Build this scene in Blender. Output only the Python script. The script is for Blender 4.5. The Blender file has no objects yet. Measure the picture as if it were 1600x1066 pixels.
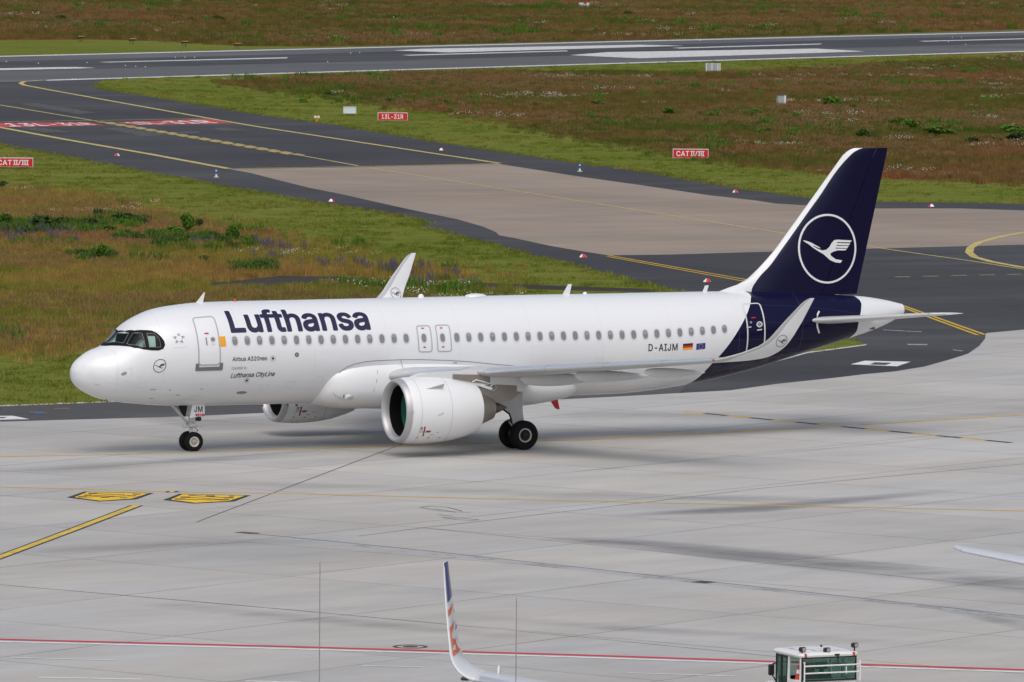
import bpy, bmesh, math, random
import numpy as np
from mathutils import Vector, Matrix
from mathutils.geometry import tessellate_polygon
rad = math.radians
PI = math.pi
SC = bpy.context.scene
COL = SC.collection
random.seed(7)
RNG = np.random.default_rng(11)

# ------------------------------------------------------------------ camera, world, sun, exposure
CAM = np.array([-108.80657, -255.74966, 22.33733])
YAW, PITCH, ROLL, FPX = 0.46438, -0.06385, 0.00743, 11070.9      # FPX: focal length for a 1600 px wide frame
FW = np.array([math.sin(YAW) * math.cos(PITCH), math.cos(YAW) * math.cos(PITCH), math.sin(PITCH)])
_r = np.array([math.cos(YAW), -math.sin(YAW), 0.0])
_u = np.cross(_r, FW)
RT = math.cos(ROLL) * _r + math.sin(ROLL) * _u
UP = -math.sin(ROLL) * _r + math.cos(ROLL) * _u
cam_data = bpy.data.cameras.new("camera")
cam_data.sensor_width = 36.0
cam_data.lens = FPX / 1600 * 36
cam_data.clip_start = 1.0
cam_data.clip_end = 20000
cam = bpy.data.objects.new("camera", cam_data)
COL.objects.link(cam)
cam.matrix_world = Matrix(((RT[0], UP[0], -FW[0], CAM[0]), (RT[1], UP[1], -FW[1], CAM[1]),
                           (RT[2], UP[2], -FW[2], CAM[2]), (0, 0, 0, 1)))
SC.camera = cam

SUN_EL, SUN_AZ = rad(56), rad(210)       # azimuth clockwise from +Y: the light comes from behind the camera, a little to its left
world = bpy.data.worlds.new("World")
SC.world = world
world.use_nodes = True
wn, wl = world.node_tree.nodes, world.node_tree.links
bgn = wn["Background"]
skyt = wn.new("ShaderNodeTexSky")
skyt.sky_type = 'NISHITA'
skyt.sun_disc = False
skyt.sun_elevation = SUN_EL
skyt.sun_rotation = SUN_AZ
skyt.air_density = 1.0
skyt.dust_density = 4.0
skyt.ozone_density = 1.0
hsv = wn.new("ShaderNodeHueSaturation")
hsv.inputs['Saturation'].default_value = 0.62     # the cloud deck takes most of the blue out
wl.new(skyt.outputs[0], hsv.inputs['Color'])
wl.new(hsv.outputs[0], bgn.inputs['Color'])
bgn.inputs['Strength'].default_value = 0.15
sun = bpy.data.lights.new("sun", 'SUN')
sun.energy = 0.95
sun.angle = rad(60)
sun.color = (1.0, 0.965, 0.92)
sun_o = bpy.data.objects.new("sun", sun)
COL.objects.link(sun_o)
_sd = Vector((math.sin(SUN_AZ) * math.cos(SUN_EL), math.cos(SUN_AZ) * math.cos(SUN_EL), math.sin(SUN_EL)))
sun_o.rotation_euler = _sd.to_track_quat('Z', 'Y').to_euler()
sun_o.location = (0, 0, 200)
SC.view_settings.view_transform = 'Standard'
SC.view_settings.look = 'None'
SC.view_settings.gamma = 1
SC.view_settings.exposure = -0.13
SC.render.resolution_x, SC.render.resolution_y = 1024, 682

# ------------------------------------------------------------------ where a point of the survey lies in the world
def ray(u, v):
    return FW + RT * (u - 800) / FPX - UP * (v - 533) / FPX
def pl(u, v, axis, val):
    d = ray(u, v)
    return CAM + d * (val - CAM[axis]) / d[axis]
def g(u, v, z=0.0):
    p = pl(u, v, 2, 0.0)
    return Vector((p[0], p[1], z))
def proj(P):
    d = np.atleast_2d(P) - CAM
    w = d @ FW
    return 800 + FPX * (d @ RT) / w, 533 - FPX * (d @ UP) / w, w

# ------------------------------------------------------------------ object helpers
def tag(o, label=None, cat=None, group=None, kind=None):
    if label: o["label"] = label
    if cat: o["category"] = cat
    if group: o["group"] = group
    if kind: o["kind"] = kind
    return o
def empty(name, loc=(0, 0, 0), rz=0.0):
    o = bpy.data.objects.new(name, None)
    COL.objects.link(o)
    o.location = loc
    o.rotation_euler = (0, 0, rz)
    o.empty_display_size = 0.5
    return o
def link(name, me, parent=None, mat=None):
    if mat is not None:
        for m in (mat if isinstance(mat, (list, tuple)) else [mat]):
            me.materials.append(m)
    o = bpy.data.objects.new(name, me)
    COL.objects.link(o)
    o.parent = parent
    return o
def copy_tree(o, parent=None):
    c = o.copy()
    COL.objects.link(c)
    if parent is not None:
        c.parent = parent
    for ch in list(o.children):
        copy_tree(ch, c)
    return c
class MB:
    """collects shapes and links them as ONE mesh object"""
    def __init__(s):
        s.v, s.f, s.m, s.cur = [], [], [], 0
    def add(s, vs, fs):
        n = len(s.v)
        s.v += [tuple(map(float, p)) for p in vs]
        for f in fs:
            s.f.append([n + i for i in f])
            s.m.append(s.cur)
    def box(s, c, d, rot=None, bevel=0.0):
        x, y, z = d[0] / 2, d[1] / 2, d[2] / 2
        if bevel > 0:
            b = min(bevel, x * .9, y * .9, z * .9)
            vs = []
            for sx in (-1, 1):
                for sy in (-1, 1):
                    for sz in (-1, 1):
                        vs += [(sx * (x - b), sy * (y - b), sz * z), (sx * (x - b), sy * y, sz * (z - b)), (sx * x, sy * (y - b), sz * (z - b))]
            bm = bmesh.new()
            for p in vs: bm.verts.new(p)
            r = bmesh.ops.convex_hull(bm, input=bm.verts)
            bm.verts.index_update()
            vs = [v.co[:] for v in bm.verts]
            fs = [[v.index for v in f.verts] for f in bm.faces]
            bm.free()
        else:
            vs = [(sx * x, sy * y, sz * z) for sx in (-1, 1) for sy in (-1, 1) for sz in (-1, 1)]
            fs = [(0, 1, 3, 2), (4, 6, 7, 5), (0, 4, 5, 1), (2, 3, 7, 6), (0, 2, 6, 4), (1, 5, 7, 3)]
        R = rot if rot is not None else Matrix.Identity(3)
        s.add([(R @ Vector(p)) + Vector(c) for p in vs], fs)
    def tube(s, pts, r, n=8, cap=True):
        pts = [Vector(p) for p in pts]
        rs = r if isinstance(r, (list, tuple)) else [r] * len(pts)
        vs = []
        for i, p in enumerate(pts):
            d = (pts[min(i + 1, len(pts) - 1)] - pts[max(i - 1, 0)]).normalized()
            a = d.cross(Vector((0, 0, 1)) if abs(d.z) < .9 else Vector((1, 0, 0))).normalized()
            b = d.cross(a)
            vs += [p + (a * math.cos(2 * PI * k / n) + b * math.sin(2 * PI * k / n)) * rs[i] for k in range(n)]
        fs = [(i * n + k, i * n + (k + 1) % n, (i + 1) * n + (k + 1) % n, (i + 1) * n + k) for i in range(len(pts) - 1) for k in range(n)]
        if cap:
            fs += [tuple(range(n))[::-1], tuple(range((len(pts) - 1) * n, len(pts) * n))]
        s.add(vs, fs)
    def lathe(s, prof, c, ax='x', n=48, close=False):
        """prof: (along, radius) pairs turned about an axis through c"""
        vs = []
        for a, r in prof:
            for k in range(n):
                t = 2 * PI * k / n
                if ax == 'x': vs.append((c[0] + a, c[1] + r * math.cos(t), c[2] + r * math.sin(t)))
                elif ax == 'y': vs.append((c[0] + r * math.cos(t), c[1] + a, c[2] + r * math.sin(t)))
                else: vs.append((c[0] + r * math.cos(t), c[1] + r * math.sin(t), c[2] + a))
        m = len(prof)
        fs = [(i * n + k, i * n + (k + 1) % n, (i + 1) * n + (k + 1) % n, (i + 1) * n + k) for i in range(m - 1) for k in range(n)]
        if close:
            fs += [((m - 1) * n + k, (m - 1) * n + (k + 1) % n, (k + 1) % n, k) for k in range(n)]
        s.add(vs, fs)
    def prism(s, poly, f0, f1):
        """a 2D outline carried to two faces by the maps f0 and f1"""
        n = len(poly)
        vs = [f0(*p) for p in poly] + [f1(*p) for p in poly]
        tr = tessellate_polygon([[Vector((p[0], p[1], 0)) for p in poly]])
        fs = [tuple(t) for t in tr] + [tuple(n + i for i in t[::-1]) for t in tr]
        fs += [(i, (i + 1) % n, n + (i + 1) % n, n + i) for i in range(n)]
        s.add(vs, fs)
    def loft(s, rings, cap=True, closed=True):
        n = len(rings[0])
        vs = [p for r in rings for p in r]
        rng = range(n) if closed else range(n - 1)
        fs = [(i * n + k, i * n + (k + 1) % n, (i + 1) * n + (k + 1) % n, (i + 1) * n + k) for i in range(len(rings) - 1) for k in rng]
        if cap and closed:
            fs += [tuple(range(n))[::-1], tuple(range((len(rings) - 1) * n, len(rings) * n))]
        s.add(vs, fs)
    def mesh(s, name, smooth=False, angle=None):
        me = bpy.data.meshes.new(name)
        me.from_pydata(s.v, [], s.f)
        me.polygons.foreach_set('material_index', s.m)
        bm = bmesh.new()
        bm.from_mesh(me)
        bmesh.ops.recalc_face_normals(bm, faces=bm.faces)
        if smooth:
            lim = angle or rad(35)
            for f in bm.faces: f.smooth = True
            for e in bm.edges:
                if len(e.link_faces) == 2 and e.calc_face_angle(0) > lim: e.smooth = False
        bm.to_mesh(me)
        bm.free()
        return me
    def build(s, name, mat, parent=None, smooth=False, angle=None):
        return link(name, s.mesh(name, smooth, angle), parent, mat)
def sheet(name, polys, z, mat, parent=None):
    """flat polygons (lists of world points) lying at height z, as one mesh"""
    mb = MB()
    for p in polys:
        p = [Vector((q[0], q[1], z)) for q in p]
        tr = tessellate_polygon([[Vector((q[0], q[1], 0)) for q in p]])
        fs = []
        for t in tr:
            a, b, c = (p[i] for i in t)
            fs.append(t if (b - a).cross(c - a).z > 0 else t[::-1])
        mb.add(p, fs)
    me = bpy.data.meshes.new(name)
    me.from_pydata(mb.v, [], mb.f)
    return link(name, me, parent, mat)
def spx(name, polys, z, mat):
    o = sheet(name, [[g(*p) for p in poly] for poly in polys], z, mat)
    o["kind"] = "structure"
    return o
def ribbon(pts, w):
    """a painted line of width w metres along surveyed points"""
    P = [g(*p) for p in pts]
    D = [(b - a).normalized() for a, b in zip(P, P[1:])]
    side = []
    for i in range(len(P)):
        a, b = D[max(i - 1, 0)], D[min(i, len(D) - 1)]
        m = (a + b).normalized()
        k = min(1 / max(m.dot(a), .3), 2.5)
        side.append(Vector((-m.y, m.x, 0)) * (w / 2 * k))
    return [[P[i] - side[i], P[i + 1] - side[i + 1], P[i + 1] + side[i + 1], P[i] + side[i]] for i in range(len(P) - 1)]

# ------------------------------------------------------------------ materials
MATS = {}
def nt(name):
    m = bpy.data.materials.new(name)
    m.use_nodes = True
    n = m.node_tree.nodes
    return m, n, m.node_tree.links, n["Principled BSDF"]
def math_(n, l, op, a, b=None, c=None, clamp=False):
    x = n.new("ShaderNodeMath"); x.operation = op; x.use_clamp = clamp
    for i, k in enumerate((a, b, c)):
        if k is None: continue
        if isinstance(k, (int, float)): x.inputs[i].default_value = k
        else: l.new(k, x.inputs[i])
    return x.outputs[0]
def mix_(n, l, fac, a, b, mode='MIX'):
    x = n.new("ShaderNodeMix"); x.data_type = 'RGBA'; x.blend_type = mode
    for i, k in ((0, fac), (6, a), (7, b)):
        if isinstance(k, (int, float)): x.inputs[i].default_value = k
        elif isinstance(k, tuple): x.inputs[i].default_value = (*k, 1)
        else: l.new(k, x.inputs[i])
    return x.outputs[2]
def noise_(n, l, vec, scale, detail=4, rough=.6, stretch=None, rot=0.0):
    if stretch is not None or rot:
        mp = n.new("ShaderNodeMapping"); mp.vector_type = 'TEXTURE' if False else 'POINT'
        mp.inputs['Rotation'].default_value = (0, 0, rot)
        mp.inputs['Scale'].default_value = stretch or (1, 1, 1)
        l.new(vec, mp.inputs['Vector']); vec = mp.outputs[0]
    x = n.new("ShaderNodeTexNoise")
    x.inputs['Scale'].default_value = scale; x.inputs['Detail'].default_value = detail; x.inputs['Roughness'].default_value = rough
    l.new(vec, x.inputs['Vector'])
    return x.outputs['Fac']
def ramp_(n, l, fac, stops):
    x = n.new("ShaderNodeValToRGB")
    e = x.color_ramp.elements
    while len(e) < len(stops): e.new(.5)
    for i, (p, c) in enumerate(stops):
        e[i].position = p
        e[i].color = (*c, 1) if isinstance(c, tuple) else (c, c, c, 1)
    l.new(fac, x.inputs[0])
    return x.outputs[0]
def pos_(n):
    return n.new("ShaderNodeNewGeometry").outputs['Position']
def obj_(n):
    return n.new("ShaderNodeTexCoord").outputs['Object']
def M(name, rgb, rough=.5, metal=0.0, var=0.08, scale=3.0, coat=0.0, spec=.5, bump=0.0, bscale=40):
    if name in MATS: return MATS[name]
    m, n, l, b = nt(name)
    f = noise_(n, l, obj_(n), scale, 5, .65)
    c = mix_(n, l, f, tuple(k * (1 - var) for k in rgb), tuple(min(1, k * (1 + var)) for k in rgb))
    l.new(c, b.inputs['Base Color'])
    b.inputs['Roughness'].default_value = rough
    b.inputs['Metallic'].default_value = metal
    b.inputs['Coat Weight'].default_value = coat
    b.inputs['Coat Roughness'].default_value = .06
    b.inputs['Specular IOR Level'].default_value = spec
    if bump:
        bp = n.new("ShaderNodeBump"); bp.inputs['Strength'].default_value = bump
        l.new(noise_(n, l, obj_(n), bscale, 3), bp.inputs['Height']); l.new(bp.outputs[0], b.inputs['Normal'])
    MATS[name] = m
    return m
white = M("white_paint", (.80, .81, .82), .28, 0, .02, .8, coat=.5)
navy_c = (.0042, .004, .030)
navy = M("navy_paint", navy_c, .3, 0, .1, 1, coat=.2, spec=.25)
grey_wing = M("wing_grey_paint", (.50, .51, .52), .4, 0, .05, .6)
slat_m = M("polished_slat", (.62, .65, .69), .3, .55, .04, 1)
black = M("black_paint", (.008, .008, .009), .6, spec=.15)
rubber = M("tyre_rubber", (.009, .009, .010), .8, 0, .3, 6, spec=.2, bump=.2)
steel = M("brushed_steel", (.55, .55, .56), .3, .9)
lipm = M("intake_lip_metal", (.50, .50, .52), .45, .55, .06, 2)
gear_m = M("gear_paint", (.55, .56, .57), .4)
dkgrey = M("dark_grey_metal", (.09, .09, .095), .5, .2)
brown_metal = M("heat_stained_metal", (.27, .24, .215), .45, .45, .25, 2.5)
nozzle_m = M("exhaust_metal", (.30, .27, .24), .38, .7, .3, 4)
cone_m = M("exhaust_cone_metal", (.13, .12, .10), .4, .7, .3, 4)
green_m = M("green_primer", (.035, .20, .125), .45)
red = M("red_paint", (.55, .012, .02), .4)
dark_red = M("dark_red_paint", (.30, .02, .03), .5)
orange = M("orange_paint", (.80, .36, .015), .5)
gold = M("gold_yellow_paint", (.80, .48, .01), .45)
outline_grey = M("door_outline_grey", (.40, .41, .43), .5)
mark_grey = M("marking_grey", (.26, .26, .27), .5)
pale_grey = M("pale_grey_paint", (.55, .56, .57), .45)
eu_blue = M("flag_blue_paint", (.01, .025, .22), .4)
signwhite = M("sign_white", (.78, .79, .78), .5)
lamp_blue = M("blue_lamp_plastic", (.015, .12, .45), .3)
def glass_mat(name, tint, fac):
    m, n, l, b = nt(name)
    b.inputs['Base Color'].default_value = (*tint, 1)
    b.inputs['Roughness'].default_value = .04
    f = noise_(n, l, obj_(n), 3, 2)
    l.new(mix_(n, l, f, tuple(k * .8 for k in tint), tuple(k * 1.2 for k in tint)), b.inputs['Base Color'])
    tr = n.new("ShaderNodeBsdfTransparent"); tr.inputs[0].default_value = (.75, .9, .85, 1)
    mx = n.new("ShaderNodeMixShader"); mx.inputs[0].default_value = fac
    l.new(b.outputs[0], mx.inputs[1]); l.new(tr.outputs[0], mx.inputs[2])
    l.new(mx.outputs[0], n["Material Output"].inputs[0])
    return m
cockpit_glass = glass_mat("cockpit_glass", (.03, .05, .05), .78)
cab_glass = glass_mat("cab_glass", (.06, .12, .10), .72)
pane_m = M("cabin_pane", (.215, .215, .235), .12, 0, .25, 9, coat=.6)
bezel_m = M("window_bezel", (.60, .60, .61), .5)

def curve_mask(n, l, pts, xin, zin):
    """1 where xin > f(zin), f given by points (z, x)"""
    zs = [p[0] for p in pts]; xs = [p[1] for p in pts]
    z0, z1, x0, x1 = min(zs), max(zs), min(xs) - .5, max(xs) + .5
    t = math_(n, l, 'DIVIDE', math_(n, l, 'SUBTRACT', zin, z0), z1 - z0, clamp=True)
    fc = n.new("ShaderNodeFloatCurve")
    c = fc.mapping.curves[0]
    P = sorted([((z - z0) / (z1 - z0), (x - x0) / (x1 - x0)) for z, x in pts])
    while len(c.points) < len(P): c.points.new(.5, .5)
    for i, p in enumerate(P):
        c.points[i].location = p
        c.points[i].handle_type = 'AUTO'
    fc.mapping.update()
    l.new(t, fc.inputs['Value'])
    lim = math_(n, l, 'ADD', math_(n, l, 'MULTIPLY', fc.outputs[0], x1 - x0), x0)
    return math_(n, l, 'GREATER_THAN', xin, lim)

# ------------------------------------------------------------------ ground materials
def concrete_mat(name, base, cool, slab, rot, ph, joint=.5, contrast=1.0):
    m, n, l, b = nt(name)
    p = pos_(n)
    mp = n.new("ShaderNodeMapping"); mp.inputs['Rotation'].default_value = (0, 0, -rot); l.new(p, mp.inputs['Vector'])
    q = mp.outputs[0]
    sx = n.new("ShaderNodeSeparateXYZ"); l.new(q, sx.inputs[0])
    cells, lines = [], []
    for k in range(2):
        t = math_(n, l, 'DIVIDE', math_(n, l, 'SUBTRACT', sx.outputs[k], ph[k]), slab[k])
        cells.append(math_(n, l, 'FLOOR', t))
        fr = math_(n, l, 'FRACT', t)
        d = math_(n, l, 'MINIMUM', fr, math_(n, l, 'SUBTRACT', 1.0, fr))
        lines.append(math_(n, l, 'LESS_THAN', math_(n, l, 'MULTIPLY', d, slab[k]), .035))
    cb = n.new("ShaderNodeCombineXYZ"); l.new(cells[0], cb.inputs[0]); l.new(cells[1], cb.inputs[1])
    wnz = n.new("ShaderNodeTexWhiteNoise"); wnz.noise_dimensions = '3D'; l.new(cb.outputs[0], wnz.inputs[0])
    big = noise_(n, l, q, .05, 5, .6, (1, .35, 1))
    mid = noise_(n, l, q, .28, 6, .7, (.25, 1, 1))
    fine = noise_(n, l, p, 5.0, 4, .7)
    warm = noise_(n, l, q, .11, 4, .6, (.4, 1, 1), 0)
    c = mix_(n, l, ramp_(n, l, warm, [(.38, 0.0), (.62, 1.0)]), base, cool)
    tone = math_(n, l, 'ADD', math_(n, l, 'MULTIPLY', math_(n, l, 'SUBTRACT', big, .5), .42 * contrast),
                 math_(n, l, 'ADD', math_(n, l, 'MULTIPLY', math_(n, l, 'SUBTRACT', mid, .5), .30 * contrast),
                       math_(n, l, 'MULTIPLY', math_(n, l, 'SUBTRACT', fine, .5), .16)))
    tone = math_(n, l, 'ADD', tone, math_(n, l, 'MULTIPLY', math_(n, l, 'SUBTRACT', wnz.outputs[0], .5), .07 * contrast))
    strk = noise_(n, l, p, .35, 6, .75, (.07, 1, 1), rad(38))
    tone = math_(n, l, 'ADD', tone, math_(n, l, 'MULTIPLY', math_(n, l, 'SUBTRACT', strk, .5), .20 * contrast))
    tone = math_(n, l, 'ADD', tone, 1.0)
    jn = math_(n, l, 'MAXIMUM', lines[0], lines[1])
    jstr = math_(n, l, 'MULTIPLY', jn, math_(n, l, 'MULTIPLY', noise_(n, l, p, .12, 2), joint * 1.4))
    tone = math_(n, l, 'MULTIPLY', tone, math_(n, l, 'SUBTRACT', 1.0, jstr))
    # rubber and oil spots
    spot = ramp_(n, l, noise_(n, l, q, .5, 5, .75, (.12, 1, 1), .35), [(.60, 0.0), (.74, 1.0)])
    tone = math_(n, l, 'MULTIPLY', tone, math_(n, l, 'SUBTRACT', 1.0, math_(n, l, 'MULTIPLY', spot, .10)))
    v = n.new("ShaderNodeVectorMath"); v.operation = 'SCALE'; l.new(c, v.inputs[0]); l.new(tone, v.inputs['Scale'])
    l.new(v.outputs[0], b.inputs['Base Color'])
    b.inputs['Roughness'].default_value = .82
    b.inputs['Specular IOR Level'].default_value = .25
    return m
apron_m = concrete_mat("apron_concrete", (.455, .432, .402), (.432, .428, .420), (8.3, 9.0), rad(26), (-40.7, -28.5), .75, 1.7)
tan_m = concrete_mat("weathered_concrete", (.300, .240, .190), (.275, .228, .19), (7.5, 7.5), rad(8), (0, 0), .55, 1.3)

def asphalt_mat(name, base, alt, contrast=1.0):
    m, n, l, b = nt(name)
    p = pos_(n)
    a = noise_(n, l, p, .03, 6, .65)
    s = noise_(n, l, p, .18, 5, .7, (.2, 1, 1), rad(-12))
    f = noise_(n, l, p, 4.0, 3, .7)
    c = mix_(n, l, ramp_(n, l, a, [(.35, 0.0), (.65, 1.0)]), base, alt)
    vo = n.new("ShaderNodeTexVoronoi"); vo.feature = 'DISTANCE_TO_EDGE'; vo.inputs['Scale'].default_value = .075
    wv = n.new("ShaderNodeVectorMath"); wv.operation = 'ADD'
    nz = n.new("ShaderNodeTexNoise"); nz.inputs['Scale'].default_value = .25; l.new(p, nz.inputs['Vector'])
    sc_ = n.new("ShaderNodeVectorMath"); sc_.operation = 'SCALE'; sc_.inputs['Scale'].default_value = 7.0; l.new(nz.outputs['Color'], sc_.inputs[0])
    l.new(p, wv.inputs[0]); l.new(sc_.outputs[0], wv.inputs[1]); l.new(wv.outputs[0], vo.inputs['Vector'])
    crack = math_(n, l, 'MULTIPLY', math_(n, l, 'LESS_THAN', vo.outputs['Distance'], .006), .45)
    c = mix_(n, l, crack, c, tuple(k * .45 for k in base))
    patch = ramp_(n, l, noise_(n, l, p, .05, 5, .7, (.35, 1, 1), rad(-78)), [(.50, 0.0), (.66, 1.0)])
    c = mix_(n, l, math_(n, l, 'MULTIPLY', patch, .55), c, tuple(k * 1.55 for k in alt))
    t = math_(n, l, 'ADD', 1.0, math_(n, l, 'ADD', math_(n, l, 'MULTIPLY', math_(n, l, 'SUBTRACT', s, .5), .7 * contrast), math_(n, l, 'MULTIPLY', math_(n, l, 'SUBTRACT', f, .5), .35)))
    v = n.new("ShaderNodeVectorMath"); v.operation = 'SCALE'; l.new(c, v.inputs[0]); l.new(t, v.inputs['Scale'])
    l.new(v.outputs[0], b.inputs['Base Color'])
    b.inputs['Roughness'].default_value = .85
    b.inputs['Specular IOR Level'].default_value = .2
    return m
asphalt_m = asphalt_mat("taxiway_asphalt", (.042, .042, .049), (.060, .061, .066))
shoulder_m = asphalt_mat("shoulder_asphalt", (.070, .070, .073), (.084, .084, .085), .6)
runway_m = asphalt_mat("runway_asphalt", (.094, .100, .106), (.110, .114, .116), .5)
rubber_m = asphalt_mat("runway_rubber", (.042, .043, .052), (.066, .067, .074), 1.2)

RAMP_R = [(.36, (.042, .068, .012)), (.44, (.068, .082, .017)), (.50, (.096, .076, .024)), (.56, (.122, .078, .030)), (.63, (.148, .062, .031))]
RAMP_L = [(.36, (.060, .090, .014)), (.44, (.105, .122, .021)), (.50, (.162, .138, .032)), (.56, (.200, .136, .042)), (.63, (.19, .098, .042))]
def meadow_color(n, l, p, ramp):
    big = noise_(n, l, p, .020, 5, .62)
    mid = noise_(n, l, p, .11, 5, .65)
    fine = noise_(n, l, p, 1.3, 3, .6)
    t = math_(n, l, 'ADD', math_(n, l, 'MULTIPLY', big, .62), math_(n, l, 'ADD', math_(n, l, 'MULTIPLY', mid, .38), math_(n, l, 'MULTIPLY', math_(n, l, 'SUBTRACT', fine, .5), .22)))
    return ramp_(n, l, t, ramp)
def meadow_mat(name, lift, ramp):
    m, n, l, b = nt(name)
    c = meadow_color(n, l, pos_(n), ramp)
    if lift:
        j = noise_(n, l, obj_(n), 7, 2)
        c = mix_(n, l, 1.0, c, ramp_(n, l, j, [(.3, .75), (.7, 1.45)]), 'MULTIPLY')
        oi = n.new("ShaderNodeObjectInfo")
        c = mix_(n, l, 1.0, c, ramp_(n, l, oi.outputs['Random'], [(0.0, (.62, .70, .60)), (.5, (1.0, 1.0, 1.0)), (1.0, (1.42, 1.30, 1.25))]), 'MULTIPLY')
    l.new(c, b.inputs['Base Color'])
    b.inputs['Roughness'].default_value = .9
    b.inputs['Specular IOR Level'].default_value = .0
    return m
ground_m = meadow_mat("meadow_soil", False, RAMP_R)
tuft_m = meadow_mat("meadow_grass", True, [(p, tuple(k * 1.3 for k in c)) for p, c in RAMP_R])
ground_l = meadow_mat("near_meadow_soil", False, RAMP_L)
tuft_l = meadow_mat("near_meadow_grass", True, [(p, tuple(k * 1.3 for k in c)) for p, c in RAMP_L])
def mown_mat():
    m, n, l, b = nt("mown_turf")
    p = pos_(n)
    a = noise_(n, l, p, .025, 4, .6)
    s = noise_(n, l, p, .22, 5, .7, (.16, 1, 1), rad(-70))
    s2 = noise_(n, l, p, .9, 5, .75, (.5, 1, 1), rad(-20))
    f = noise_(n, l, p, 6, 3, .7)
    s3 = noise_(n, l, p, .42, 5, .75)
    t = math_(n, l, 'ADD', math_(n, l, 'MULTIPLY', a, .22), math_(n, l, 'ADD', math_(n, l, 'MULTIPLY', s, .28), math_(n, l, 'ADD', math_(n, l, 'MULTIPLY', s2, .18), math_(n, l, 'MULTIPLY', s3, .32))))
    c = ramp_(n, l, t, [(.38, (.078, .110, .017)), (.47, (.115, .144, .027)), (.53, (.150, .165, .037)), (.62, (.198, .165, .060))])
    c = mix_(n, l, 1.0, c, ramp_(n, l, f, [(.3, .70), (.7, 1.35)]), 'MULTIPLY')
    l.new(c, b.inputs['Base Color'])
    b.inputs['Roughness'].default_value = .9
    b.inputs['Specular IOR Level'].default_value = .0
    bp = n.new("ShaderNodeBump"); bp.inputs['Strength'].default_value = .5; bp.inputs['Distance'].default_value = .08
    l.new(s2, bp.inputs['Height']); l.new(bp.outputs[0], b.inputs['Normal'])
    return m
mown_m = mown_mat()
def paint(name, rgb, wear=.35, wscale=1.5):
    """worn road paint: flecks of the pavement show through"""
    m, n, l, b = nt(name)
    p = pos_(n)
    w = ramp_(n, l, noise_(n, l, p, wscale, 5, .75), [(.50, 0.0), (.70, 1.0)])
    f = noise_(n, l, p, .4, 4, .6)
    l.new(mix_(n, l, f, tuple(k * .88 for k in rgb), tuple(min(1, k * 1.12) for k in rgb)), b.inputs['Base Color'])
    b.inputs['Roughness'].default_value = .7
    tr = n.new("ShaderNodeBsdfTransparent")
    mx = n.new("ShaderNodeMixShader")
    l.new(math_(n, l, 'MULTIPLY', w, min(1, wear * 1.3)), mx.inputs[0])
    l.new(b.outputs[0], mx.inputs[1]); l.new(tr.outputs[0], mx.inputs[2])
    l.new(mx.outputs[0], n["Material Output"].inputs[0])
    MATS[name] = m
    return m
p_yellow = paint("yellow_road_paint", (.56, .36, .02), .3)
p_yellow_pale = paint("pale_yellow_road_paint", (.52, .43, .14), .5)
p_yellow_vivid = paint("fresh_yellow_road_paint", (.80, .50, .015), .15)
p_white = paint("white_road_paint", (.74, .74, .73), .3)
p_red = paint("red_road_paint", (.58, .035, .055), .15)
p_red_faded = paint("faded_red_road_paint", (.50, .05, .06), .55)
p_black = paint("black_road_paint", (.025, .025, .03), .2)
p_blue = paint("blue_road_paint", (.05, .16, .38), .4)
p_rust = paint("rust_red_road_paint", (.22, .10, .08), .5)
p_old = paint("faded_green_paint", (.066, .067, .058), .6)

# ------------------------------------------------------------------ ground, pavements (structure)
E_ = 9000
tag(sheet("ground", [[(-E_, -E_), (E_, -E_), (E_, E_), (-E_, E_)]], -.030, ground_m), kind="structure")
TAXI_R = [(150, 132), (157, 137), (170, 140.5), (190, 143), (250, 152.5), (325, 165), (400, 177.5), (450, 185), (530, 195), (600, 207), (700, 224), (800, 239), (875, 250), (1000, 267), (1100, 284), (1160, 295), (1264, 308), (1372, 315), (1480, 316), (1600, 318), (2000, 324)]
RW_IN = [(150, 132), (155, 128), (165, 126), (190, 123.2), (330, 118.6)]
def rw_near(u): return 125.6 - .0295 * (u - 75)
def rw_far(u): return 88.2 - .0244 * u
ISL_TOP = [(-900, 164), (-420, 148), (-260, 172), (0, 227), (100, 245), (200, 265), (300, 282), (360, 294), (460, 312), (560, 327.5), (642, 340), (665, 347.5), (645, 351), (675, 359), (715, 369), (760, 381), (822, 399), (897, 416), (937, 426), (987, 440), (1040, 454), (1200, 496), (1358, 538)]
ISL_BOT = [(1352, 539), (1262, 550.5), (1180, 566), (1100, 576), (1000, 584), (700, 604), (180, 627), (0, 633.7), (-260, 643), (-900, 668)]
APRON_EDGE = [(-900, 700), (0, 659), (288, 651), (600, 637), (840, 626), (960, 620), (1141, 610), (1214, 600), (1300, 591), (1349, 585), (1398, 580.5), (1444, 573), (1483.8, 562), (1513, 552.6), (1529.7, 541), (1539, 529.6), (1540.6, 520.7), (1600, 515), (2300, 462)]
# asphalt under everything between the apron and the runway
spx("taxiway", [[(-900, 40), (-900, 760)] + APRON_EDGE[1:-1] + [(2300, 470), (2300, 326)] + TAXI_R[::-1] + RW_IN[1:] + [(330, 110), (-900, 130)]], -.022, asphalt_m)
spx("taxiway_shoulder", [[(-900, 668), (-900, 700)] + [(0, 659), (288, 651), (600, 637), (840, 626), (960, 620), (1060, 614.5), (1080, 592), (1000, 585)] + ISL_BOT[5:-1]], -.016, shoulder_m)
a0, a1 = g(-400, rw_near(-400)), g(2600, rw_near(2600))
b0, b1 = g(-400, rw_far(-400)), g(2600, rw_far(2600))
da = (a1 - a0).normalized()
def rwp(s, t, z=0):     # s metres along the near edge from where it enters the frame, t from 0 (near edge) to 1 (far edge)
    A = g(0, rw_near(0)); B = g(0, rw_far(0))
    w = (B - A) - da * (B - A).dot(da)
    return A + da * s + w * t
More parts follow.
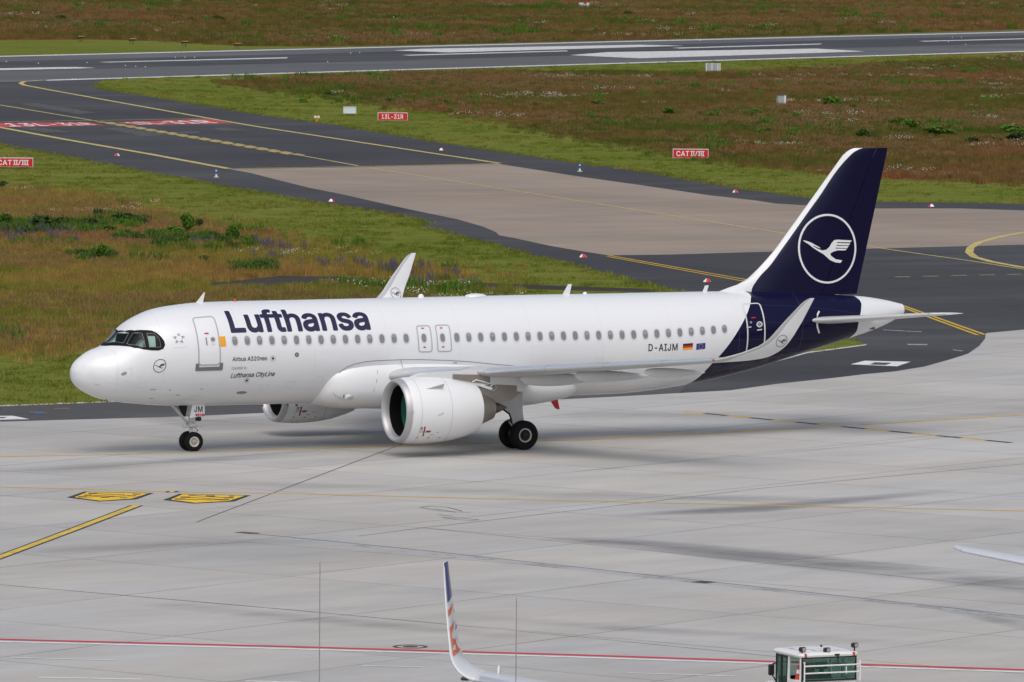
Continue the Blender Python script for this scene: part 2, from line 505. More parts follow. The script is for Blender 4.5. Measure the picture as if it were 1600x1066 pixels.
RWW = (rwp(0, 1) - rwp(0, 0)).length
tag(sheet("runway", [[rwp(-900, -.015), rwp(2200, -.015), rwp(2200, 1.03), rwp(-900, 1.03)]], -.012, runway_m), kind="structure")
tag(sheet("runway_rubber_strip", [[rwp(-900, .40), rwp(2200, .34), rwp(2200, .80), rwp(-900, .76)]], -.006, rubber_m), kind="structure")
TAN = [(358, 264.3), (391, 270), (434, 281), (485, 293.6), (540, 304.6), (635, 326), (715, 342.5), (755, 354), (775, 362.5), (780, 367.5), (800, 371), (860, 384), (910, 392.5), (950, 398.7), (1050, 397.5), (1202, 393), (1354, 388.5), (1600, 382), (2300, 365), (2300, 338), (1600, 328.7), (1500, 325.5), (1369, 325.5), (1255, 320.5), (1212, 318), (1180, 313), (1112, 305.5), (1000, 289), (900, 275), (780, 256), (560, 261)]
spx("concrete_taxiway", [TAN], -.014, tan_m)
spx("apron", [[(-900, 705)] + APRON_EDGE[1:] + [(3000, 1500), (800, 1500), (-1500, 1500)]], 0.0, apron_m)
# mown verges
MEAD_TOP = [(360, 127.5), (450, 122), (600, 117.5), (800, 112), (900, 113), (1000, 113), (1100, 114.5), (1200, 112), (1300, 107), (1400, 100), (1500, 94), (1600, 89), (2000, 77)]
MEAD_LOW = [(362, 129.5), (420, 140), (500, 150), (560, 158), (620, 167), (700, 178), (800, 190), (830, 201), (900, 216), (1000, 232), (1150, 256), (1250, 270), (1400, 281), (1600, 288), (2000, 296)]
spx("mown_grass", [RW_IN[1:] + [(u, rw_near(u) + 1.2) for u in (500, 800, 1100, 1400, 1600, 2000)] + MEAD_TOP[::-1] + MEAD_LOW + [(2000, 323)] + TAXI_R[:-1][::-1]], -.021, mown_m)
FAR_TOP = [(-300, 68), (0, 62.5), (150, 62), (250, 64), (375, 72), (500, 73), (800, 67), (1100, 60), (1600, 46), (2000, 35)]
spx("mown_grass_strip", [[(u, rw_far(u) - .3) for u in (-300, 400, 1000, 1600, 2000)] + FAR_TOP[::-1]], -.021, mown_m)
LM = [(-900, 240), (-200, 268), (0, 288), (60, 296), (132, 310), (220, 334), (320, 356), (400, 373), (572, 402), (700, 428), (735, 446), (742, 470), (640, 500), (300, 530), (108, 545), (0, 557), (-200, 572), (-900, 610)]
spx("grass_island", [ISL_TOP + ISL_BOT], -.014, mown_m)
spx("old_asphalt_path", [[(300, 446), (350, 440), (440, 431), (575, 433.5), (690, 440), (860, 446), (1000, 451), (1040, 454.5), (1000, 456), (860, 452.5), (690, 446), (580, 440.5), (470, 447), (430, 450.5), (360, 449)]], -.004, asphalt_mat("old_path_asphalt", (.034, .029, .027), (.042, .034, .029)))
# kerb strip and pale border of the island
spx("kerb_strip", [[(-900, 667.2), (-260, 642.2), (0, 632.9), (180, 626.2), (700, 603.2), (1000, 583), (1060, 584), (1140, 583.2), (1262, 549.8), (1355, 537.6), (1352, 539.6), (1262, 551.6), (1140, 585.2), (1060, 586), (1000, 585), (700, 605), (180, 628), (0, 634.9), (-260, 644), (-900, 669.2)]], -.006, paint("pale_kerb", (.55, .53, .50), .4))

# ------------------------------------------------------------------ painted markings (structure)
def lines(name, specs, z, mat):
    polys = []
    for pts, w in specs: polys += ribbon(pts, w)
    return tag(sheet(name, polys, z, mat), kind="structure")
lines("apron_guide_line", [([(-60, 715), (0, 713.8), (150, 711), (300, 707), (619, 697), (780, 692), (900, 687.5), (1280, 668)], .30), ([(1344, 664.4), (1600, 648), (1900, 628)], .30),
                           ([(-60, 760), (0, 761.4), (138, 764.5), (260, 768.4), (450, 771.5), (900, 783), (1600, 798.7), (1800, 803)], .28)], .004, p_yellow)
lines("apron_red_line", [([(-60, 997.6), (0, 999.4), (450, 1010.7), (900, 1023.7), (1600, 1047), (1800, 1054)], .34)], .010, p_red)
lines("apron_white_line", [([(-60, 1000.9), (0, 1002.8), (450, 1014.2), (900, 1027.2), (1600, 1050.6), (1800, 1057.6)], .28),
                           ([(18, 1028), (177, 1032)], .13), ([(61, 1058.7), (222, 1061.8)], .2), ([(384, 1064.6), (470, 1066.6)], .2),
                           ([(566, 1040.7), (660, 1043)], .13), ([(980.7, 1052), (1146.8, 1057)], .13)], .010, p_white)
lines("stand_lead_in_border", [([(-30, 881.9), (0, 870.6), (105, 831.4), (214, 789.9)], .50)], .004, p_black)
lines("stand_lead_in_line", [([(-30, 881.9), (0, 870.6), (105, 831.4), (214, 789.9)], .30)], .008, paint("lead_in_yellow_paint", (.66, .46, .07), .35))
A1_, A2_ = [(104, 777.6), (131.5, 768.3), (241, 770.7), (213, 780.6), (154.5, 784)], [(254.5, 781.5), (280, 771.8), (392, 774.3), (366, 783.9), (302.8, 787.2)]
def shrink(poly, m):
    P = [g(*p) for p in poly]; c = sum(P, Vector()) / len(P)
    return [p + (c - p).normalized() * m for p in P]
tag(sheet("stand_arrow_border", [[g(*p) for p in A1_], [g(*p) for p in A2_]], .004, p_black), kind="structure")
tag(sheet("stand_arrow", [shrink(A1_, .30), shrink(A2_, .30)], .008, p_yellow_vivid), kind="structure")
def qd(u0, v0, u1, v1, h=1.5):
    return [(u0, v0 - h / 2), (u1, v1 - h / 2), (u1, v1 + h / 2), (u0, v0 + h / 2)]
gl = [qd(138, 771.6, 152, 771.6), (qd(131, 774.2, 144, 774.4)), qd(122, 776.8, 136, 777), qd(152, 771.9, 196, 774, .7), qd(145, 774.6, 180, 776, .7), qd(157, 777.4, 171, 777.3), qd(207, 772.6, 219, 772.9, 1.2),
      qd(199, 775.3, 213, 775.4, 1.2), qd(171, 776.8, 199, 775.4, .7), qd(187, 778.3, 199, 778.5, 1), qd(136, 777.4, 157, 776.2, .7),
      qd(295, 774.5, 306, 774.6, 1), qd(322, 775.5, 336, 775.6), qd(282, 777.3, 297, 777.5), qd(273, 780.3, 289, 780.5), qd(358, 775.8, 366, 776, 1.2), qd(350, 778.4, 365, 778.5), qd(343, 781.4, 358, 781.5),
      qd(306, 775, 350, 778, .7), qd(297, 777.6, 345, 781, .7), qd(289, 780.7, 343, 781.8, .7)]
tag(sheet("stand_arrow_characters", [[g(*p) for p in q] for q in gl], .012, p_black), kind="structure")
tag(sheet("apron_mark", [[g(*p) for p in q] for q in (qd(259, 769.4, 265, 768.4), qd(272, 769.2, 279, 768.6))], .012, p_black), kind="structure")
tag(sheet("apron_mark_fill", [[g(*p) for p in qd(264, 768.8, 273, 768.8, 1.8)]], .012, p_yellow_vivid), kind="structure")
d0, d1 = g(1066, 643), g(1578.7, 692)
bl, ye = [], []
for i in range(14):
    A, B = d0.lerp(d1, i / 14), d0.lerp(d1, (i + 1) / 14)
    nrm = (d1 - d0).normalized(); nrm = Vector((-nrm.y, nrm.x, 0)) * .15
    (ye if i % 2 == 0 else bl).append([A - nrm, B - nrm, B + nrm, A + nrm])
    bl.append([A + nrm * 1.0, B + nrm * 1.0, B + nrm * 1.5, A + nrm * 1.5])
tag(sheet("service_road_black_dashes", bl, .004, p_black), kind="structure")
tag(sheet("service_road_yellow_dashes", ye, .004, p_yellow_vivid), kind="structure")
lines("pavement_joint", [([(307, 816), (615, 699), (640, 690)], .07), ([(560, 838), (660, 825), (800, 809), (967, 790), (1200, 762), (1600, 725), (1800, 706)], .07), ([(660, 825), (1000, 859), (1600, 921)], .06),
                         ([(375, 832), (640, 858), (1000, 897), (1600, 962.5)], .09), ([(0, 913.7), (450, 952.6), (900, 995), (1400, 1045)], .06), ([(0, 737.6), (160, 730), (300, 718), (500, 704)], .06), ([(900, 737), (1250, 705), (1600, 672)], .05)], .0035,
      paint("joint_sealant", (.085, .083, .082), .75, .5))
spx("pale_drain_strip", [[(375, 832.6), (640, 858.8), (1000, 897.8), (1600, 963.3), (1600, 967), (1000, 902), (640, 863), (420, 839)]], .002, paint("pale_concrete_strip", (.38, .385, .395), .8, .3))
def stain_mat(name, rgb, lo, hi, amt):
    """a stain with its own ragged shape; the concrete shows through where it thins out"""
    m, n, l, b = nt(name)
    p = pos_(n)
    k = noise_(n, l, p, .30, 6, .75, (.22, 1, 1), rad(65))
    k2 = noise_(n, l, p, .09, 3, .6, (.3, 1, 1), rad(65))
    f = math_(n, l, 'ADD', math_(n, l, 'MULTIPLY', k, .55), math_(n, l, 'MULTIPLY', k2, .45))
    l.new(mix_(n, l, k, tuple(c * .85 for c in rgb), tuple(c * 1.15 for c in rgb)), b.inputs['Base Color'])
    b.inputs['Roughness'].default_value = .75
    fa = n.new("ShaderNodeAttribute"); fa.attribute_name = "fade"
    tr = n.new("ShaderNodeBsdfTransparent"); mx = n.new("ShaderNodeMixShader")
    l.new(math_(n, l, 'SUBTRACT', 1.0, math_(n, l, 'MULTIPLY', math_(n, l, 'MULTIPLY', ramp_(n, l, f, [(lo, 0.0), (hi, 1.0)]), fa.outputs['Fac']), amt)), mx.inputs[0])
    l.new(b.outputs[0], mx.inputs[1]); l.new(tr.outputs[0], mx.inputs[2])
    l.new(mx.outputs[0], n["Material Output"].inputs[0])
    return m
st_m = stain_mat("wet_stain", (.20, .20, .215), .36, .56, .58)
st2_m = stain_mat("rubber_stain", (.25, .245, .24), .40, .60, .34)
def soft_strip(name, runs, z, mat):
    """stain strips: surveyed centre points with half heights in picture rows; the fade attribute thins them out to their rims"""
    vs, fs, fd = [], [], []
    for pts in runs:
        # resample
        P = []
        for (u0, v0, h0), (u1, v1, h1) in zip(pts, pts[1:]):
            for k in range(8): t = k / 8; P.append((u0 + (u1 - u0) * t, v0 + (v1 - v0) * t, h0 + (h1 - h0) * t))
        P.append(pts[-1])
        n0 = len(vs)
        for i, (u, v, h) in enumerate(P):
            e = min(1, i / 5, (len(P) - 1 - i) / 5)
            for k in range(7):
                w = -1 + k / 3
                vs.append(tuple(g(u, v + h * w, z))); fd.append(e * (1 - abs(w)) ** .7)
        for i in range(len(P) - 1):
            for k in range(6):
                a = n0 + i * 7 + k
                fs.append((a, a + 7, a + 8, a + 1))
    me = bpy.data.meshes.new(name)
    me.from_pydata(vs, [], fs)
    at = me.attributes.new("fade", 'FLOAT', 'POINT'); at.data.foreach_set("value", np.array(fd, dtype=np.float32))
    return tag(link(name, me, None, mat), kind="structure")
soft_strip("tyre_track", [[(-40, 741, 7), (250, 724, 7), (500, 706, 6), (640, 697, 5)], [(860, 696, 5), (1100, 680, 6), (1300, 664, 6), (1640, 640, 6)], [(250, 752, 5), (900, 773, 6), (1640, 790, 6)],
                          [(820, 652, 9), (960, 648, 9), (1150, 650, 9), (1420, 662, 7)], [(-40, 868, 9), (260, 851, 7), (560, 843, 6)], [(660, 960, 6), (1100, 990, 7), (1640, 1018, 7)], [(60, 924, 8), (480, 967, 8), (860, 998, 7)], [(150, 645, 5), (320, 660, 14), (560, 660, 12), (640, 650, 8)]], .0012, st2_m)
soft_strip("dark_stain", [[(840, 841, 2), (960, 847, 8), (1100, 861, 12), (1250, 877, 13), (1400, 892, 14), (1700, 926, 15)], [(960, 806, 3), (1200, 793, 8), (1500, 766, 4)], [(1450, 945, 6), (1640, 985, 12)]], .0018, st_m)
lines("tyre_scribble", [([(657, 793), (672, 791), (700, 793), (722, 799)], .09), ([(657, 793), (690, 799), (735, 801)], .09), ([(680, 795), (712, 801)], .07), ([(684, 804.5), (708, 807)], .1), ([(690, 808.5), (712, 812), (735, 813.5), (748, 812.3), (720, 809.5), (690, 808.5)], .09)], .004,
      paint("tyre_rubber_mark", (.12, .12, .12), .6))
# taxiway
lines("taxiway_guide_line", [([(75, 124.6), (38, 127.3), (32, 130), (38, 133), (75, 140), (200, 162.5), (327, 185), (400, 197.5), (600, 228), (780, 255)], .55),
                             ([(-80, 184.6), (0, 199), (100, 217.5), (230, 240), (358, 263.6)], .7), ([(358, 263.6), (560, 260.2), (780, 255.6)], .5)], -.004, p_yellow_pale)
lines("taxiway_centre_line", [([(-60, 155), (0, 164), (75, 176.5), (150, 189)], .35), ([(465, 242), (560, 259)], .3), ([(577, 262), (760, 291), (960, 322.5), (1222, 364), (1354, 384.5), (1438, 396.7), (1516.6, 407.5), (1600, 420.6), (1800, 452)], .24)], -.004, p_yellow_pale)
ch = []
c0, c1 = g(158, 190), g(465, 242)
nn = (c1 - c0).normalized(); nq = Vector((-nn.y, nn.x, 0))
L = (c1 - c0).length
k = 0.0
while k < L - 3:
    for s in (-.5, .5):
        a_, b_ = (k, k + 3.1) if s < 0 else (k + 1.4, k + 4.5)
        A, B = c0 + nn * a_ + nq * s, c0 + nn * b_ + nq * s
        w_ = nq * .17
        ch.append([A - w_, B - w_, B + w_, A + w_])
    k += 4.6
ch.append([c0 - nq * .2, c1 - nq * .2, c1 + nq * .2, c0 + nq * .2])
tag(sheet("taxiway_enhanced_centre_line", ch, -.004, p_yellow_pale), kind="structure")
lines("taxiway_double_edge_line", [([(950, 398.7), (1165, 436.7), (1411, 477.5), (1539, 523)], .22), ([(948, 400.6), (1160, 439), (1405, 478.5), (1528, 523.6)], .22)], -.004, p_yellow)
lines("taxiway_curve_line", [([(1750, 345), (1600, 363), (1562.6, 369.8), (1529.7, 378.6), (1516.6, 386.8), (1514, 394.4), (1523, 401.6), (1549, 408.8), (1600, 418), (1750, 444)], .5)], -.004, p_yellow_pale)
lines("taxiway_dashed_line", [([(1398, 432.7), (1422, 432.4)], .3), ([(1442, 431.8), (1466, 431.4)], .3), ([(1486, 430.5), (1510, 430.1)], .3), ([(1530, 429.7), (1554, 429.3)], .3), ([(1573, 428.8), (1596, 428.4)], .3)], -.004, p_yellow_pale)
spx("hollow_white_marking", [[(1329, 569), (1351, 563.4), (1423, 565), (1401.7, 572.2)], [(-70, 656.5), (-40, 649.8), (20, 649.4), (46, 654.6), (0, 655.6)]], -.010, p_white)
spx("hollow_marking_core", [[(1359, 569.5), (1367, 566), (1393.5, 566.8), (1384, 570.3)], [(-30, 653.5), (-20, 651.6), (12, 651.5), (5, 653.4)]], -.004, shoulder_m)
spx("painted_blue_patch", [qd(54, 644.4, 68, 644.2, 2)], -.010, p_blue)
spx("painted_rust_patch", [qd(84, 638.3, 110, 637.8, 1.4), qd(46, 643.6, 54, 643.4, 1.2), qd(68, 644.4, 75, 644.2, 1.2)], -.010, p_rust)
spx("faded_white_streak", [qd(1418, 537.6, 1449, 538, 1.6), qd(1489, 546, 1504, 548, 1), qd(1380, 515, 1440, 518, .8)], -.018, paint("faded_white", (.33, .34, .36), .8))
spx("faded_paint_patch", [[(25, 199), (60, 199), (112, 206), (70, 206.5)], [(160, 200), (185, 199), (262, 209.5), (225, 213)], [(262, 206), (310, 205), (315, 208), (270, 209)], [(330, 200), (352, 199), (385, 203), (350, 204)], [(30, 162), (60, 161), (150, 176), (120, 178)]], -.015, p_old)
# runway marks
p_white_faded = paint("faded_runway_paint", (.62, .62, .61), .55)
spx("runway_edge_line", [[(66, 124.9), (1600, 79.6), (2000, 67.8), (2000, 69.2), (1600, 81), (75, 126.2)], [(-60, 88.9), (1600, 49.4), (2000, 39.6), (2000, 40.8), (1600, 50.6), (-60, 90.3)]], -.004, p_white_faded)
spx("runway_white_mark", [[(-60, 108), (100, 104.9), (120, 104.8), (150, 106.3), (120, 107.2), (0, 109.8), (-60, 111)], [(155, 97), (450, 89.6), (448, 91.2), (165, 97.7)], [(890, 86.2), (950, 81.5), (1275, 76), (1352, 80.4), (1000, 91.2)], [(615, 79), (660, 76.4), (1000, 70), (1070, 71.6), (700, 82)],
                          [(628, 86), (885, 79), (888, 80.2), (640, 87)], [(1050, 74.8), (1285, 68.2), (1280, 69.6), (1062, 75.8)], [(1435, 64.2), (1700, 57.6), (1700, 58.8), (1445, 65)]], -.002, p_white_faded)

# ------------------------------------------------------------------ lettering helpers
# letter outlines of a bold grotesque, 1000 units to the em: advance width, closed contours
GLYPHS = {
    '-': (453, ['107,175 102,178 99,187 99,244 102,253 110,258 338,258 344,256 349,253 352,244 352,187 349,178 341,173 113,173']),
    '0': (453, ['206,-21 185,-18 155,-9 119,12 93,37 73,67 53,112 40,160 34,199 34,307 40,349 54,400 74,442 95,473 122,498 155,517 194,528 221,531 248,529 269,526 299,517 332,497 360,472 381,439 399,400 411,358 417,322 420,280 418,196 412,154 399,109 380,67 359,36 332,11 299,-8 269,-18 248,-21', '207,67 227,65 245,67 260,73 272,80 292,100 306,124 315,148 323,181 327,211 327,298 324,325 312,370 299,397 278,424 260,436 245,442 230,444 209,442 188,434 169,418 159,406 152,393 139,364 131,331 127,307 124,241 130,178 139,145 149,121 157,106 166,94 188,75']),
    '1': (453, ['69,-13 64,-10 61,-1 61,56 66,67 75,70 195,70 197,74 197,416 195,418 189,414 96,346 84,343 76,347 71,356 71,428 75,437 81,443 180,516 192,523 198,523 276,523 285,520 290,512 290,74 294,70 390,70 399,68 402,65 406,56 405,-4 402,-10 393,-15 75,-15']),
    '2': (453, ['57,-13 52,-10 49,-1 49,50 53,59 239,257 270,293 284,311 297,335 303,356 305,371 304,386 298,404 279,427 267,434 252,440 234,444 213,444 183,435 171,427 160,416 146,392 142,359 135,349 129,346 63,346 55,350 50,359 53,395 60,422 74,452 87,470 111,494 135,509 162,521 189,528 216,531 246,529 276,524 309,512 336,496 358,476 373,455 388,425 394,404 395,392 395,347 390,326 381,302 372,284 345,245 305,197 189,74 195,72 393,71 399,68 404,59 404,-4 399,-12 390,-15 63,-15']),
    '3': (453, ['184,-20 157,-15 124,-3 94,13 69,34 56,49 46,67 34,97 29,127 29,136 32,142 43,147 115,146 121,142 124,136 126,121 133,106 138,97 148,87 160,79 175,72 202,66 223,65 262,73 280,81 293,91 303,103 311,121 314,133 313,157 304,184 295,198 283,210 268,220 247,227 223,231 205,233 154,233 145,238 142,244 141,301 144,307 254,433 254,436 94,437 64,438 58,442 55,448 54,511 59,520 67,524 373,524 382,520 387,511 387,460 384,451 258,307 262,303 283,301 313,291 343,274 365,256 383,232 398,202 407,175 407,124 399,88 383,58 368,37 345,16 319,0 289,-12 253,-21 211,-22']),
    '4': (453, ['276,-14 270,-10 266,-1 266,86 264,90 39,90 28,95 25,104 25,161 29,170 234,517 246,523 312,523 321,518 324,512 325,503 322,497 260,392 144,194 137,179 265,179 266,317 269,326 279,333 345,333 353,329 358,320 359,179 417,178 425,173 428,164 428,104 425,95 414,90 359,89 358,-1 354,-10 345,-15']),
    '8': (453, ['189,-20 159,-14 144,-9 99,14 74,37 63,50 48,79 38,106 38,163 50,199 74,238 111,268 96,279 81,298 66,325 56,361 56,397 62,427 78,460 95,481 117,499 138,511 162,522 195,530 234,531 261,528 291,521 318,509 339,497 360,477 372,462 388,433 397,388 395,355 388,328 367,292 353,277 341,268 365,250 378,237 399,205 410,181 414,160 416,139 415,115 407,82 390,52 369,27 351,13 336,4 300,-12 261,-21 216,-22', '199,67 210,65 243,65 273,72 300,89 310,100 316,112 322,139 319,157 310,178 297,194 276,209 252,217 243,219 210,219 189,214 177,209 153,192 144,181 137,169 131,151 131,139 131,127 140,103 150,90 171,76', '208,307 225,305 243,306 270,316 286,328 294,340 301,355 304,367 304,385 294,412 276,431 246,442 213,444 183,435 165,421 155,406 150,391 148,376 149,364 153,349 157,340 173,322 183,315 195,310']),
    'A': (480, ['9,-13 4,-10 1,-4 2,8 180,497 189,518 198,523 276,523 282,522 288,518 375,285 478,5 477,-4 474,-10 468,-14 462,-15 393,-15 384,-11 374,11 333,126 150,127 145,125 102,2 96,-11 87,-15 15,-15', '179,215 300,215 300,218 297,227 255,348 241,395 237,397 210,311 179,221']),
    'C': (510, ['243,-21 219,-18 183,-9 139,13 111,35 86,61 59,103 38,154 29,196 26,226 25,262 28,301 39,358 54,394 78,436 114,476 138,495 180,515 219,527 246,530 276,531 318,527 366,511 393,497 411,484 437,460 459,430 474,400 488,352 487,343 483,337 474,333 405,333 399,336 395,340 387,364 375,387 351,412 327,428 285,440 267,441 240,438 216,431 198,422 174,404 154,382 147,370 137,352 128,328 121,292 118,253 121,217 128,181 143,145 158,121 183,97 195,88 213,79 240,71 270,68 303,73 333,84 357,101 372,118 384,137 396,169 402,173 474,174 483,171 488,163 488,154 478,118 459,79 433,43 411,25 372,0 321,-17 282,-22']),
    'D': (502, ['53,-13 48,-10 45,-1 45,509 48,518 59,523 242,523 278,520 320,510 353,495 365,489 395,467 404,458 424,437 438,413 449,392 463,359 474,308 477,269 474,203 464,155 444,107 424,74 392,40 362,20 314,-2 278,-11 227,-15 59,-15', '139,74 143,72 215,72 251,75 281,82 308,94 329,108 354,137 366,158 375,185 382,221 384,266 382,290 377,314 365,353 353,376 341,390 329,401 308,416 287,426 251,435 143,436 139,434']),
    'I': (301, ['24,-13 19,-10 16,-1 16,59 21,68 30,72 99,72 103,74 103,431 102,435 99,436 30,436 21,440 16,449 16,509 18,515 21,520 30,523 270,523 276,521 281,518 284,509 284,449 279,440 270,436 201,436 197,434 197,77 198,73 201,72 270,72 279,68 284,59 284,-1 282,-7 279,-12 270,-15 30,-15']),
    'J': (396, ['164,-20 140,-18 98,-2 68,18 49,40 35,64 22,97 18,139 18,175 23,184 32,188 101,187 107,184 112,175 115,121 121,103 134,85 152,73 176,66 203,68 227,78 236,85 247,100 255,124 256,352 256,508 259,517 269,524 338,524 346,520 351,511 351,133 347,97 335,64 326,47 305,21 275,0 230,-18 191,-22']),
    'L': (393, ['53,-13 48,-10 45,-1 45,512 50,520 59,523 125,523 134,520 137,515 139,509 139,293 140,73 365,71 371,68 376,59 376,-4 371,-12 362,-15 59,-15']),
    'M': (628, ['53,-13 48,-10 45,-1 45,509 48,518 53,521 59,523 155,523 164,518 297,179 314,129 318,134 338,194 464,518 473,523 569,523 575,521 580,518 583,509 583,230 583,-1 578,-12 569,-15 503,-15 494,-12 489,-4 488,330 482,317 470,284 354,-10 344,-15 284,-15 274,-10 268,2 137,333 136,-4 131,-12 122,-15 59,-15']),
    'O': (533, ['243,-21 219,-18 183,-9 141,12 111,35 79,70 56,109 38,154 29,196 26,226 26,280 29,313 37,352 54,394 81,441 114,476 141,496 186,517 228,528 261,531 291,529 315,527 348,517 393,496 420,476 456,436 480,394 495,355 501,328 505,310 508,271 508,235 505,196 495,154 475,103 455,70 423,35 393,12 351,-9 315,-18 291,-21', '241,70 267,68 291,70 321,79 342,91 357,102 381,128 394,151 405,181 413,217 415,265 413,292 406,325 393,360 378,384 357,407 342,418 321,430 291,438 267,440 237,437 210,428 198,422 174,405 154,382 140,358 128,328 121,292 118,253 121,217 129,178 138,154 154,127 174,104 201,85 213,79']),
    'R': (449, ['53,-13 48,-10 45,-1 45,509 50,520 59,523 275,522 317,512 344,500 362,488 387,467 402,443 417,410 423,383 424,344 422,320 414,287 398,254 390,242 374,226 339,203 337,200 441,8 442,-4 437,-12 428,-15 350,-15 344,-13 341,-10 237,182 143,183 139,179 139,-1 137,-7 134,-12 125,-15 59,-15', '139,272 143,270 257,271 275,275 290,281 311,295 320,308 324,317 330,341 330,362 321,395 312,410 308,413 290,426 254,436 140,435']),
    'T': (449, ['187,-14 181,-10 177,-1 177,434 172,436 28,437 22,440 17,449 17,512 22,520 31,523 262,523 418,523 424,521 429,518 432,509 432,449 427,440 418,436 277,436 272,434 271,-4 268,-10 259,-15']),
    'a': (389, ['134,-23 107,-17 68,2 49,17 38,32 23,59 16,83 16,131 22,152 34,176 51,194 65,203 92,217 128,227 185,237 227,241 254,247 259,251 261,257 258,278 248,296 230,309 209,315 182,315 158,309 146,303 124,284 110,263 101,259 92,260 41,275 30,281 27,287 27,296 41,326 49,338 74,362 110,383 149,395 173,399 218,399 266,388 287,378 308,364 324,347 333,332 347,296 351,278 352,257 352,-1 349,-10 338,-15 275,-15 266,-10 260,10 239,-4 221,-13 203,-19 167,-24', '153,62 185,61 209,67 232,80 245,95 251,104 259,125 261,137 261,164 254,165 224,159 176,153 146,146 122,135 113,125 108,110 108,98 112,86 119,76 128,70']),
    'b': (424, ['199,-21 181,-17 160,-7 127,16 125,-6 121,-12 115,-15 52,-16 43,-12 38,-3 38,513 43,521 52,524 115,524 126,519 129,510 129,405 130,363 166,387 181,393 202,398 265,397 292,389 322,374 340,359 362,336 382,303 395,267 404,228 404,150 397,117 385,81 368,48 359,36 345,21 325,5 292,-12 262,-22 217,-23', '213,63 223,62 253,69 268,78 284,93 292,105 301,123 307,141 312,168 312,210 310,222 301,255 293,273 282,288 265,302 250,309 229,314 202,313 184,307 169,298 149,276 141,261 132,234 129,216 129,162 132,144 145,109 158,90 172,77 187,69']),
    'd': (424, ['162,-22 135,-13 105,2 84,17 59,45 41,78 29,108 20,150 20,228 26,258 39,294 62,336 82,357 100,372 132,389 159,397 222,398 243,393 264,384 282,373 294,361 296,366 296,468 297,513 300,519 306,523 375,524 381,521 386,513 386,-3 381,-12 372,-16 309,-15 303,-12 299,-6 297,16 294,16 276,0 240,-18 207,-23', '197,63 207,62 237,69 249,75 267,90 277,105 285,123 291,144 296,177 296,201 292,234 285,258 277,273 266,288 252,300 234,309 213,314 186,313 168,307 150,295 140,285 128,267 122,255 117,234 112,201 112,177 117,144 132,105 144,89 165,72 180,66']),
    'e': (404, ['186,-22 141,-12 105,5 81,23 60,48 51,63 41,81 29,111 20,162 20,225 26,252 39,291 60,329 84,355 102,369 138,388 165,396 180,398 231,398 255,394 282,384 309,370 321,361 342,339 357,318 370,291 380,261 384,238 386,168 383,159 375,154 114,153 117,132 123,117 132,100 143,87 165,72 195,63 213,61 228,62 255,70 280,90 293,114 303,119 315,119 366,107 375,102 379,96 380,87 374,69 360,45 345,26 312,2 291,-9 264,-19 225,-23', '116,237 288,236 290,240 283,264 267,288 249,304 225,312 195,314 174,310 156,301 131,276 122,261 117,246']),
    'f': (254, ['74,-13 69,-10 66,-1 66,308 62,312 2,312 -6,317 -9,326 -9,383 -4,391 2,394 65,395 67,458 73,476 84,497 94,509 108,521 123,530 146,539 167,544 224,543 245,537 255,530 258,524 258,515 239,458 230,453 200,459 176,455 170,453 164,446 157,428 158,395 230,394 239,389 243,380 243,326 239,317 230,312 161,312 157,308 157,-4 152,-12 143,-15 80,-15']),
    'h': (410, ['46,-13 41,-10 38,-1 38,509 43,520 52,523 115,523 124,520 127,515 129,509 130,366 133,366 142,374 172,389 196,397 214,399 256,398 277,393 301,383 319,371 338,353 347,341 364,305 371,272 372,236 372,-1 367,-12 358,-15 295,-15 286,-12 283,-7 281,-1 281,236 278,260 272,278 262,292 250,303 229,311 199,313 172,305 160,298 149,287 138,272 129,242 129,-1 127,-7 124,-12 115,-15 52,-15']),
    'i': (167, ['46,-13 41,-10 38,-1 38,383 43,391 52,394 115,394 121,392 126,389 129,380 129,-4 124,-12 115,-15 52,-15', '64,431 46,441 34,455 26,476 27,497 35,515 44,524 55,531 73,538 94,538 102,536 124,524 134,512 141,491 140,467 128,446 109,433 97,429 70,429']),
    'n': (410, ['46,-13 41,-10 38,-1 38,380 41,389 49,394 115,394 121,391 126,383 127,364 132,365 142,374 166,386 193,396 211,399 253,399 277,393 301,383 322,369 340,350 352,332 364,305 368,290 372,248 372,110 372,-1 369,-10 358,-15 295,-15 284,-10 281,-1 281,236 278,260 272,278 259,295 250,303 238,308 214,313 196,313 181,309 160,298 142,278 136,266 129,242 129,-1 127,-7 124,-12 115,-15 52,-15']),
    'o': (415, ['183,-22 141,-13 109,3 85,21 60,48 41,81 28,114 20,162 20,213 30,267 42,297 61,330 81,352 108,373 144,390 168,397 180,398 231,398 249,396 270,391 309,372 333,353 358,324 378,285 388,258 394,231 394,144 385,108 377,87 357,51 342,32 312,6 273,-13 246,-20 213,-23', '196,63 216,62 228,64 243,69 263,81 286,108 298,141 304,171 304,204 300,225 286,267 271,288 258,299 246,306 222,313 198,314 186,312 171,307 153,296 141,284 125,258 117,231 113,210 113,165 122,123 128,111 140,93 156,78 171,69']),
    'p': (424, ['46,-156 41,-153 38,-144 38,378 40,386 43,390 52,394 115,393 121,390 125,384 127,360 157,383 181,393 202,398 265,397 292,389 319,375 349,350 367,329 385,297 398,258 404,228 404,150 397,117 385,81 368,48 346,22 325,5 292,-12 262,-22 217,-23 187,-19 154,-3 130,13 129,-144 127,-150 124,-155 115,-158 52,-158', '213,63 223,62 253,69 268,78 284,93 292,105 301,123 307,141 312,168 312,210 310,222 301,255 293,273 282,288 265,302 250,309 229,314 202,313 184,307 169,298 149,276 141,261 132,234 129,216 129,162 132,144 145,109 158,90 172,77 187,69']),
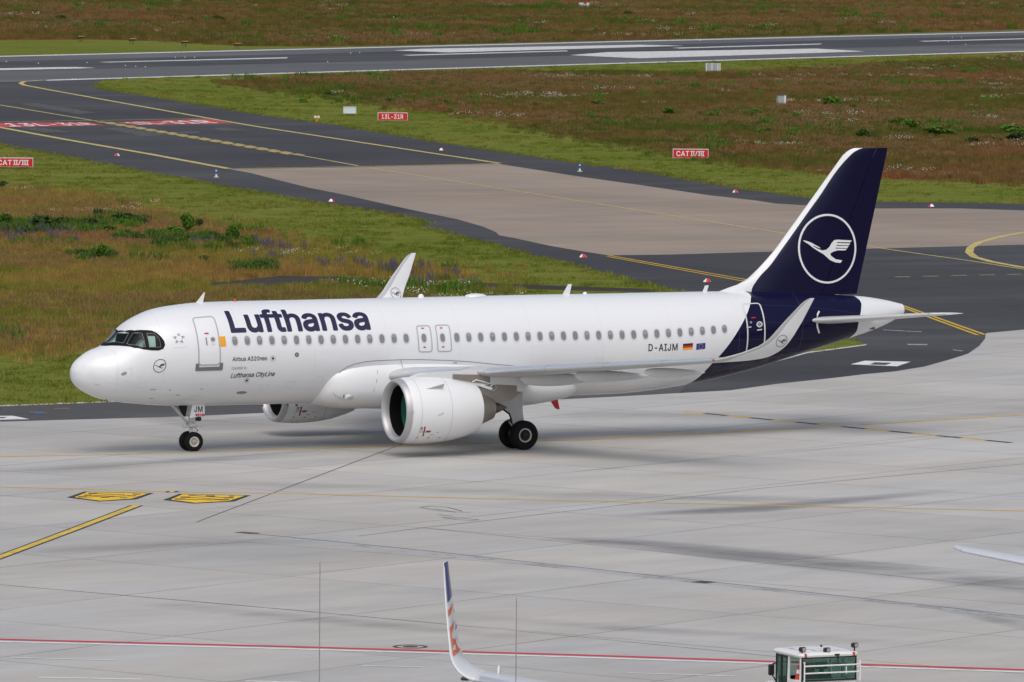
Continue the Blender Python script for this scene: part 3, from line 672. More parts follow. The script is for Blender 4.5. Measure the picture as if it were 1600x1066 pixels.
    'r': (259, ['46,-13 41,-10 38,-1 38,380 40,386 43,391 52,394 115,394 121,391 124,386 127,368 145,381 169,393 190,399 226,400 247,398 253,395 257,389 258,323 256,314 253,311 244,307 202,310 169,302 154,292 141,278 135,266 129,248 129,-1 127,-7 124,-12 115,-15 52,-15']),
    's': (365, ['149,-22 110,-13 89,-3 68,10 50,28 37,45 26,69 21,93 22,99 26,105 41,111 89,122 98,122 106,117 116,93 122,84 135,72 161,63 191,61 203,62 224,69 245,84 252,102 250,114 242,125 224,135 143,155 116,164 83,179 65,193 47,216 34,246 33,294 40,318 53,342 83,371 119,388 149,397 209,398 227,396 254,389 281,375 293,367 312,348 327,324 338,297 339,288 336,282 326,274 281,264 266,262 256,267 244,291 233,304 224,309 206,316 179,317 158,313 140,304 127,288 124,276 125,268 135,255 146,248 182,236 260,217 293,201 302,195 319,180 331,165 337,153 343,135 345,123 345,84 338,61 324,36 305,16 292,6 269,-7 245,-16 218,-22']),
    't': (227, ['146,-18 110,-9 98,-2 78,13 62,37 52,61 49,91 49,310 47,312 2,313 -4,316 -8,322 -9,328 -9,379 -6,388 5,393 48,394 49,472 53,481 62,486 128,486 137,481 141,472 142,394 206,393 215,388 219,379 219,325 214,316 206,312 146,312 141,310 142,85 147,73 158,67 176,65 203,69 212,66 219,52 228,7 227,-2 224,-8 203,-18']),
    'u': (410, ['154,-18 130,-13 103,0 88,10 69,30 58,48 46,75 39,102 38,123 38,378 39,384 43,390 52,394 115,394 124,390 128,384 129,138 131,123 136,108 148,87 169,72 184,67 211,65 238,74 253,83 261,93 275,117 281,141 281,378 282,384 286,390 295,394 358,394 367,390 372,381 371,-6 367,-12 358,-16 295,-16 285,-9 282,-3 282,12 280,16 268,5 238,-10 211,-19 175,-20']),
    'y': (389, ['61,-158 40,-152 35,-149 32,-143 34,-128 49,-77 58,-72 76,-72 97,-75 112,-69 128,-50 146,-2 6,364 3,373 4,382 7,388 16,393 85,393 91,391 97,387 157,223 193,121 196,120 199,131 292,387 298,391 304,393 373,393 382,388 386,379 385,373 367,325 214,-74 202,-98 190,-116 175,-132 153,-146 139,-153 115,-159 76,-160']),
}
# the heavier cut used for the airline title
HEAVY = {
    'L': (393, ['50,-22 39,-13 36,-1 36,509 38,518 47,529 59,532 128,532 137,529 146,518 148,509 148,308 149,82 362,81 371,79 381,71 385,62 385,-1 383,-10 374,-21 365,-24 59,-24']),
    'a': (389, ['131,-31 116,-29 89,-20 62,-6 40,14 29,29 17,50 7,80 6,116 8,134 13,155 20,170 30,185 48,203 62,212 86,224 119,235 182,246 245,254 251,257 252,260 248,278 238,293 221,303 197,307 182,306 161,300 140,288 131,278 122,263 113,254 104,250 92,250 35,267 29,270 21,278 18,287 18,299 23,311 35,333 40,341 71,371 104,391 149,405 170,408 218,408 251,402 272,395 296,383 311,373 333,350 342,335 350,317 357,296 361,260 361,-1 358,-13 350,-21 341,-24 275,-24 263,-20 254,-7 230,-19 203,-29 167,-33', '154,71 182,70 200,74 230,90 242,107 248,122 252,140 252,152 248,154 221,150 158,140 140,134 122,122 117,110 117,98 121,89 126,83 137,76']),
    'f': (254, ['71,-22 60,-13 57,-4 57,299 53,303 2,303 -7,306 -13,312 -18,323 -18,380 -16,389 -7,400 2,403 56,404 58,458 67,485 75,500 86,513 105,530 120,539 146,549 164,553 218,553 248,546 259,539 266,527 267,515 248,455 242,448 230,444 221,444 200,450 179,447 173,443 167,428 167,404 233,403 242,399 248,392 252,383 252,326 248,314 242,307 236,304 170,303 166,299 166,-1 164,-10 155,-21 146,-24 80,-24']),
    'h': (410, ['43,-22 32,-13 29,-1 29,509 32,521 40,529 49,532 118,532 127,529 135,521 138,512 139,385 142,385 166,397 193,406 211,408 253,408 280,401 304,392 322,380 349,353 364,329 374,305 376,293 380,275 381,242 381,-4 378,-13 370,-21 361,-24 292,-24 283,-21 274,-10 272,-1 272,233 268,260 263,275 247,294 226,303 202,304 178,298 160,286 147,269 139,242 138,-1 136,-10 127,-21 118,-24 52,-24']),
    'n': (410, ['43,-22 32,-13 29,-1 29,383 32,392 43,401 52,403 115,403 127,397 132,392 136,383 166,397 193,406 211,408 256,408 304,392 322,380 347,356 356,344 364,329 374,305 380,275 381,251 381,116 381,-4 378,-13 370,-21 361,-24 292,-24 281,-19 275,-13 272,-4 272,233 268,260 263,275 257,284 241,297 226,303 214,304 199,304 184,300 163,289 151,275 141,254 138,239 138,-1 136,-10 127,-21 118,-24 52,-24']),
    's': (365, ['146,-30 107,-21 80,-9 63,3 39,27 28,42 16,69 12,96 16,108 23,114 41,121 86,131 98,131 107,128 115,120 125,96 137,82 152,75 176,70 203,72 221,78 232,84 238,90 243,102 242,108 239,115 227,124 200,133 140,147 113,156 80,170 62,184 50,196 38,213 26,243 24,294 31,321 44,345 80,380 107,393 146,405 155,407 212,407 227,406 260,396 284,384 297,375 321,351 336,327 348,297 348,288 345,279 332,267 281,254 263,253 254,257 247,264 235,288 221,300 206,306 179,308 158,303 143,295 136,285 133,276 134,271 140,262 155,254 272,222 299,209 316,195 340,168 351,141 355,114 354,81 345,54 333,33 308,7 295,-3 272,-16 245,-25 218,-31 167,-32']),
    't': (227, ['143,-26 131,-25 101,-15 80,-1 69,10 56,28 46,52 43,61 40,91 40,301 38,303 2,303 -7,307 -14,313 -18,325 -18,379 -15,391 -4,400 39,403 40,475 44,484 50,491 62,495 128,495 140,491 146,484 150,475 151,403 212,401 218,398 224,391 228,379 228,325 225,316 221,311 215,306 206,303 155,303 150,301 150,100 152,85 154,79 161,75 173,74 206,78 218,72 224,64 227,55 237,10 237,1 233,-11 227,-18 206,-26 182,-28']),
    'u': (410, ['154,-28 121,-19 100,-9 85,1 61,25 46,51 36,75 30,102 29,123 29,381 33,393 40,399 49,403 118,403 127,399 137,387 138,138 144,111 154,94 166,83 175,79 187,76 208,74 235,83 253,97 266,120 272,141 273,387 283,399 292,403 361,403 373,397 379,390 381,381 381,-3 377,-15 370,-21 361,-25 295,-25 283,-20 271,-4 241,-19 214,-27 190,-29']),
}
def text_polys(body, bold=0.0, shear=0.0, spacing=1.0):
    """flat triangulated lettering standing on the line y = 0; returns verts, faces, width, height"""
    V, F, x0 = [], [], 0.0
    for ch in body:
        if ch == " ":
            x0 += 220; continue
        adv, cs = (HEAVY if bold else GLYPHS)[ch]
        loops = [[tuple(map(int, p.split(","))) for p in c.split()] for c in cs]
        ar = [sum(p[0] * q[1] - q[0] * p[1] for p, q in zip(l, l[1:] + l[:1])) for l in loops]
        big = max(range(len(loops)), key=lambda k: abs(ar[k]))
        outs = [k for k in range(len(loops)) if ar[k] * ar[big] > 0]
        hol = [k for k in range(len(loops)) if ar[k] * ar[big] < 0]
        for k in outs:
            grp = [loops[k]] + ([loops[h] for h in hol] if k == big else [])
            base = len(V)
            for l in grp: V += [((p[0] + x0 + p[1] * shear) / 1000, p[1] / 1000) for p in l]
            F += [tuple(base + i for i in t) for t in tessellate_polygon([[Vector((p[0], p[1], 0)) for p in l] for l in grp])]
        x0 += adv * spacing
    V = np.array(V)
    V[:, 0] -= V[:, 0].min()
    return V, F, V[:, 0].max(), V[:, 1].max()
def flat_bm(parts):
    bm = bmesh.new()
    for V, F in parts:
        vs = [bm.verts.new((p[0], p[1], 0)) for p in V]
        for f in F:
            try: bm.faces.new([vs[i] for i in f])
            except ValueError: pass
    return bm
def poly_part(P):
    return [tuple(p) for p in P], [tuple(t) for t in tessellate_polygon([[Vector((p[0], p[1], 0)) for p in P]])]
def ring_part(P, Q):
    n = len(P)
    return list(P) + list(Q), [(i, (i + 1) % n, n + (i + 1) % n, n + i) for i in range(n)]
def circle(cx, cy, rx, ry=None, n=40):
    ry = ry or rx
    return [(cx + rx * math.cos(2 * PI * k / n), cy + ry * math.sin(2 * PI * k / n)) for k in range(n)]
def rrect(x0, y0, x1, y1, r, n=6):
    out = []
    for cx, cy, a in ((x1 - r, y1 - r, 0), (x0 + r, y1 - r, 90), (x0 + r, y0 + r, 180), (x1 - r, y0 + r, 270)):
        out += [(cx + r * math.cos(rad(a + 90 * k / n)), cy + r * math.sin(rad(a + 90 * k / n))) for k in range(n + 1)]
    return out
def decal(name, parts, fmap, mat, parent, du=None, dv=.12):
    """a flat 2D shape cut into strips and laid on a curved skin by fmap(a, b) -> point"""
    bm = flat_bm(parts)
    V = [v.co.copy() for v in bm.verts]
    for ax, st in ((1, dv), (0, du)):
        if not st: continue
        lo, hi = min(v[ax] for v in V), max(v[ax] for v in V)
        k = math.floor(lo / st) + 1
        while k * st < hi:
            no = Vector((0, 1, 0)) if ax == 1 else Vector((1, 0, 0))
            bmesh.ops.bisect_plane(bm, geom=bm.verts[:] + bm.edges[:] + bm.faces[:], plane_co=no * (k * st), plane_no=no, dist=1e-5)
            k += 1
    for v in bm.verts:
        v.co = Vector(fmap(v.co.x, v.co.y))
    for f in bm.faces: f.smooth = True
    me = bpy.data.meshes.new(name)
    bm.to_mesh(me)
    bm.free()
    return link(name, me, parent, mat)

# ------------------------------------------------------------------ the airliner on the apron
AIR = empty("airliner")
tag(AIR, "white twin engined airliner with dark blue tail taxiing across the apron", "airliner")
_xs = np.array([0, .06, .2, .45, .85, 1.3, 1.75, 2.3, 2.9, 3.6, 4.5, 5.6, 7, 10, 20, 24, 26, 28, 30, 32, 34, 35.5, 36.6, 37.45])
_zt = np.array([3.21, 3.46, 3.66, 3.856, 4.09, 4.245, 4.55, 5.102, 5.434, 5.674, 5.806, 5.886, 5.904, 5.9, 5.905, 5.892, 5.89, 5.888, 5.868, 5.81, 5.667, 5.556, 5.393, 5.2])
_zb = np.array([3.21, 2.93, 2.72, 2.521, 2.312, 2.153, 2.061, 1.982, 1.921, 1.858, 1.817, 1.785, 1.779, 1.77, 1.769, 1.8, 1.947, 2.20, 2.57, 3.08, 3.594, 3.982, 4.33, 4.72])
_hw = np.array([0, .25, .46, .71, .98, 1.2, 1.37, 1.54, 1.68, 1.8, 1.9, 1.96, 1.975, 1.975, 1.975, 1.975, 1.95, 1.83, 1.62, 1.33, .98, .7, .48, .26])
X0 = -.05
def pchip(x, X, Y):
    h = np.diff(X); d = np.diff(Y) / h; m = np.zeros(len(X))
    for i in range(1, len(X) - 1):
        if d[i - 1] * d[i] > 0:
            w1 = 2 * h[i] + h[i - 1]; w2 = h[i] + 2 * h[i - 1]
            m[i] = (w1 + w2) / (w1 / d[i - 1] + w2 / d[i])
    m[0] = d[0]; m[-1] = d[-1]
    k = np.clip(np.searchsorted(X, x) - 1, 0, len(h) - 1); t = (x - X[k]) / h[k]
    return (2*t**3 - 3*t**2 + 1)*Y[k] + (t**3 - 2*t**2 + t)*h[k]*m[k] + (-2*t**3 + 3*t**2)*Y[k + 1] + (t**3 - t**2)*h[k]*m[k + 1]
_G = np.concatenate([np.linspace(0, 1, 400) ** 2 * 6, np.linspace(6.02, 37.45, 1600)])
_sx = np.sqrt(_xs)
GT, GB, GW = (pchip(np.sqrt(_G), _sx, a) for a in (_zt, _zb, _hw))
def sec(x):
    x = min(max(x - X0, 0), 37.45)
    a, b, w = np.interp(x, _G, GT), np.interp(x, _G, GB), np.interp(x, _G, GW)
    return (a + b) / 2, (a - b) / 2, max(w, 1e-4)
RG = 2.02
def skin(x, t, off=.005):
    """point of the port skin: station x, girth t metres above the widest line (past the crown it runs down the other side)"""
    zm, hh, w = sec(x)
    p = t / RG
    n = Vector((0, -math.cos(p) / w, math.sin(p) / hh)).normalized()
    return Vector((x, -w * math.cos(p), zm + hh * math.sin(p))) + n * off
def sk(u, v):
    """surveyed point on the port skin -> (x, t)"""
    d = ray(u, v)
    lo, hi = -2.2, 1.2
    best = None
    for i in range(425):
        y = lo + (hi - lo) * i / 424
        P = CAM + d * (y - CAM[1]) / d[1]
        if P[0] < X0 + .02: continue
        zm, hh, w = sec(P[0])
        f = (P[1] / w) ** 2 + ((P[2] - zm) / hh) ** 2 - 1
        if best is None or f < best[0]:
            best = (f, P[0], RG * math.atan2((P[2] - zm) / hh, -P[1] / w))
        if f <= 0: break
    return best[1], best[2]
def skp(pts): return [sk(*p) for p in pts]

def fuselage_mat():
    m, n, l, b = nt("fuselage_paint")
    s = n.new("ShaderNodeSeparateXYZ"); l.new(obj_(n), s.inputs[0])
    bt = [(1086, 594), (1109, 572), (1119, 562), (1140, 537), (1153.7, 516), (1162.7, 500), (1170, 483), (1173, 468), (1171.5, 460)]
    P = []
    for u, v in bt:
        x, t = sk(u, v); q = skin(x, t, 0); P.append((q.z, q.x))
    P = [(1.6, P[0][1] - .45)] + P + [(6.0, P[-1][1] - .05)]
    a = curve_mask(n, l, P, s.outputs[0], s.outputs[2])
    bt2 = [(1336, 463.4), (1344.9, 472), (1345.6, 482), (1341.4, 504), (1338, 518), (1329, 527)]
    P2 = []
    for u, v in bt2:
        x, t = sk(u, v); q = skin(x, t, 0); P2.append((q.z, q.x))
    P2 = [(3.0, P2[-1][1])] + P2[::-1] + [(6.0, P2[0][1])]
    c = curve_mask(n, l, P2, s.outputs[0], s.outputs[2])
    f = math_(n, l, 'MULTIPLY', a, math_(n, l, 'SUBTRACT', 1.0, c))
    dirt = noise_(n, l, obj_(n), .7, 5, .7, (.3, 1, 1))
    w = mix_(n, l, dirt, (.745, .76, .785), (.775, .79, .81))
    col = mix_(n, l, f, w, navy_c)
    # painted frame seams, a shade darker
    fr = math_(n, l, 'FRACT', math_(n, l, 'DIVIDE', s.outputs[0], 3.2))
    seam = math_(n, l, 'LESS_THAN', fr, .006)
    col = mix_(n, l, math_(n, l, 'MULTIPLY', seam, .14), col, (.3, .3, .31))
    # lap joints along the barrel and streaked grime on the belly
    ang = math_(n, l, 'ARCTAN2', math_(n, l, 'SUBTRACT', s.outputs[2], 3.84), math_(n, l, 'ABSOLUTE', s.outputs[1]))
    lap = math_(n, l, 'LESS_THAN', math_(n, l, 'FRACT', math_(n, l, 'DIVIDE', math_(n, l, 'ADD', ang, 2.02), .42)), .014)
    col = mix_(n, l, math_(n, l, 'MULTIPLY', lap, .10), col, (.35, .35, .36))
    gr = noise_(n, l, obj_(n), 1.1, 5, .7, (.22, 1, 1))
    low = math_(n, l, 'LESS_THAN', ang, -.55)
    grime = math_(n, l, 'MULTIPLY', ramp_(n, l, gr, [(.48, 0.0), (.72, 1.0)]), math_(n, l, 'MULTIPLY', low, .22))
    col = mix_(n, l, grime, col, (.42, .40, .36))
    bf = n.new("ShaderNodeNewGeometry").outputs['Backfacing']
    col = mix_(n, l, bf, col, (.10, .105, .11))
    l.new(col, b.inputs['Base Color'])
    b.inputs['Roughness'].default_value = .27
    l.new(math_(n, l, 'SUBTRACT', .5, math_(n, l, 'MULTIPLY', f, .42)), b.inputs['Coat Weight'])
    l.new(math_(n, l, 'SUBTRACT', .5, math_(n, l, 'MULTIPLY', f, .32)), b.inputs['Specular IOR Level'])
    b.inputs['Coat Roughness'].default_value = .05
    return m
fus_m = fuselage_mat()
xf = np.concatenate([[0, .008, .025, .05, .09, .14], np.linspace(.2, 6, 60), np.linspace(6.4, 37.45, 110)]) + X0
NS = 96
fm = MB()
rings = []
for x in xf:
    zm, hh, w = sec(x)
    rings.append([(x, -w * math.cos(2 * PI * k / NS), zm + hh * math.sin(2 * PI * k / NS)) for k in range(NS)])
fm.loft(rings)
FUS = fm.build("fuselage", fus_m, AIR, smooth=True)
# cockpit openings cut through the skin
def cutter(polys):
    mb = MB()
    for P in polys:
        mb.prism(P, lambda a, b: (a, -2.6, b), lambda a, b: (a, -.03, b))
    o = mb.build("cutter", None)
    return o
PANES = [None,
         [(197.3, 537.8), (207.3, 521), (221.7, 520.9), (227.3, 542.3), (221, 543.0), (203, 540)],
         [(228.4, 521.2), (241, 521.2), (248.5, 529), (251.4, 542), (250, 543.3), (233, 543)]]
HOLES = [[(1.43, 3.05), (1.90, 3.08)] + skp([(201.5, 521), (192.5, 537.2)])] + [skp(P) for P in PANES[1:]]
def xz(P):
    out = []
    for x, t in P:
        q = skin(x, t, 0); out.append((q.x, q.z))
    return out
cut = cutter([xz(P) for P in HOLES])
md = FUS.modifiers.new("openings", 'BOOLEAN')
md.object = cut
md.operation = 'DIFFERENCE'
md.solver = 'EXACT'
dg = bpy.context.evaluated_depsgraph_get(); dg.update()
new = bpy.data.meshes.new_from_object(FUS.evaluated_get(dg))
FUS.modifiers.clear()
# keep only the skin: the cutter's own walls inside the cockpit go
bm = bmesh.new(); bm.from_mesh(new)
dead = []
for f in bm.faces:
    c = f.calc_center_median()
    zm, hh, w = sec(c.x)
    if 1.2 < c.x < 4 and (c.y / w) ** 2 + ((c.z - zm) / hh) ** 2 < .93: dead.append(f)
bmesh.ops.delete(bm, geom=dead, context='FACES')
for f in bm.faces: f.smooth = True
bm.to_mesh(new); bm.free()
FUS.data = new
FUS.data.name = "fuselage"
if not FUS.data.materials: FUS.data.materials.append(fus_m)
bpy.data.objects.remove(cut)

# cockpit window surround: black mask with holes, carried over the crown to the starboard side
MASK = [(156, 541.4), (165, 541), (180, 540.7), (198, 541.7), (210, 544.2), (225, 546.6), (236.3, 547.8), (247.5, 548), (255, 545.3), (257.8, 539.5), (256.5, 533.5), (251.3, 526.2), (243.8, 520), (236.3, 517), (225, 516.2), (210, 517), (195, 518), (180, 519)]
mk = skp(MASK)
crown = RG * PI / 2
xb = mk[0][0] + .10
def ring_from(poly, holes):
    tr = tessellate_polygon([[Vector((p[0], p[1], 0)) for p in poly]] + [[Vector((p[0], p[1], 0)) for p in h] for h in holes])
    V = list(poly)
    for h in holes: V += h
    return V, [tuple(t) for t in tr]
outer = [(1.25, crown)] + mk[1:-1] + [(1.965, crown)]
holes = HOLES
CW = decal("cockpit_window_frame", [ring_from(outer, holes)], lambda a, b: skin(a, b, .014), black, AIR, .05, .04)
mirror = [(a, 2 * crown - b) for a, b in outer]
decal("cockpit_window_frame", [poly_part(mirror)], lambda a, b: skin(a, b, .014), black, AIR, .05, .04)
decal("windscreen_pane", [poly_part([(a, 2 * crown - b) for a, b in HOLES[0]])], lambda a, b: skin(a, b, .018), M("starboard_glass", (.02, .03, .03), .05), CW, .15, .1)
for nm, P in zip(("windscreen_pane", "side_pane", "side_pane"), holes):
    cx = sum(p[0] for p in P) / len(P); cy = sum(p[1] for p in P) / len(P)
    decal(nm, [poly_part([(cx + (a - cx) * 1.02, cy + (b - cy) * 1.02) for a, b in P])], lambda a, b: skin(a, b, -.006), cockpit_glass, CW, .15, .1)
    inn = [(cx + (a - cx) * .94, cy + (b - cy) * .95) for a, b in P]
    decal("pane_trim", [ring_part(P, inn)], lambda a, b: skin(a, b, .018), M("pane_trim_grey", (.20, .215, .22), .5), CW, .05, .04)
# what stands behind the glass
mb = MB()
mb.box((2.75, 0, 3.3), (2.1, 2.2, .06)); mb.box((3.75, 0, 4.15), (.06, 2.0, 1.7)); mb.box((1.95, 0, 3.95), (.35, 1.9, .35), None, .05); mb.box((2.6, 0, 4.98), (.7, .9, .08))
mb.build("cockpit_interior", M("cockpit_trim", (.07, .075, .08), .8), AIR)
mb = MB()
mb.box((2.66, -.70, 3.66), (.5, .5, .14), None, .04); mb.box((2.96, -.70, 4.10), (.14, .48, .8), None, .05); mb.box((2.99, -.70, 4.60), (.10, .28, .2), None, .04)
mb.build("pilot_seat", M("seat_fabric", (.03, .035, .05), .8), AIR)
decal("sun_blind", [poly_part(skp([(230.5, 524.5), (242.5, 524.5), (244, 541.5), (233, 541.8)]))], lambda a, b: skin(a, b, -.05), M("blind_fabric", (.70, .76, .74), .8), AIR, .15, .1)

# cabin windows
def win_mesh(x):
    t0 = WT(x)
    def shape(rx, ry): return [(x + rx * abs(math.cos(a)) ** .8 * (1 if math.cos(a) >= 0 else -1), t0 + ry * abs(math.sin(a)) ** .8 * (1 if math.sin(a) >= 0 else -1)) for a in np.linspace(0, 2 * PI, 25)[:-1]]
    return shape
_wa, _wb = sk(366.9, 532.9), sk(1132.2, 514.3)
def WT(x): return _wa[1] + (_wb[1] - _wa[1]) * (x - _wa[0]) / (_wb[0] - _wa[0])
FW_ = [366.9, 386.0, 405.4, 424.9, 444.0, 463.2, 482.1, 501.1, 520.5, 539.1, 558.5, 577.4, 596.3, 615.1, 634.0]
RW_ = [713.4, 732, 750.8, 769.1, 787.7, 806.2, 824.8, 843.1, 861.4, 879.7, 897.7, 916.3, 934.3, 952.9, 971.2, 989.2, 1007.5, 1025.5, 1043.5, 1061.5, 1079.3, 1097.3, 1114.8, 1132.2]
def wx(us):
    xs = [sk(u, 531 - (u - 420) * .0243)[0] for u in us]
    a, b = np.polyfit(range(len(xs)), xs, 1)
    return [a * i + b for i in range(len(xs))]
WX = wx(FW_) + wx(RW_)
for i, x in enumerate(WX):
    sh = win_mesh(x)
    fr = decal("cabin_window", [ring_part(sh(.155, .225), sh(.112, .175))], lambda a, b: skin(a, b, .008), bezel_m, AIR, None, .15)
    pn = decal("pane", [poly_part(sh(.118, .180))], lambda a, b: skin(a, b, .005), pane_m, fr, None, .15)
    if i % 5 in (1, 3) or RNG.random() < .25:       # blind partly drawn
        k = RNG.uniform(.0, .10)
        cl = [(a, max(b, WT(x) + k)) for a, b in sh(.085, .145)]
        decal("window_blind", [poly_part(cl)], lambda a, b: skin(a, b, .0065), M("blind_grey", (.30, .30, .31), .6), fr, None, .15)
def outline(name, P, w, mat, parent, off=.008, du=None):
    n = len(P)
    cx = sum(p[0] for p in P) / n; cy = sum(p[1] for p in P) / n
    Q = []
    for i in range(n):
        a, b, c = Vector(P[i - 1]), Vector(P[i]), Vector(P[(i + 1) % n])
        d = ((b - a).normalized() + (c - b).normalized()).normalized()
        nn = Vector((-d.y, d.x))
        if nn.dot(Vector((cx, cy)) - b) < 0: nn = -nn
        Q.append(tuple(b + nn * w))
    return decal(name, [ring_part(P, Q)], lambda a, b: skin(a, b, off), mat, parent, du, .12)
def disc(name, u, v, r, mat, parent, off=.010):
    x, t = sk(u, v)
    return decal(name, [poly_part(circle(x, t, r, n=20))], lambda a, b: skin(a, b, off), mat, parent, None, .2)
# doors
def door(corners, r, line, w, du=None):
    P = skp(corners)
    x0 = (P[0][0] + P[3][0]) / 2; x1 = (P[1][0] + P[2][0]) / 2
    t1 = (P[0][1] + P[1][1]) / 2; t0 = (P[2][1] + P[3][1]) / 2
    d = outline("passenger_door", rrect(x0, t0, x1, t1, r), w, line, AIR, .009, du)
    return d, x0, x1, t0, t1
d1_, x0, x1, t0, t1 = door([(299.5, 495.4), (335.8, 495), (343, 572), (307.7, 571)], .17, outline_grey, .055, .4)
decal("door_sill", [poly_part(rrect(x0 - .09, t0 - .2, x1 + .09, t0 - .05, .06))], lambda a, b: skin(a, b, .02), M("sill_metal", (.22, .215, .20), .45, .5), d1_, .3, .1)
for xe in (x0 - .1, x1 - .05): decal("door_sill_end", [poly_part(rrect(xe, t0 - .2, xe + .15, t0 + .10, .05))], lambda a, b: skin(a, b, .016), M("sill_metal", (.22, .215, .20), .45, .5), d1_, .3, .1)
disc("door_window", 332.5, 530.6, .085, pane_m, d1_)
outline("door_window_ring", circle(*sk(332.5, 530.6), .12, n=20), .03, bezel_m, d1_, .010)
decal("door_handle", [poly_part(rrect(*[c + d for c, d in zip(sk(322.5, 533.5), (-.03, -.16))], *[c + d for c, d in zip(sk(322.5, 533.5), (.03, .16))], .02))], lambda a, b: skin(a, b, .012), mark_grey, d1_)
decal("door_marking", [poly_part(rrect(*[c + d for c, d in zip(sk(322.5, 521.3), (-.09, -.03))], *[c + d for c, d in zip(sk(322.5, 521.3), (.09, .03))], .01))], lambda a, b: skin(a, b, .011), red, d1_)
decal("door_marking", [poly_part(rrect(*[c + d for c, d in zip(sk(333.5, 538), (-.09, -.03))], *[c + d for c, d in zip(sk(333.5, 538), (.09, .03))], .01))], lambda a, b: skin(a, b, .011), M("pale_pink_marking", (.75, .6, .58), .5), d1_)
d2_, x0, x1, t0, t1 = door([(1157.5, 474), (1186, 474), (1193.5, 548.7), (1164.5, 548.7)], .17, M("door_outline_white", (.62, .62, .63), .45), .065)
decal("door_sill", [poly_part(rrect(x0 - .15, t0 - .17, x1 + .12, t0 - .04, .05))], lambda a, b: skin(a, b, .02), M("rear_sill_metal", (.28, .27, .26), .45, .4), d2_, .3, .1)
disc("door_window", 1186.5, 507, .095, pane_m, d2_)
outline("door_window_ring", circle(*sk(1186.5, 507), .15, n=20), .05, bezel_m, d2_, .011)
for u, v, a, b, mm in ((1177, 496.7, .11, .025, red), (1170, 511.5, .12, .025, pale_grey), (1173, 504, .05, .05, mark_grey), (1186.5, 515.5, .12, .03, pale_grey)):
    x, t = sk(u, v)
    decal("door_marking", [poly_part(rrect(x - a, t - b, x + a, t + b, .012))], lambda p, q: skin(p, q, .012), mm, d2_)
x, t = sk(347, 533.6)
decal("orange_panel", [poly_part(rrect(x - .155, t - .21, x + .155, t + .20, .01))], lambda a, b: skin(a, b, .009), orange, AIR)
for cs, wi in (([(651.2, 508.7), (673.7, 508.3), (673.7, 550.7), (651.2, 550.9)], 662), ([(680.7, 507.6), (703.8, 507.3), (703.8, 550), (680.7, 550.3)], 691.2)):
    P = skp(cs)
    x0 = (P[0][0] + P[3][0]) / 2; x1 = (P[1][0] + P[2][0]) / 2; t1 = P[0][1]; t0 = P[2][1]
    ex = outline("emergency_exit", rrect(x0, t0, x1, t1, .13), .05, outline_grey, AIR)
    xw = sk(wi, 525.5)[0]
    sh = win_mesh(xw)
    decal("exit_window_bezel", [ring_part(sh(.14, .21), sh(.105, .165))], lambda a, b: skin(a, b, .008), bezel_m, ex, None, .15)
    decal("exit_window", [poly_part(sh(.108, .17))], lambda a, b: skin(a, b, .0055), pane_m, ex, None, .15)
    for dz in (.40, -.36):
        decal("exit_marking", [poly_part(rrect(xw - .06, WT(xw) + dz - .025, xw + .06, WT(xw) + dz + .025, .01))], lambda a, b: skin(a, b, .009), red, ex)

# lettering and emblems on the skin
def skin_text(name, body, ul, vl, ur, vr, htpx, mat, bold=0.0, shear=0.0, spacing=1.0, height=None):
    """text from its lower left to its lower right surveyed corner"""
    A, B = sk(ul, vl), sk(ur, vr)
    T = sk(ul, vl - htpx)
    V, F, W, H = text_polys(body, bold, shear, spacing)
    h = height or (T[1] - A[1])
    s = (B[0] - A[0]) / W
    V2 = [(A[0] + p[0] * s, A[1] + (B[1] - A[1]) * p[0] / W + p[1] * h / H) for p in V]
    return decal(name, [(V2, F)], lambda a, b: skin(a, b, .007), mat, AIR, None, .10)
navy_text = M("navy_lettering", (.008, .007, .045), .35, coat=.3)
black_text = M("black_lettering", (.02, .02, .022), .4)
skin_text("title_lettering", "Lufthansa", 360.6, 518.9, 579.5, 514.0, 34.0, navy_text, 1, 0, .99)
skin_text("type_lettering", "Airbus A320neo", 363, 564.6, 417.5, 562.9, 6.6, black_text)
skin_text("small_lettering", "Operated by", 361.5, 577.7, 385.5, 576.6, 5.0, M("grey_lettering", (.42, .42, .43), .5), .0)
skin_text("operator_lettering", "Lufthansa CityLine", 360, 590.4, 429, 587.4, 7.2, black_text, 0, .2)
skin_text("registration_lettering", "D-AIJM", 1013, 548.7, 1058.4, 547.4, 11.0, black_text, 0, 0, 1.12)
CRANE = [(472, 505), (488, 507), (500, 511), (515, 517), (530, 526), (553, 538), (556, 544), (540, 538), (523, 530), (518, 531), (545, 546), (566, 553), (585, 550), (600, 537), (612, 517), (625, 504), (640, 502), (712, 506), (704, 515), (640, 514), (637, 518), (704, 520), (696, 530), (637, 527), (634, 531), (697, 533), (689, 543), (632, 540), (629, 544), (688, 546), (680, 553), (640, 553), (618, 560), (604, 569), (610, 580), (632, 595), (665, 601), (656, 613), (630, 610), (604, 599), (570, 570), (545, 556), (520, 540), (498, 522), (484, 514)]
CRANE = [((a - 592) / 142, (545 - b) / 165) for a, b in CRANE]
def emblem(name, x, t, r, ring, fmap, mat, parent, du=None, dv=.1):
    n = 48
    return decal(name, [ring_part(circle(x, t, r, n=n), circle(x, t, r - ring, n=n)), poly_part([(x + a * r, t + b * r) for a, b in CRANE])], fmap, mat, parent, du, dv)
x, t = sk(249.4, 571.8)
emblem("emblem", x, t, .30, .028, lambda a, b: skin(x + (a - x) * .86, b, .007), black_text, AIR, .1, .1)
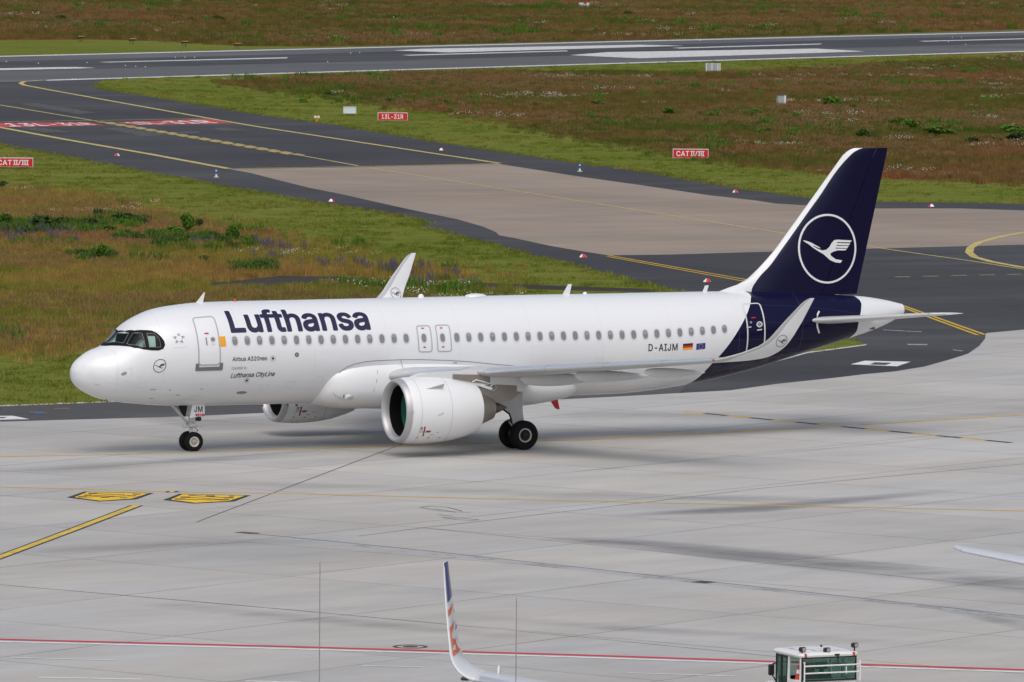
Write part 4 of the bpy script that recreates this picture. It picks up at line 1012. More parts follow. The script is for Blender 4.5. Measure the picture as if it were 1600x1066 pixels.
# five pointed star of arrowheads behind the cockpit
x, t = sk(279.6, 529)
sp = []
for k in range(5):
    a = PI / 2 + k * 2 * PI / 5
    def rp(r, da): return (x + r * math.cos(a + da), t + r * math.sin(a + da))
    sp.append(poly_part([rp(.27, 0), rp(.12, .50), rp(.135, -.05)]))
    sp.append(poly_part([rp(.26, -.12), rp(.125, -.12), rp(.13, -.62)]))
decal("star_emblem", sp, lambda a, b: skin(a, b, .007), mark_grey, AIR, .1, .1)
decal("fine_print", [poly_part(rrect(x - .26, t - .39, x + .28, t - .37, .005))], lambda a, b: skin(a, b, .006), M("fine_print_grey", (.62, .62, .63), .5), AIR)
# flags
xa, ta = sk(1066.5, 547.4); xb2, tb = sk(1082.6, 536)
hh_ = (tb - ta) / 3
fl = decal("german_flag", [poly_part(rrect(xa, ta, xb2, ta + hh_, .002))], lambda a, b: skin(a, b, .007), M("flag_gold_paint", (.80, .42, .01), .4), AIR)
decal("flag_stripe", [poly_part(rrect(xa, ta + hh_, xb2, ta + 2 * hh_, .002))], lambda a, b: skin(a, b, .007), M("flag_red_paint", (.62, .012, .015), .4), fl)
decal("flag_stripe", [poly_part(rrect(xa, ta + 2 * hh_, xb2, ta + 3 * hh_, .002))], lambda a, b: skin(a, b, .007), black_text, fl)
xa, ta = sk(1087.6, 546.9); xb2, tb = sk(1102.2, 535.8)
fl = decal("european_flag", [poly_part(rrect(xa, ta, xb2, tb, .002))], lambda a, b: skin(a, b, .007), eu_blue, AIR)
cx, cy = (xa + xb2) / 2, (ta + tb) / 2
decal("flag_stars", [poly_part(circle(cx + .10 * math.cos(k * PI / 6), cy + .10 * math.sin(k * PI / 6), .015, n=6)) for k in range(12)], lambda a, b: skin(a, b, .011), gold, fl)
# small skin fittings
for nm, u, v, r, mm in (("static_port", 193.5, 584, .11, M("port_grey", (.34, .34, .35), .4, .4)), ("vent_ring", 463.7, 554.3, .075, mark_grey), ("sensor_plate", 426.3, 560.2, .05, black_text), ("sensor_plate", 385.5, 594.5, .05, black_text)):
    disc(nm, u, v, r, mm, AIR)
for u, v in ((426.3, 560.2), (385.5, 594.5)):
    outline("sensor_ring", circle(*sk(u, v), .12, n=16), .035, M("sensor_ring_grey", (.50, .50, .51), .5), AIR, .007)
outline("vent_rim", circle(*sk(463.7, 554.3), .09, n=16), .03, dkgrey, AIR, .011)
x, t = sk(193.5, 584)
decal("port_stencil", [poly_part(rrect(x + a - .02, t + b - .012, x + a + .02, t + b + .012, .004)) for a, b in [(-.24 + .1 * i, s * .25) for i in range(6) for s in (-1, 1)] + [(s * .27, -.15 + .1 * i) for i in range(4) for s in (-1, 1)]], lambda a, b: skin(a, b, .007), M("stencil_pink", (.55, .45, .44), .5), AIR, .1, .1)
x, t = sk(377.5, 613.5)
decal("access_panel", [poly_part([(x + .23 * math.cos(a), t + .085 * math.sin(a)) for a in np.linspace(0, 2 * PI, 25)[:-1]])], lambda a, b: skin(a, b, .008), M("panel_brown_grey", (.25, .245, .235), .5), AIR, .2, .1)
for u, v, a, b in ((239, 608.6, .12, .02), (236, 622.5, .10, .02), (278, 617.4, .08, .022), (152, 601.3, .10, .018), (315, 608, .05, .02), (266, 609.5, .03, .03), (612, 571, .1, .02), (711, 567, .09, .02)):
    x, t = sk(u, v)
    decal("skin_marking", [poly_part(rrect(x - a, t - b, x + a, t + b, .008))], lambda p, q: skin(p, q, .007), mark_grey, AIR, .1, .1)
for u0, v0, u1, v1 in ((214, 596, 229, 606), (405, 600, 420, 611), (446, 596, 462, 606), (300, 618, 316, 626), (492, 588, 506, 600), (930, 560, 944, 566)):
    a_, b_ = sk(u0, v1), sk(u1, v0)
    outline("skin_panel", rrect(a_[0], a_[1], b_[0], b_[1], .04), .012, M("panel_line_grey", (.56, .56, .57), .5), AIR, .005, .2)
# radome seam
x, t = sk(160, 590)
decal("radome_seam", [poly_part(rrect(1.42, -1.6, 1.43, 1.9, .003))], lambda a, b: skin(a, b, .004), M("seam_grey", (.55, .55, .56), .5), AIR, None, .06)
# antennas, beacon and bumps along the crown
def blade(pts, th=.05, lab=None, mat=white, y=0.0):
    P = []
    for u, v in pts:
        q = pl(u, v, 1, y); P.append((q[0], q[2]))
    mb = MB(); mb.prism(P, lambda a, b: (a, y - th / 2, b), lambda a, b: (a, y + th / 2, b))
    return mb.build("antenna", mat, AIR)
blade([(305, 476), (306.6, 473), (319.3, 456.6), (319.8, 457.5), (316.8, 473), (317, 476)])
blade([(878, 463), (880, 459), (888, 444.3), (893, 444), (889.8, 459), (890, 463)])
blade([(1097, 459), (1098, 456), (1102, 446.2), (1107, 446), (1104, 456), (1104, 459)])
for cx, rx, ry, rz in ((17.65, .47, .35, .12), (15.2, .13, .12, .15), (22.6, .10, .1, .09)):
    mb = MB(); rr = []
    for k in range(7):
        a = k / 6 * PI / 2 * .98
        rr.append([(cx + rx * math.cos(a) * math.cos(b), ry * math.cos(a) * math.sin(b), 5.86 + rz * math.sin(a) + .03) for b in np.linspace(0, 2 * PI, 21)[:-1]])
    mb.loft(rr)
    mb.build("crown_fairing", white, AIR, smooth=True)
mb = MB(); mb.lathe([(0, .06), (.06, .055), (.1, .03), (.115, .002)], (6.95, -.1, 5.89), 'z', 12)
mb.build("beacon", M("beacon_red_glass", (.6, .06, .02), .2), AIR, smooth=True)

# belly fairing
def superring(x, zc, w, up, dn, n=48, p=2.6):
    out = []
    for k in range(n):
        a = 2 * PI * k / n
        c, s = math.cos(a), math.sin(a)
        cy = math.copysign(abs(c) ** (2 / p), c); cz = math.copysign(abs(s) ** (2 / p), s)
        out.append((x, w * cy, zc + (up if s > 0 else dn) * cz))
    return out
mb = MB()
BF = [(9.85, 2.75, .5, .2, .6), (10.05, 2.73, 1.25, .42, .88), (10.35, 2.70, 1.72, .70, .98), (10.8, 2.66, 1.98, 1.0, 1.04), (11.4, 2.62, 2.07, 1.22, 1.07), (12.2, 2.6, 2.10, 1.36, 1.08), (13.4, 2.58, 2.12, 1.40, 1.10), (15, 2.55, 2.14, 1.34, 1.12), (17, 2.48, 2.16, 1.12, 1.10), (18.5, 2.42, 2.12, .92, 1.04), (19.8, 2.4, 1.98, .5, .93), (20.8, 2.38, 1.7, .34, .78), (21.5, 2.33, 1.3, .24, .60), (21.95, 2.28, .8, .16, .40)]
xs_ = np.linspace(9.85, 21.95, 60)
B_ = np.array(BF)
mb.loft([superring(x, *[float(pchip(np.array([x]), B_[:, 0], B_[:, i])[0]) for i in range(1, 5)]) for x in xs_])
BELLY = mb.build("belly_fairing", white, AIR, smooth=True)
# fairing seams and landing light
def belly_pt(u, v):
    d = ray(u, v)
    for i in range(400):
        y = -2.6 + i * .01
        P = CAM + d * (y - CAM[1]) / d[1]
        zc, w, up, dn = [float(pchip(np.array([P[0]]), B_[:, 0], B_[:, k])[0]) for k in range(1, 5)]
        f = abs(P[1] / w) ** 2.6 + abs((P[2] - zc) / (up if P[2] > zc else dn)) ** 2.6
        if f <= 1: break
    return Vector(P) + Vector((0, -.008, .002))
def seam(name, pts, r, parent, mat, f=belly_pt):
    mb = MB(); mb.tube([f(*p) for p in pts], r, 4)
    return mb.build(name, mat, parent)
seam_m = M("panel_seam", (.16, .16, .165), .6)
def fus_or_belly(u, v):
    a = belly_pt(u, v); x, t = sk(u, v); b = skin(x, t, .006)
    return a if a.y < b.y and 9.9 < a.x < 21.9 else b
seam("fairing_seam", [(529, 583.5), (535, 578), (543, 573), (555, 568.5), (570, 565.4), (587, 563.6), (629, 562), (660, 562), (700, 563.2), (733, 565.2), (765, 568.5), (790, 570.6), (815, 572.5)], .011, BELLY, seam_m, fus_or_belly)
seam("fairing_seam", [(587.5, 563.8), (590, 580), (588.5, 595), (584, 612), (582, 626)], .009, BELLY, seam_m)
seam("fairing_seam", [(626, 562.4), (629.5, 575)], .009, BELLY, seam_m, fus_or_belly)
seam("fairing_seam", [(520.5, 614), (524, 618.5), (530.7, 622), (545, 625.3)], .010, BELLY, seam_m, fus_or_belly)
q = belly_pt(545.5, 620)
mb = MB()
rr = [[tuple(q + Vector((a * .22 * k, -.05 * (1 - k) - .02, b * .13 * k + a * .03 * k))) for a, b in circle(0, 0, 1, n=16)] for k in (1, .8, .5, .05)]
mb.loft(rr, cap=True)
mb.build("landing_light", M("light_glass", (.80, .80, .78), .10, .6, .15, 14), BELLY, smooth=True)
q = belly_pt(540, 619.5)
mb = MB(); mb.box(q, (.22, .04, .09), None, .03)
mb.build("light_housing", dkgrey, BELLY)
mb = MB(); P = [(20.95, 1.75), (21.35, 1.75), (21.48, 1.24), (21.40, 1.22), (21.30, 1.26)]
mb.prism(P, lambda a, b: (a, -.03, b), lambda a, b: (a, .03, b))
mb.build("drain_mast", M("signal_red_paint", (.60, .01, .012), .4), AIR)
for x, z, s in ((1.35, 2.13, .03), (9.6, 1.72, .06), (8.1, 1.74, .05), (9.2, 1.73, .035)):
    mb = MB(); mb.lathe([(0, s), (-.05, s * .8), (-.09, s * .1)], (x, -.25, z + .03), 'z', 8)
    mb.build("belly_probe", dark_red, AIR, smooth=True)

# wings
def yt(c, tc): return 5 * tc * (.2969 * math.sqrt(c) - .126 * c - .3516 * c * c + .2843 * c ** 3 - .1036 * c ** 4)
CC = [1, .93, .85, .75, .62, .5, .38, .28, .19, .12, .07, .035, .012, .003, 0]
def foil(P, chord, tc, up, inc=0.0, upper=1.0, lower=1.0, clim=None, off=0.0):
    """closed ring of an aerofoil: leading edge at P, thickness along up (a unit vector in the y-z plane)"""
    P = Vector(P); up = Vector(up)
    ch = Vector((math.cos(inc), 0, -math.sin(inc)))
    if abs(up.z) < .9: ch = Vector((1, 0, 0))
    pts = []
    cu = [c for c in CC if clim is None or c <= clim[0]]
    cl_ = [c for c in CC[::-1] if c > 0 and (clim is None or c <= clim[1])]
    for c in cu:
        pts.append(P + ch * (c * chord - off * (1 if c < .02 else 0)) + up * (yt(c, tc) * chord * upper + off))
    for c in cl_:
        pts.append(P + ch * (c * chord) - up * (yt(c, tc) * chord * lower * .85 + off))
    return [tuple(p) for p in pts]
def wing_at(y):
    """section of the wing at span y (starboard +y): LE point, chord, t/c, incidence"""
    le = 12.72 + .512 * (y - 2.0)
    te = 18.95 + .02 * (y - 2) if y < 6.4 else 19.04 + .295 * (y - 6.4)
    z = 2.70 + .0975 * y
    ch = te - le
    tc = np.interp(y, [2, 6.4, 16.9], [.14, .115, .10])
    inc = np.interp(y, [2, 6.4, 16.9], [.05, .025, .0])
    return (le, y, z), ch, float(tc), float(inc)
DIH = math.atan(.0975)
# the upturned wing tip: a curve of (y, z, cant) outboard of y = 16.1 with its leading and trailing edges by height
SHK = []
_y, _zz, _a = 16.1, 4.27, rad(5.6)
SHK.append((_y, _zz, _a))
for _ in range(14):
    _a += rad(76 - 5.6) / 14; _y += .125 * math.cos(_a); _zz += .125 * math.sin(_a); SHK.append((_y, _zz, _a))
while _zz < 6.56:
    _y += .1 * math.cos(_a); _zz += .1 * math.sin(_a); SHK.append((_y, _zz, _a))
for _ in range(5):
    _y += .024 * math.cos(_a); _zz += .024 * math.sin(_a); SHK.append((_y, _zz, _a))
LEZ = ([4.27, 4.37, 4.56, 4.84, 5.11, 5.75, 6.40, 6.70], [19.94, 20.22, 20.75, 21.38, 21.72, 22.26, 22.87, 23.15])
TEZ = ([4.27, 4.37, 4.56, 4.80, 5.75, 6.70], [21.90, 22.12, 22.35, 22.56, 23.07, 23.49])
def shk_x(z):
    le, te = float(np.interp(z, *LEZ)), float(np.interp(z, *TEZ))
    top = SHK[-1][1]
    if z > top - .22: le += ((z - top + .22) / .22) ** 2.2 * .15
    return le, te
def shk_y(z): return float(np.interp(z, [p[1] for p in SHK], [p[0] for p in SHK]))
def make_wing(sg):
    mb = MB()
    rings = []
    for y in (0.8, 2, 3, 4.2, 5.4, 6.4, 7.6, 9, 10.5, 12, 13.5, 15, 16.1):
        (lx, yy, z), ch, tc, inc = wing_at(y)
        rings.append(foil((lx, sg * yy, z), ch, tc, (0, -sg * math.sin(DIH), math.cos(DIH)), inc))
    mb.loft(rings)
    W = mb.build("wing", grey_wing, AIR, smooth=True, angle=rad(50))
    rr = []
    for y, z, a in SHK:
        le, te = shk_x(z)
        rr.append(foil((le, sg * y, z), max(te - le, .1), float(np.interp(z, [4.27, 5, 6.6], [.10, .085, .075])), (0, -sg * math.sin(a), math.cos(a))))
    sh = MB(); sh.loft(rr)
    S = sh.build("winglet", wing_white, W, smooth=True, angle=rad(50))
    # emblem on the face turned to the camera
    fx, cz = (22.28, 5.02) if sg < 0 else (22.28, 5.0)
    emblem("winglet_emblem", fx, cz, .24, .016, lambda a, b: (a, shk_y(b) * sg - (.058 if sg < 0 else .082), b), black_text, S, None, None)
    # slats
    for y0, y1 in ((2.7, 5.15), (6.35, 8.9), (8.94, 11.4), (11.44, 13.9), (13.94, 16.0)):
        sm = MB(); rr = []
        for k in range(4):
            (lx_, yy, zz), c_, tc, inc = wing_at(y0 + (y1 - y0) * k / 3)
            rr.append(foil((lx_, sg * yy, zz), c_, tc, (0, -sg * math.sin(DIH), math.cos(DIH)), inc, clim=(.12, .04), off=.012))
        sm.loft(rr, cap=False, closed=True)
        sm.build("slat", slat_m, W, smooth=True, angle=rad(60))
    # aileron and flap gaps
    for y0, y1, c in ((2.6, 6.3, .74), (6.45, 13.2, .74), (13.25, 16.0, .76)):
        fl = MB(); rr = []
        for k in range(4):
            (lx_, yy, zz), c_, tc, inc = wing_at(y0 + (y1 - y0) * k / 3)
            x = lx_ + c_ * c
            h = yt(c, tc) * c_
            P = [(x, sg * yy, zz - c * c_ * math.sin(inc) + h + .012), (lx_ + c_ * 1.004, sg * yy, zz - c_ * math.sin(inc) + .012), (lx_ + c_ * 1.004, sg * yy, zz - c_ * math.sin(inc) - .012), (x, sg * yy, zz - c * c_ * math.sin(inc) - h * .85 - .014)]
            rr.append(P)
        fl.loft(rr)
        fl.build("aileron" if c > .75 else "flap", pale_grey, W)
    # flap track fairings
    for y, L, r, x1 in ((6.55, 3.6, .30, 19.95), (9.55, 3.3, .26, 20.55), (12.75, 2.7, .21, 21.35)):
        (lx_, yy, zz), c_, tc, inc = wing_at(y)
        zt_ = zz - .30
        ff = MB(); rr = []
        for k in range(17):
            f = k / 16
            rr_ = r * (math.sin(PI * f ** .62) ** .62 if 0 < f < 1 else .02)
            xx = x1 - L + L * f
            rr.append([(xx, sg * yy + .62 * rr_ * math.cos(b), zt_ - .10 * f + rr_ * (1.05 if math.sin(b) < 0 else .75) * math.sin(b)) for b in np.linspace(0, 2 * PI, 17)[:-1]])
        ff.loft(rr)
        ff.build("flap_track_fairing", M("fairing_grey_white", (.62, .63, .635), .35, coat=.3), W, smooth=True)
    # navigation light
    nl = MB(); (lx_, yy, zz), c_, tc, inc = wing_at(16.05)
    nl.box((lx_ + .03, sg * yy, zz), (.10, .18, .07), None, .03)
    nl.build("navigation_light", M("nav_light_red", (.55, .08, .06), .2) if sg < 0 else M("nav_light_green", (.04, .4, .12), .2), W)
    return W
def wingletmat():
    m, n, l, b = nt("winglet_paint")
    s = n.new("ShaderNodeSeparateXYZ"); l.new(obj_(n), s.inputs[0])
    # polished strip behind the leading edge: x < f(z)
    f = curve_mask(n, l, [(4.2, 20.3), (4.4, 20.6), (4.6, 21.1), (4.84, 21.62), (5.11, 21.95), (5.75, 22.46), (6.40, 23.02), (6.75, 23.4)], s.outputs[0], s.outputs[2])
    l.new(mix_(n, l, f, (.46, .47, .47), (.76, .77, .78)), b.inputs['Base Color'])
    b.inputs['Roughness'].default_value = .3
    b.inputs['Coat Weight'].default_value = .3
    return m
wing_white = wingletmat()
for sg in (-1, 1): make_wing(sg)

# engines
EX, EZ = 11.25, 1.83
def make_engine(sg):
    c = (EX, sg * 5.75, EZ)
    mb = MB()
    OUT = [(.24, 1.268), (.5, 1.303), (.9, 1.325), (1.3, 1.325), (1.8, 1.30), (2.3, 1.245), (2.8, 1.145), (3.2, 1.04), (3.5, .945), (3.5, .915), (3.1, .93)]
    mb.lathe(OUT, c, 'x', 72)
    E = mb.build("engine", white, AIR, smooth=True)
    mb = MB()
    mb.lathe([(.25, 1.270), (.12, 1.245), (.05, 1.215), (.015, 1.185), (0, 1.155), (.015, 1.122), (.06, 1.085), (.16, 1.045), (.30, 1.02)], c, 'x', 72)
    mb.build("intake_lip", lipm, E, smooth=True)
    mb = MB(); mb.lathe([(.30, 1.02), (.5, 1.0), (.80, .99)], c, 'x', 64)
    mb.build("intake_liner", M("intake_liner_black", (.006, .006, .007), .85, spec=.1), E, smooth=True)
    mb = MB(); mb.lathe([(.80, .99), (1.22, .985)], c, 'x', 64)
    mb.build("fan_case", green_m, E, smooth=True)
    mb = MB()
    mb.lathe([(1.25, .985), (1.26, .02)], c, 'x', 32)
    for k in range(18):
        a0 = 2 * PI * k / 18
        vs = []
        for r, tw in ((.25, .15), (.6, .32), (.97, .5)):
            for s_ in (-1, 1):
                a = a0 + s_ * (.12 if r > .3 else .2) * .8
                vs.append((c[0] + 1.16 + s_ * tw * .12, c[1] + r * math.cos(a), c[2] + r * math.sin(a)))
        mb.add(vs, [(0, 1, 3, 2), (2, 3, 5, 4)])
    mb.build("fan", M("fan_blade_dark", (.03, .03, .034), .4, .5), E)
    mb = MB(); mb.lathe([(.72, .005), (.76, .06), (.9, .16), (1.14, .27)], c, 'x', 32)
    mb.build("spinner", M("spinner_dark", (.02, .02, .022), .4), E, smooth=True)
    mb = MB(); mb.lathe([(3.2, .90), (3.3, .60), (3.5, .70), (3.65, .68), (3.82, .62), (4.05, .53), (4.28, .44), (4.28, .41), (4.0, .40)], c, 'x', 48)
    mb.build("exhaust_nozzle", nozzle_m, E, smooth=True)
    mb = MB(); mb.lathe([(3.9, .34), (4.25, .29), (4.6, .18), (4.95, .03), (4.96, .002)], c, 'x', 32)
    mb.build("exhaust_cone", cone_m, E, smooth=True)
    # cowl seams
    mb = MB()
    for xa in (.62, 1.95):
        r = np.interp(xa, [p[0] for p in OUT[:9]], [p[1] for p in OUT[:9]])
        mb.lathe([(xa - .007, r + .003), (xa + .007, r + .003)], c, 'x', 72)
    mb.build("cowl_seam", M("cowl_seam_grey", (.42, .42, .43), .6), E, smooth=True)
    # markings on the cowl: position along the axis, angle below the horizontal on the camera side
    def cp(a, b, off=.005):
        r = float(np.interp(a, [p[0] for p in OUT[:9]], [p[1] for p in OUT[:9]])) + off
        return (c[0] + a, c[1] - r * math.cos(b), c[2] + r * math.sin(b))
    def cd(name, P, mat): return decal(name, [poly_part(P)], lambda a, b: cp(a, b / 1.3), mat, E, None, .08)
    def inv(u, v):
        d = ray(u, v)
        for i in range(300):
            y = -7.2 + i * .01
            P = CAM + d * (y - CAM[1]) / d[1]
            r = float(np.interp(P[0] - c[0], [p[0] for p in OUT[:9]], [p[1] for p in OUT[:9]]))
            if math.hypot(P[1] + 5.75, P[2] - c[2]) <= r: break
        return P[0] - c[0], 1.3 * math.atan2(P[2] - c[2], -(P[1] + 5.75))
    Q = [inv(*p) for p in ((664, 666.5), (665.2, 667), (660.8, 681.5), (659.4, 681))]
    cd("warning_stripe", [(Q[0][0] - .03, Q[0][1]), (Q[0][0] + .03, Q[0][1]), (Q[2][0] + .02, Q[2][1]), (Q[2][0] - .04, Q[2][1])], dark_red)
    for u, v, a, b, mm in ((668.5, 674.5, .09, .045, dark_red), (671.5, 673.8, .05, .03, dark_red), (658.8, 669.5, .05, .06, mark_grey), (658, 673.5, .09, .012, mark_grey), (658, 675.3, .08, .010, mark_grey),
                           (651.3, 684, .055, .05, gold), (669, 684, .055, .05, gold), (686.5, 683.6, .055, .05, gold), (674.5, 679.5, .09, .02, M("decal_grey", (.45, .45, .46), .5)), (684, 675.5, .05, .022, M("decal_grey", (.45, .45, .46), .5)),
                           (691.5, 646.3, .035, .022, mark_grey), (687, 648.5, .08, .012, mark_grey), (644, 643.5, .12, .010, M("decal_grey", (.45, .45, .46), .5)), (644, 646.5, .09, .010, M("decal_grey", (.45, .45, .46), .5))):
        x_, t_ = inv(u, v)
        cd("cowl_marking", rrect(x_ - a, t_ - b, x_ + a, t_ + b, min(a, b) * .5), mm)
    # strake on the shoulder of the cowl
    A, B = inv(664, 607.5), inv(692, 606)
    C2 = inv(691.5, 599.5)
    pa, pb = Vector(cp(A[0], A[1] / 1.3, -.02)), Vector(cp(B[0], B[1] / 1.3, -.02))
    n_ = Vector((0, pb.y - c[1], pb.z - c[2])).normalized()
    mb = MB()
    tip = pb + n_ * .30 + Vector((-.02, 0, 0))
    w_ = Vector((0, -.02, -.02))
    mb.add([pa, pb, tip, pa + w_, pb + w_, tip + w_], [(0, 1, 2), (3, 5, 4), (0, 3, 4, 1), (1, 4, 5, 2), (2, 5, 3, 0)])
    mb.build("strake", pale_grey, E)
    # drain fin under the tail of the cowl
    mb = MB()
    mb.prism([(2.2, -1.24), (3.55, -.86), (3.75, -.86), (3.2, -1.05), (2.6, -1.21)], lambda a, b: (c[0] + a, c[1] - .05, c[2] + b), lambda a, b: (c[0] + a, c[1] + .05, c[2] + b))
    mb.build("drain_fin", pale_grey, E)
    return E
for sg in (-1, 1): make_engine(sg)
def make_pylon(sg):
    y0 = sg * 5.75
    def conv(P):
        out = []
        for u, v in P:
            q = pl(u, v, 1, -6.02); out.append((q[0], q[2]))
        return out
    def plate(name, P, half, mat, parent):
        mb = MB(); mb.prism(conv(P), lambda a, b: (a, y0 - half, b), lambda a, b: (a, y0 + half, b))
        return mb.build(name, mat, parent)
    py = plate("engine_pylon", [(636, 598), (645, 592), (655, 586.8), (665, 584), (680, 582.6), (708, 581.5), (760, 579), (840, 583), (838, 590), (828, 600), (816, 612.6), (808, 612), (808, 603), (766, 600.5), (740, 608), (700, 606), (660, 604)], .24, pale_white, AIR)
    plate("pylon_side_panel", [(707.5, 585), (766, 586), (766, 600), (741, 598), (707.5, 592)], .265, brown_metal, py)
    plate("pylon_aft_fairing", [(742, 606), (752, 603), (766, 600.5), (808, 602.5), (808, 611.6), (816, 612.4), (800, 624), (788, 627.5), (776, 629), (756, 624), (745, 618)], .255, brown_metal, py)
    mb = MB()
    hk = conv([(738, 597), (744, 593.6), (766, 599.5)])
    mb.tube([(a, y0 - .28, b) for a, b in hk], .022, 8)
    a, b = conv([(770.3, 605.5)])[0]
    mb.lathe([(0, .13), (-.04, .13), (-.05, .11)], (a, y0 - .27, b), 'y', 20)
    P = conv([(745, 602), (752, 600.5), (770, 606.5), (766, 609.5)])
    mb.prism(P, lambda p, q: (p, y0 - .31, q), lambda p, q: (p, y0 - .26, q))
    mb.build("pylon_bracket", white, py, smooth=True)
pale_white = M("pylon_white", (.66, .67, .68), .35, coat=.3)
for sg in (-1, 1): make_pylon(sg)

# landing gear
def wheel(name_t, x, y, r, w, parent, rim_r, ring_c, hub_c):
    mb = MB()
    k = w / 2
    mb.lathe([(-k * .55, rim_r), (-k * .9, rim_r + .03), (-k, rim_r + (r - rim_r) * .45), (-k * .93, r - .06), (-k * .7, r - .012), (-k * .4, r), (k * .4, r), (k * .7, r - .012), (k * .93, r - .06), (k, rim_r + (r - rim_r) * .45), (k * .9, rim_r + .03), (k * .55, rim_r)], (x, y, r), 'y', 40)
    for q in (-.45, -.15, .15, .45):    # tread grooves
        mb.lathe([(k * q - .012, r + .002), (k * q + .012, r + .002)], (x, y, r), 'y', 40)
    mb.build("tyre", rubber, parent, smooth=True)
    for s in (-1, 1):
        mb = MB()
        mb.lathe([(s * k * .62, rim_r + .012), (s * k * .82, rim_r + .006), (s * k * .84, rim_r - .02), (s * k * .70, rim_r - .05)], (x, y, r), 'y', 32)
        mb.build("wheel_rim", ring_c, parent, smooth=True)
        mb = MB()
        mb.lathe([(s * k * .70, rim_r - .05), (s * k * .5, rim_r - .06), (s * k * .42, rim_r * .55), (s * k * .45, rim_r * .42), (s * k * .8, rim_r * .34), (s * k * .86, rim_r * .2), (s * k * .86, .002)], (x, y, r), 'y', 32)
        for j in range(9):
            a = 2 * PI * j / 9
            mb.lathe([(s * k * .44, .028), (s * k * .60, .026), (s * k * .61, .002)], (x + rim_r * .60 * math.cos(a), y, r + rim_r * .60 * math.sin(a)), 'y', 8)
        mb.build("wheel_hub", hub_c, parent, smooth=True)
rim_pale = M("wheel_rim_pale", (.58, .56, .53), .4, .2)
hub_grey = M("wheel_hub_grey", (.42, .41, .39), .45, .2)
hub_dark = M("wheel_hub_dark", (.016, .016, .016), .6, .1)
mb = MB()
nx = 5.12
mb.tube([(nx, 0, 2.2), (nx, 0, 1.02)], .105, 16)
mb.tube([(nx, 0, 1.05), (nx, 0, .42)], .07, 14)
mb.tube([(nx, -.30, .381), (nx, .30, .381)], .06, 12)
mb.box((nx, 0, 1.02), (.30, .34, .16), None, .04)
mb.box((nx, -.16, 1.30), (.22, .14, .26), None, .04)
mb.tube([(nx - .95, -.10, 1.95), (nx - .12, -.10, 1.10)], .028, 8)
mb.tube([(nx - .95, .10, 1.95), (nx - .12, .10, 1.10)], .028, 8)
mb.tube([(nx + .08, 0, 1.0), (nx + .30, 0, .82), (nx + .06, 0, .58)], .035, 8)
mb.tube([(nx + .13, -.12, 1.3), (nx + .17, -.1, 1.05), (nx + .10, -.09, .75)], .014, 6)
mb.box((nx - .30, -.12, .99), (.28, .12, .10), None, .03)
mb.box((nx - .33, -.12, 1.08), (.14, .16, .16), None, .05)
mb.box((nx + .30, -.06, .99), (.26, .10, .06), None, .02)
NG = mb.build("nose_gear", gear_m, AIR, smooth=True)
wheel("nw", nx, -.25, .385, .22, NG, .20, rim_pale, hub_grey)
wheel("nw", nx, .25, .385, .22, NG, .20, rim_pale, hub_grey)
mb = MB()
P = [(4.98, 1.90), (5.50, 1.90), (5.50, 1.50), (5.44, 1.43), (5.10, 1.38), (4.86, 1.34), (4.92, 1.6)]
mb.prism(P, lambda a, b: (a, -.47, b), lambda a, b: (a, -.43, b))
mb.prism(P, lambda a, b: (a, .47, b), lambda a, b: (a, .43, b))
DR = mb.build("gear_door", white, NG)
V, F, W_, H_ = text_polys("JM", 0, 0, 1.08)
V2 = [(5.045 + p[0] * .36 / W_, 1.575 + p[1] * .23 / H_) for p in V]
decal("gear_door_lettering", [(V2, F)], lambda a, b: (a, -.476, b), black_text, NG, None, None)
mb = MB(); mb.box((5.28, -.478, 1.455), (.36, .012, .10), None, .004)
mb.build("red_plate", M("plate_red_paint", (.60, .03, .03), .4), NG)
decal("plate_lettering", [poly_part(rrect(5.16 + .09 * i, 1.44, 5.20 + .09 * i + (.02 if i % 2 else 0), 1.475, .006)) for i in range(3)], lambda a, b: (a, -.488, b), signwhite, NG, None, None)
mb = MB()
for s, i_ in ((-.05, 0), (.14, 1)):
    mb.lathe([(0, .085), (-.12, .09), (-.13, .075)], (nx - .02 + .24 + s, -.12 + 0 * i_, 1.27), 'x', 14)
mb.build("taxi_light", M("lamp_housing", (.05, .05, .05), .4, .3), NG, smooth=True)
mb = MB(); mb.box((4.75, 0, 1.90), (1.15, .62, .10))
P = [(4.62, 1.90), (5.10, 1.90), (5.00, 1.36), (4.90, 1.36)]
mb.prism(P, lambda a, b: (a, .26, b), lambda a, b: (a, .30, b))
mb.build("gear_bay", M("gear_bay_dark", (.03, .03, .028), .8), NG)

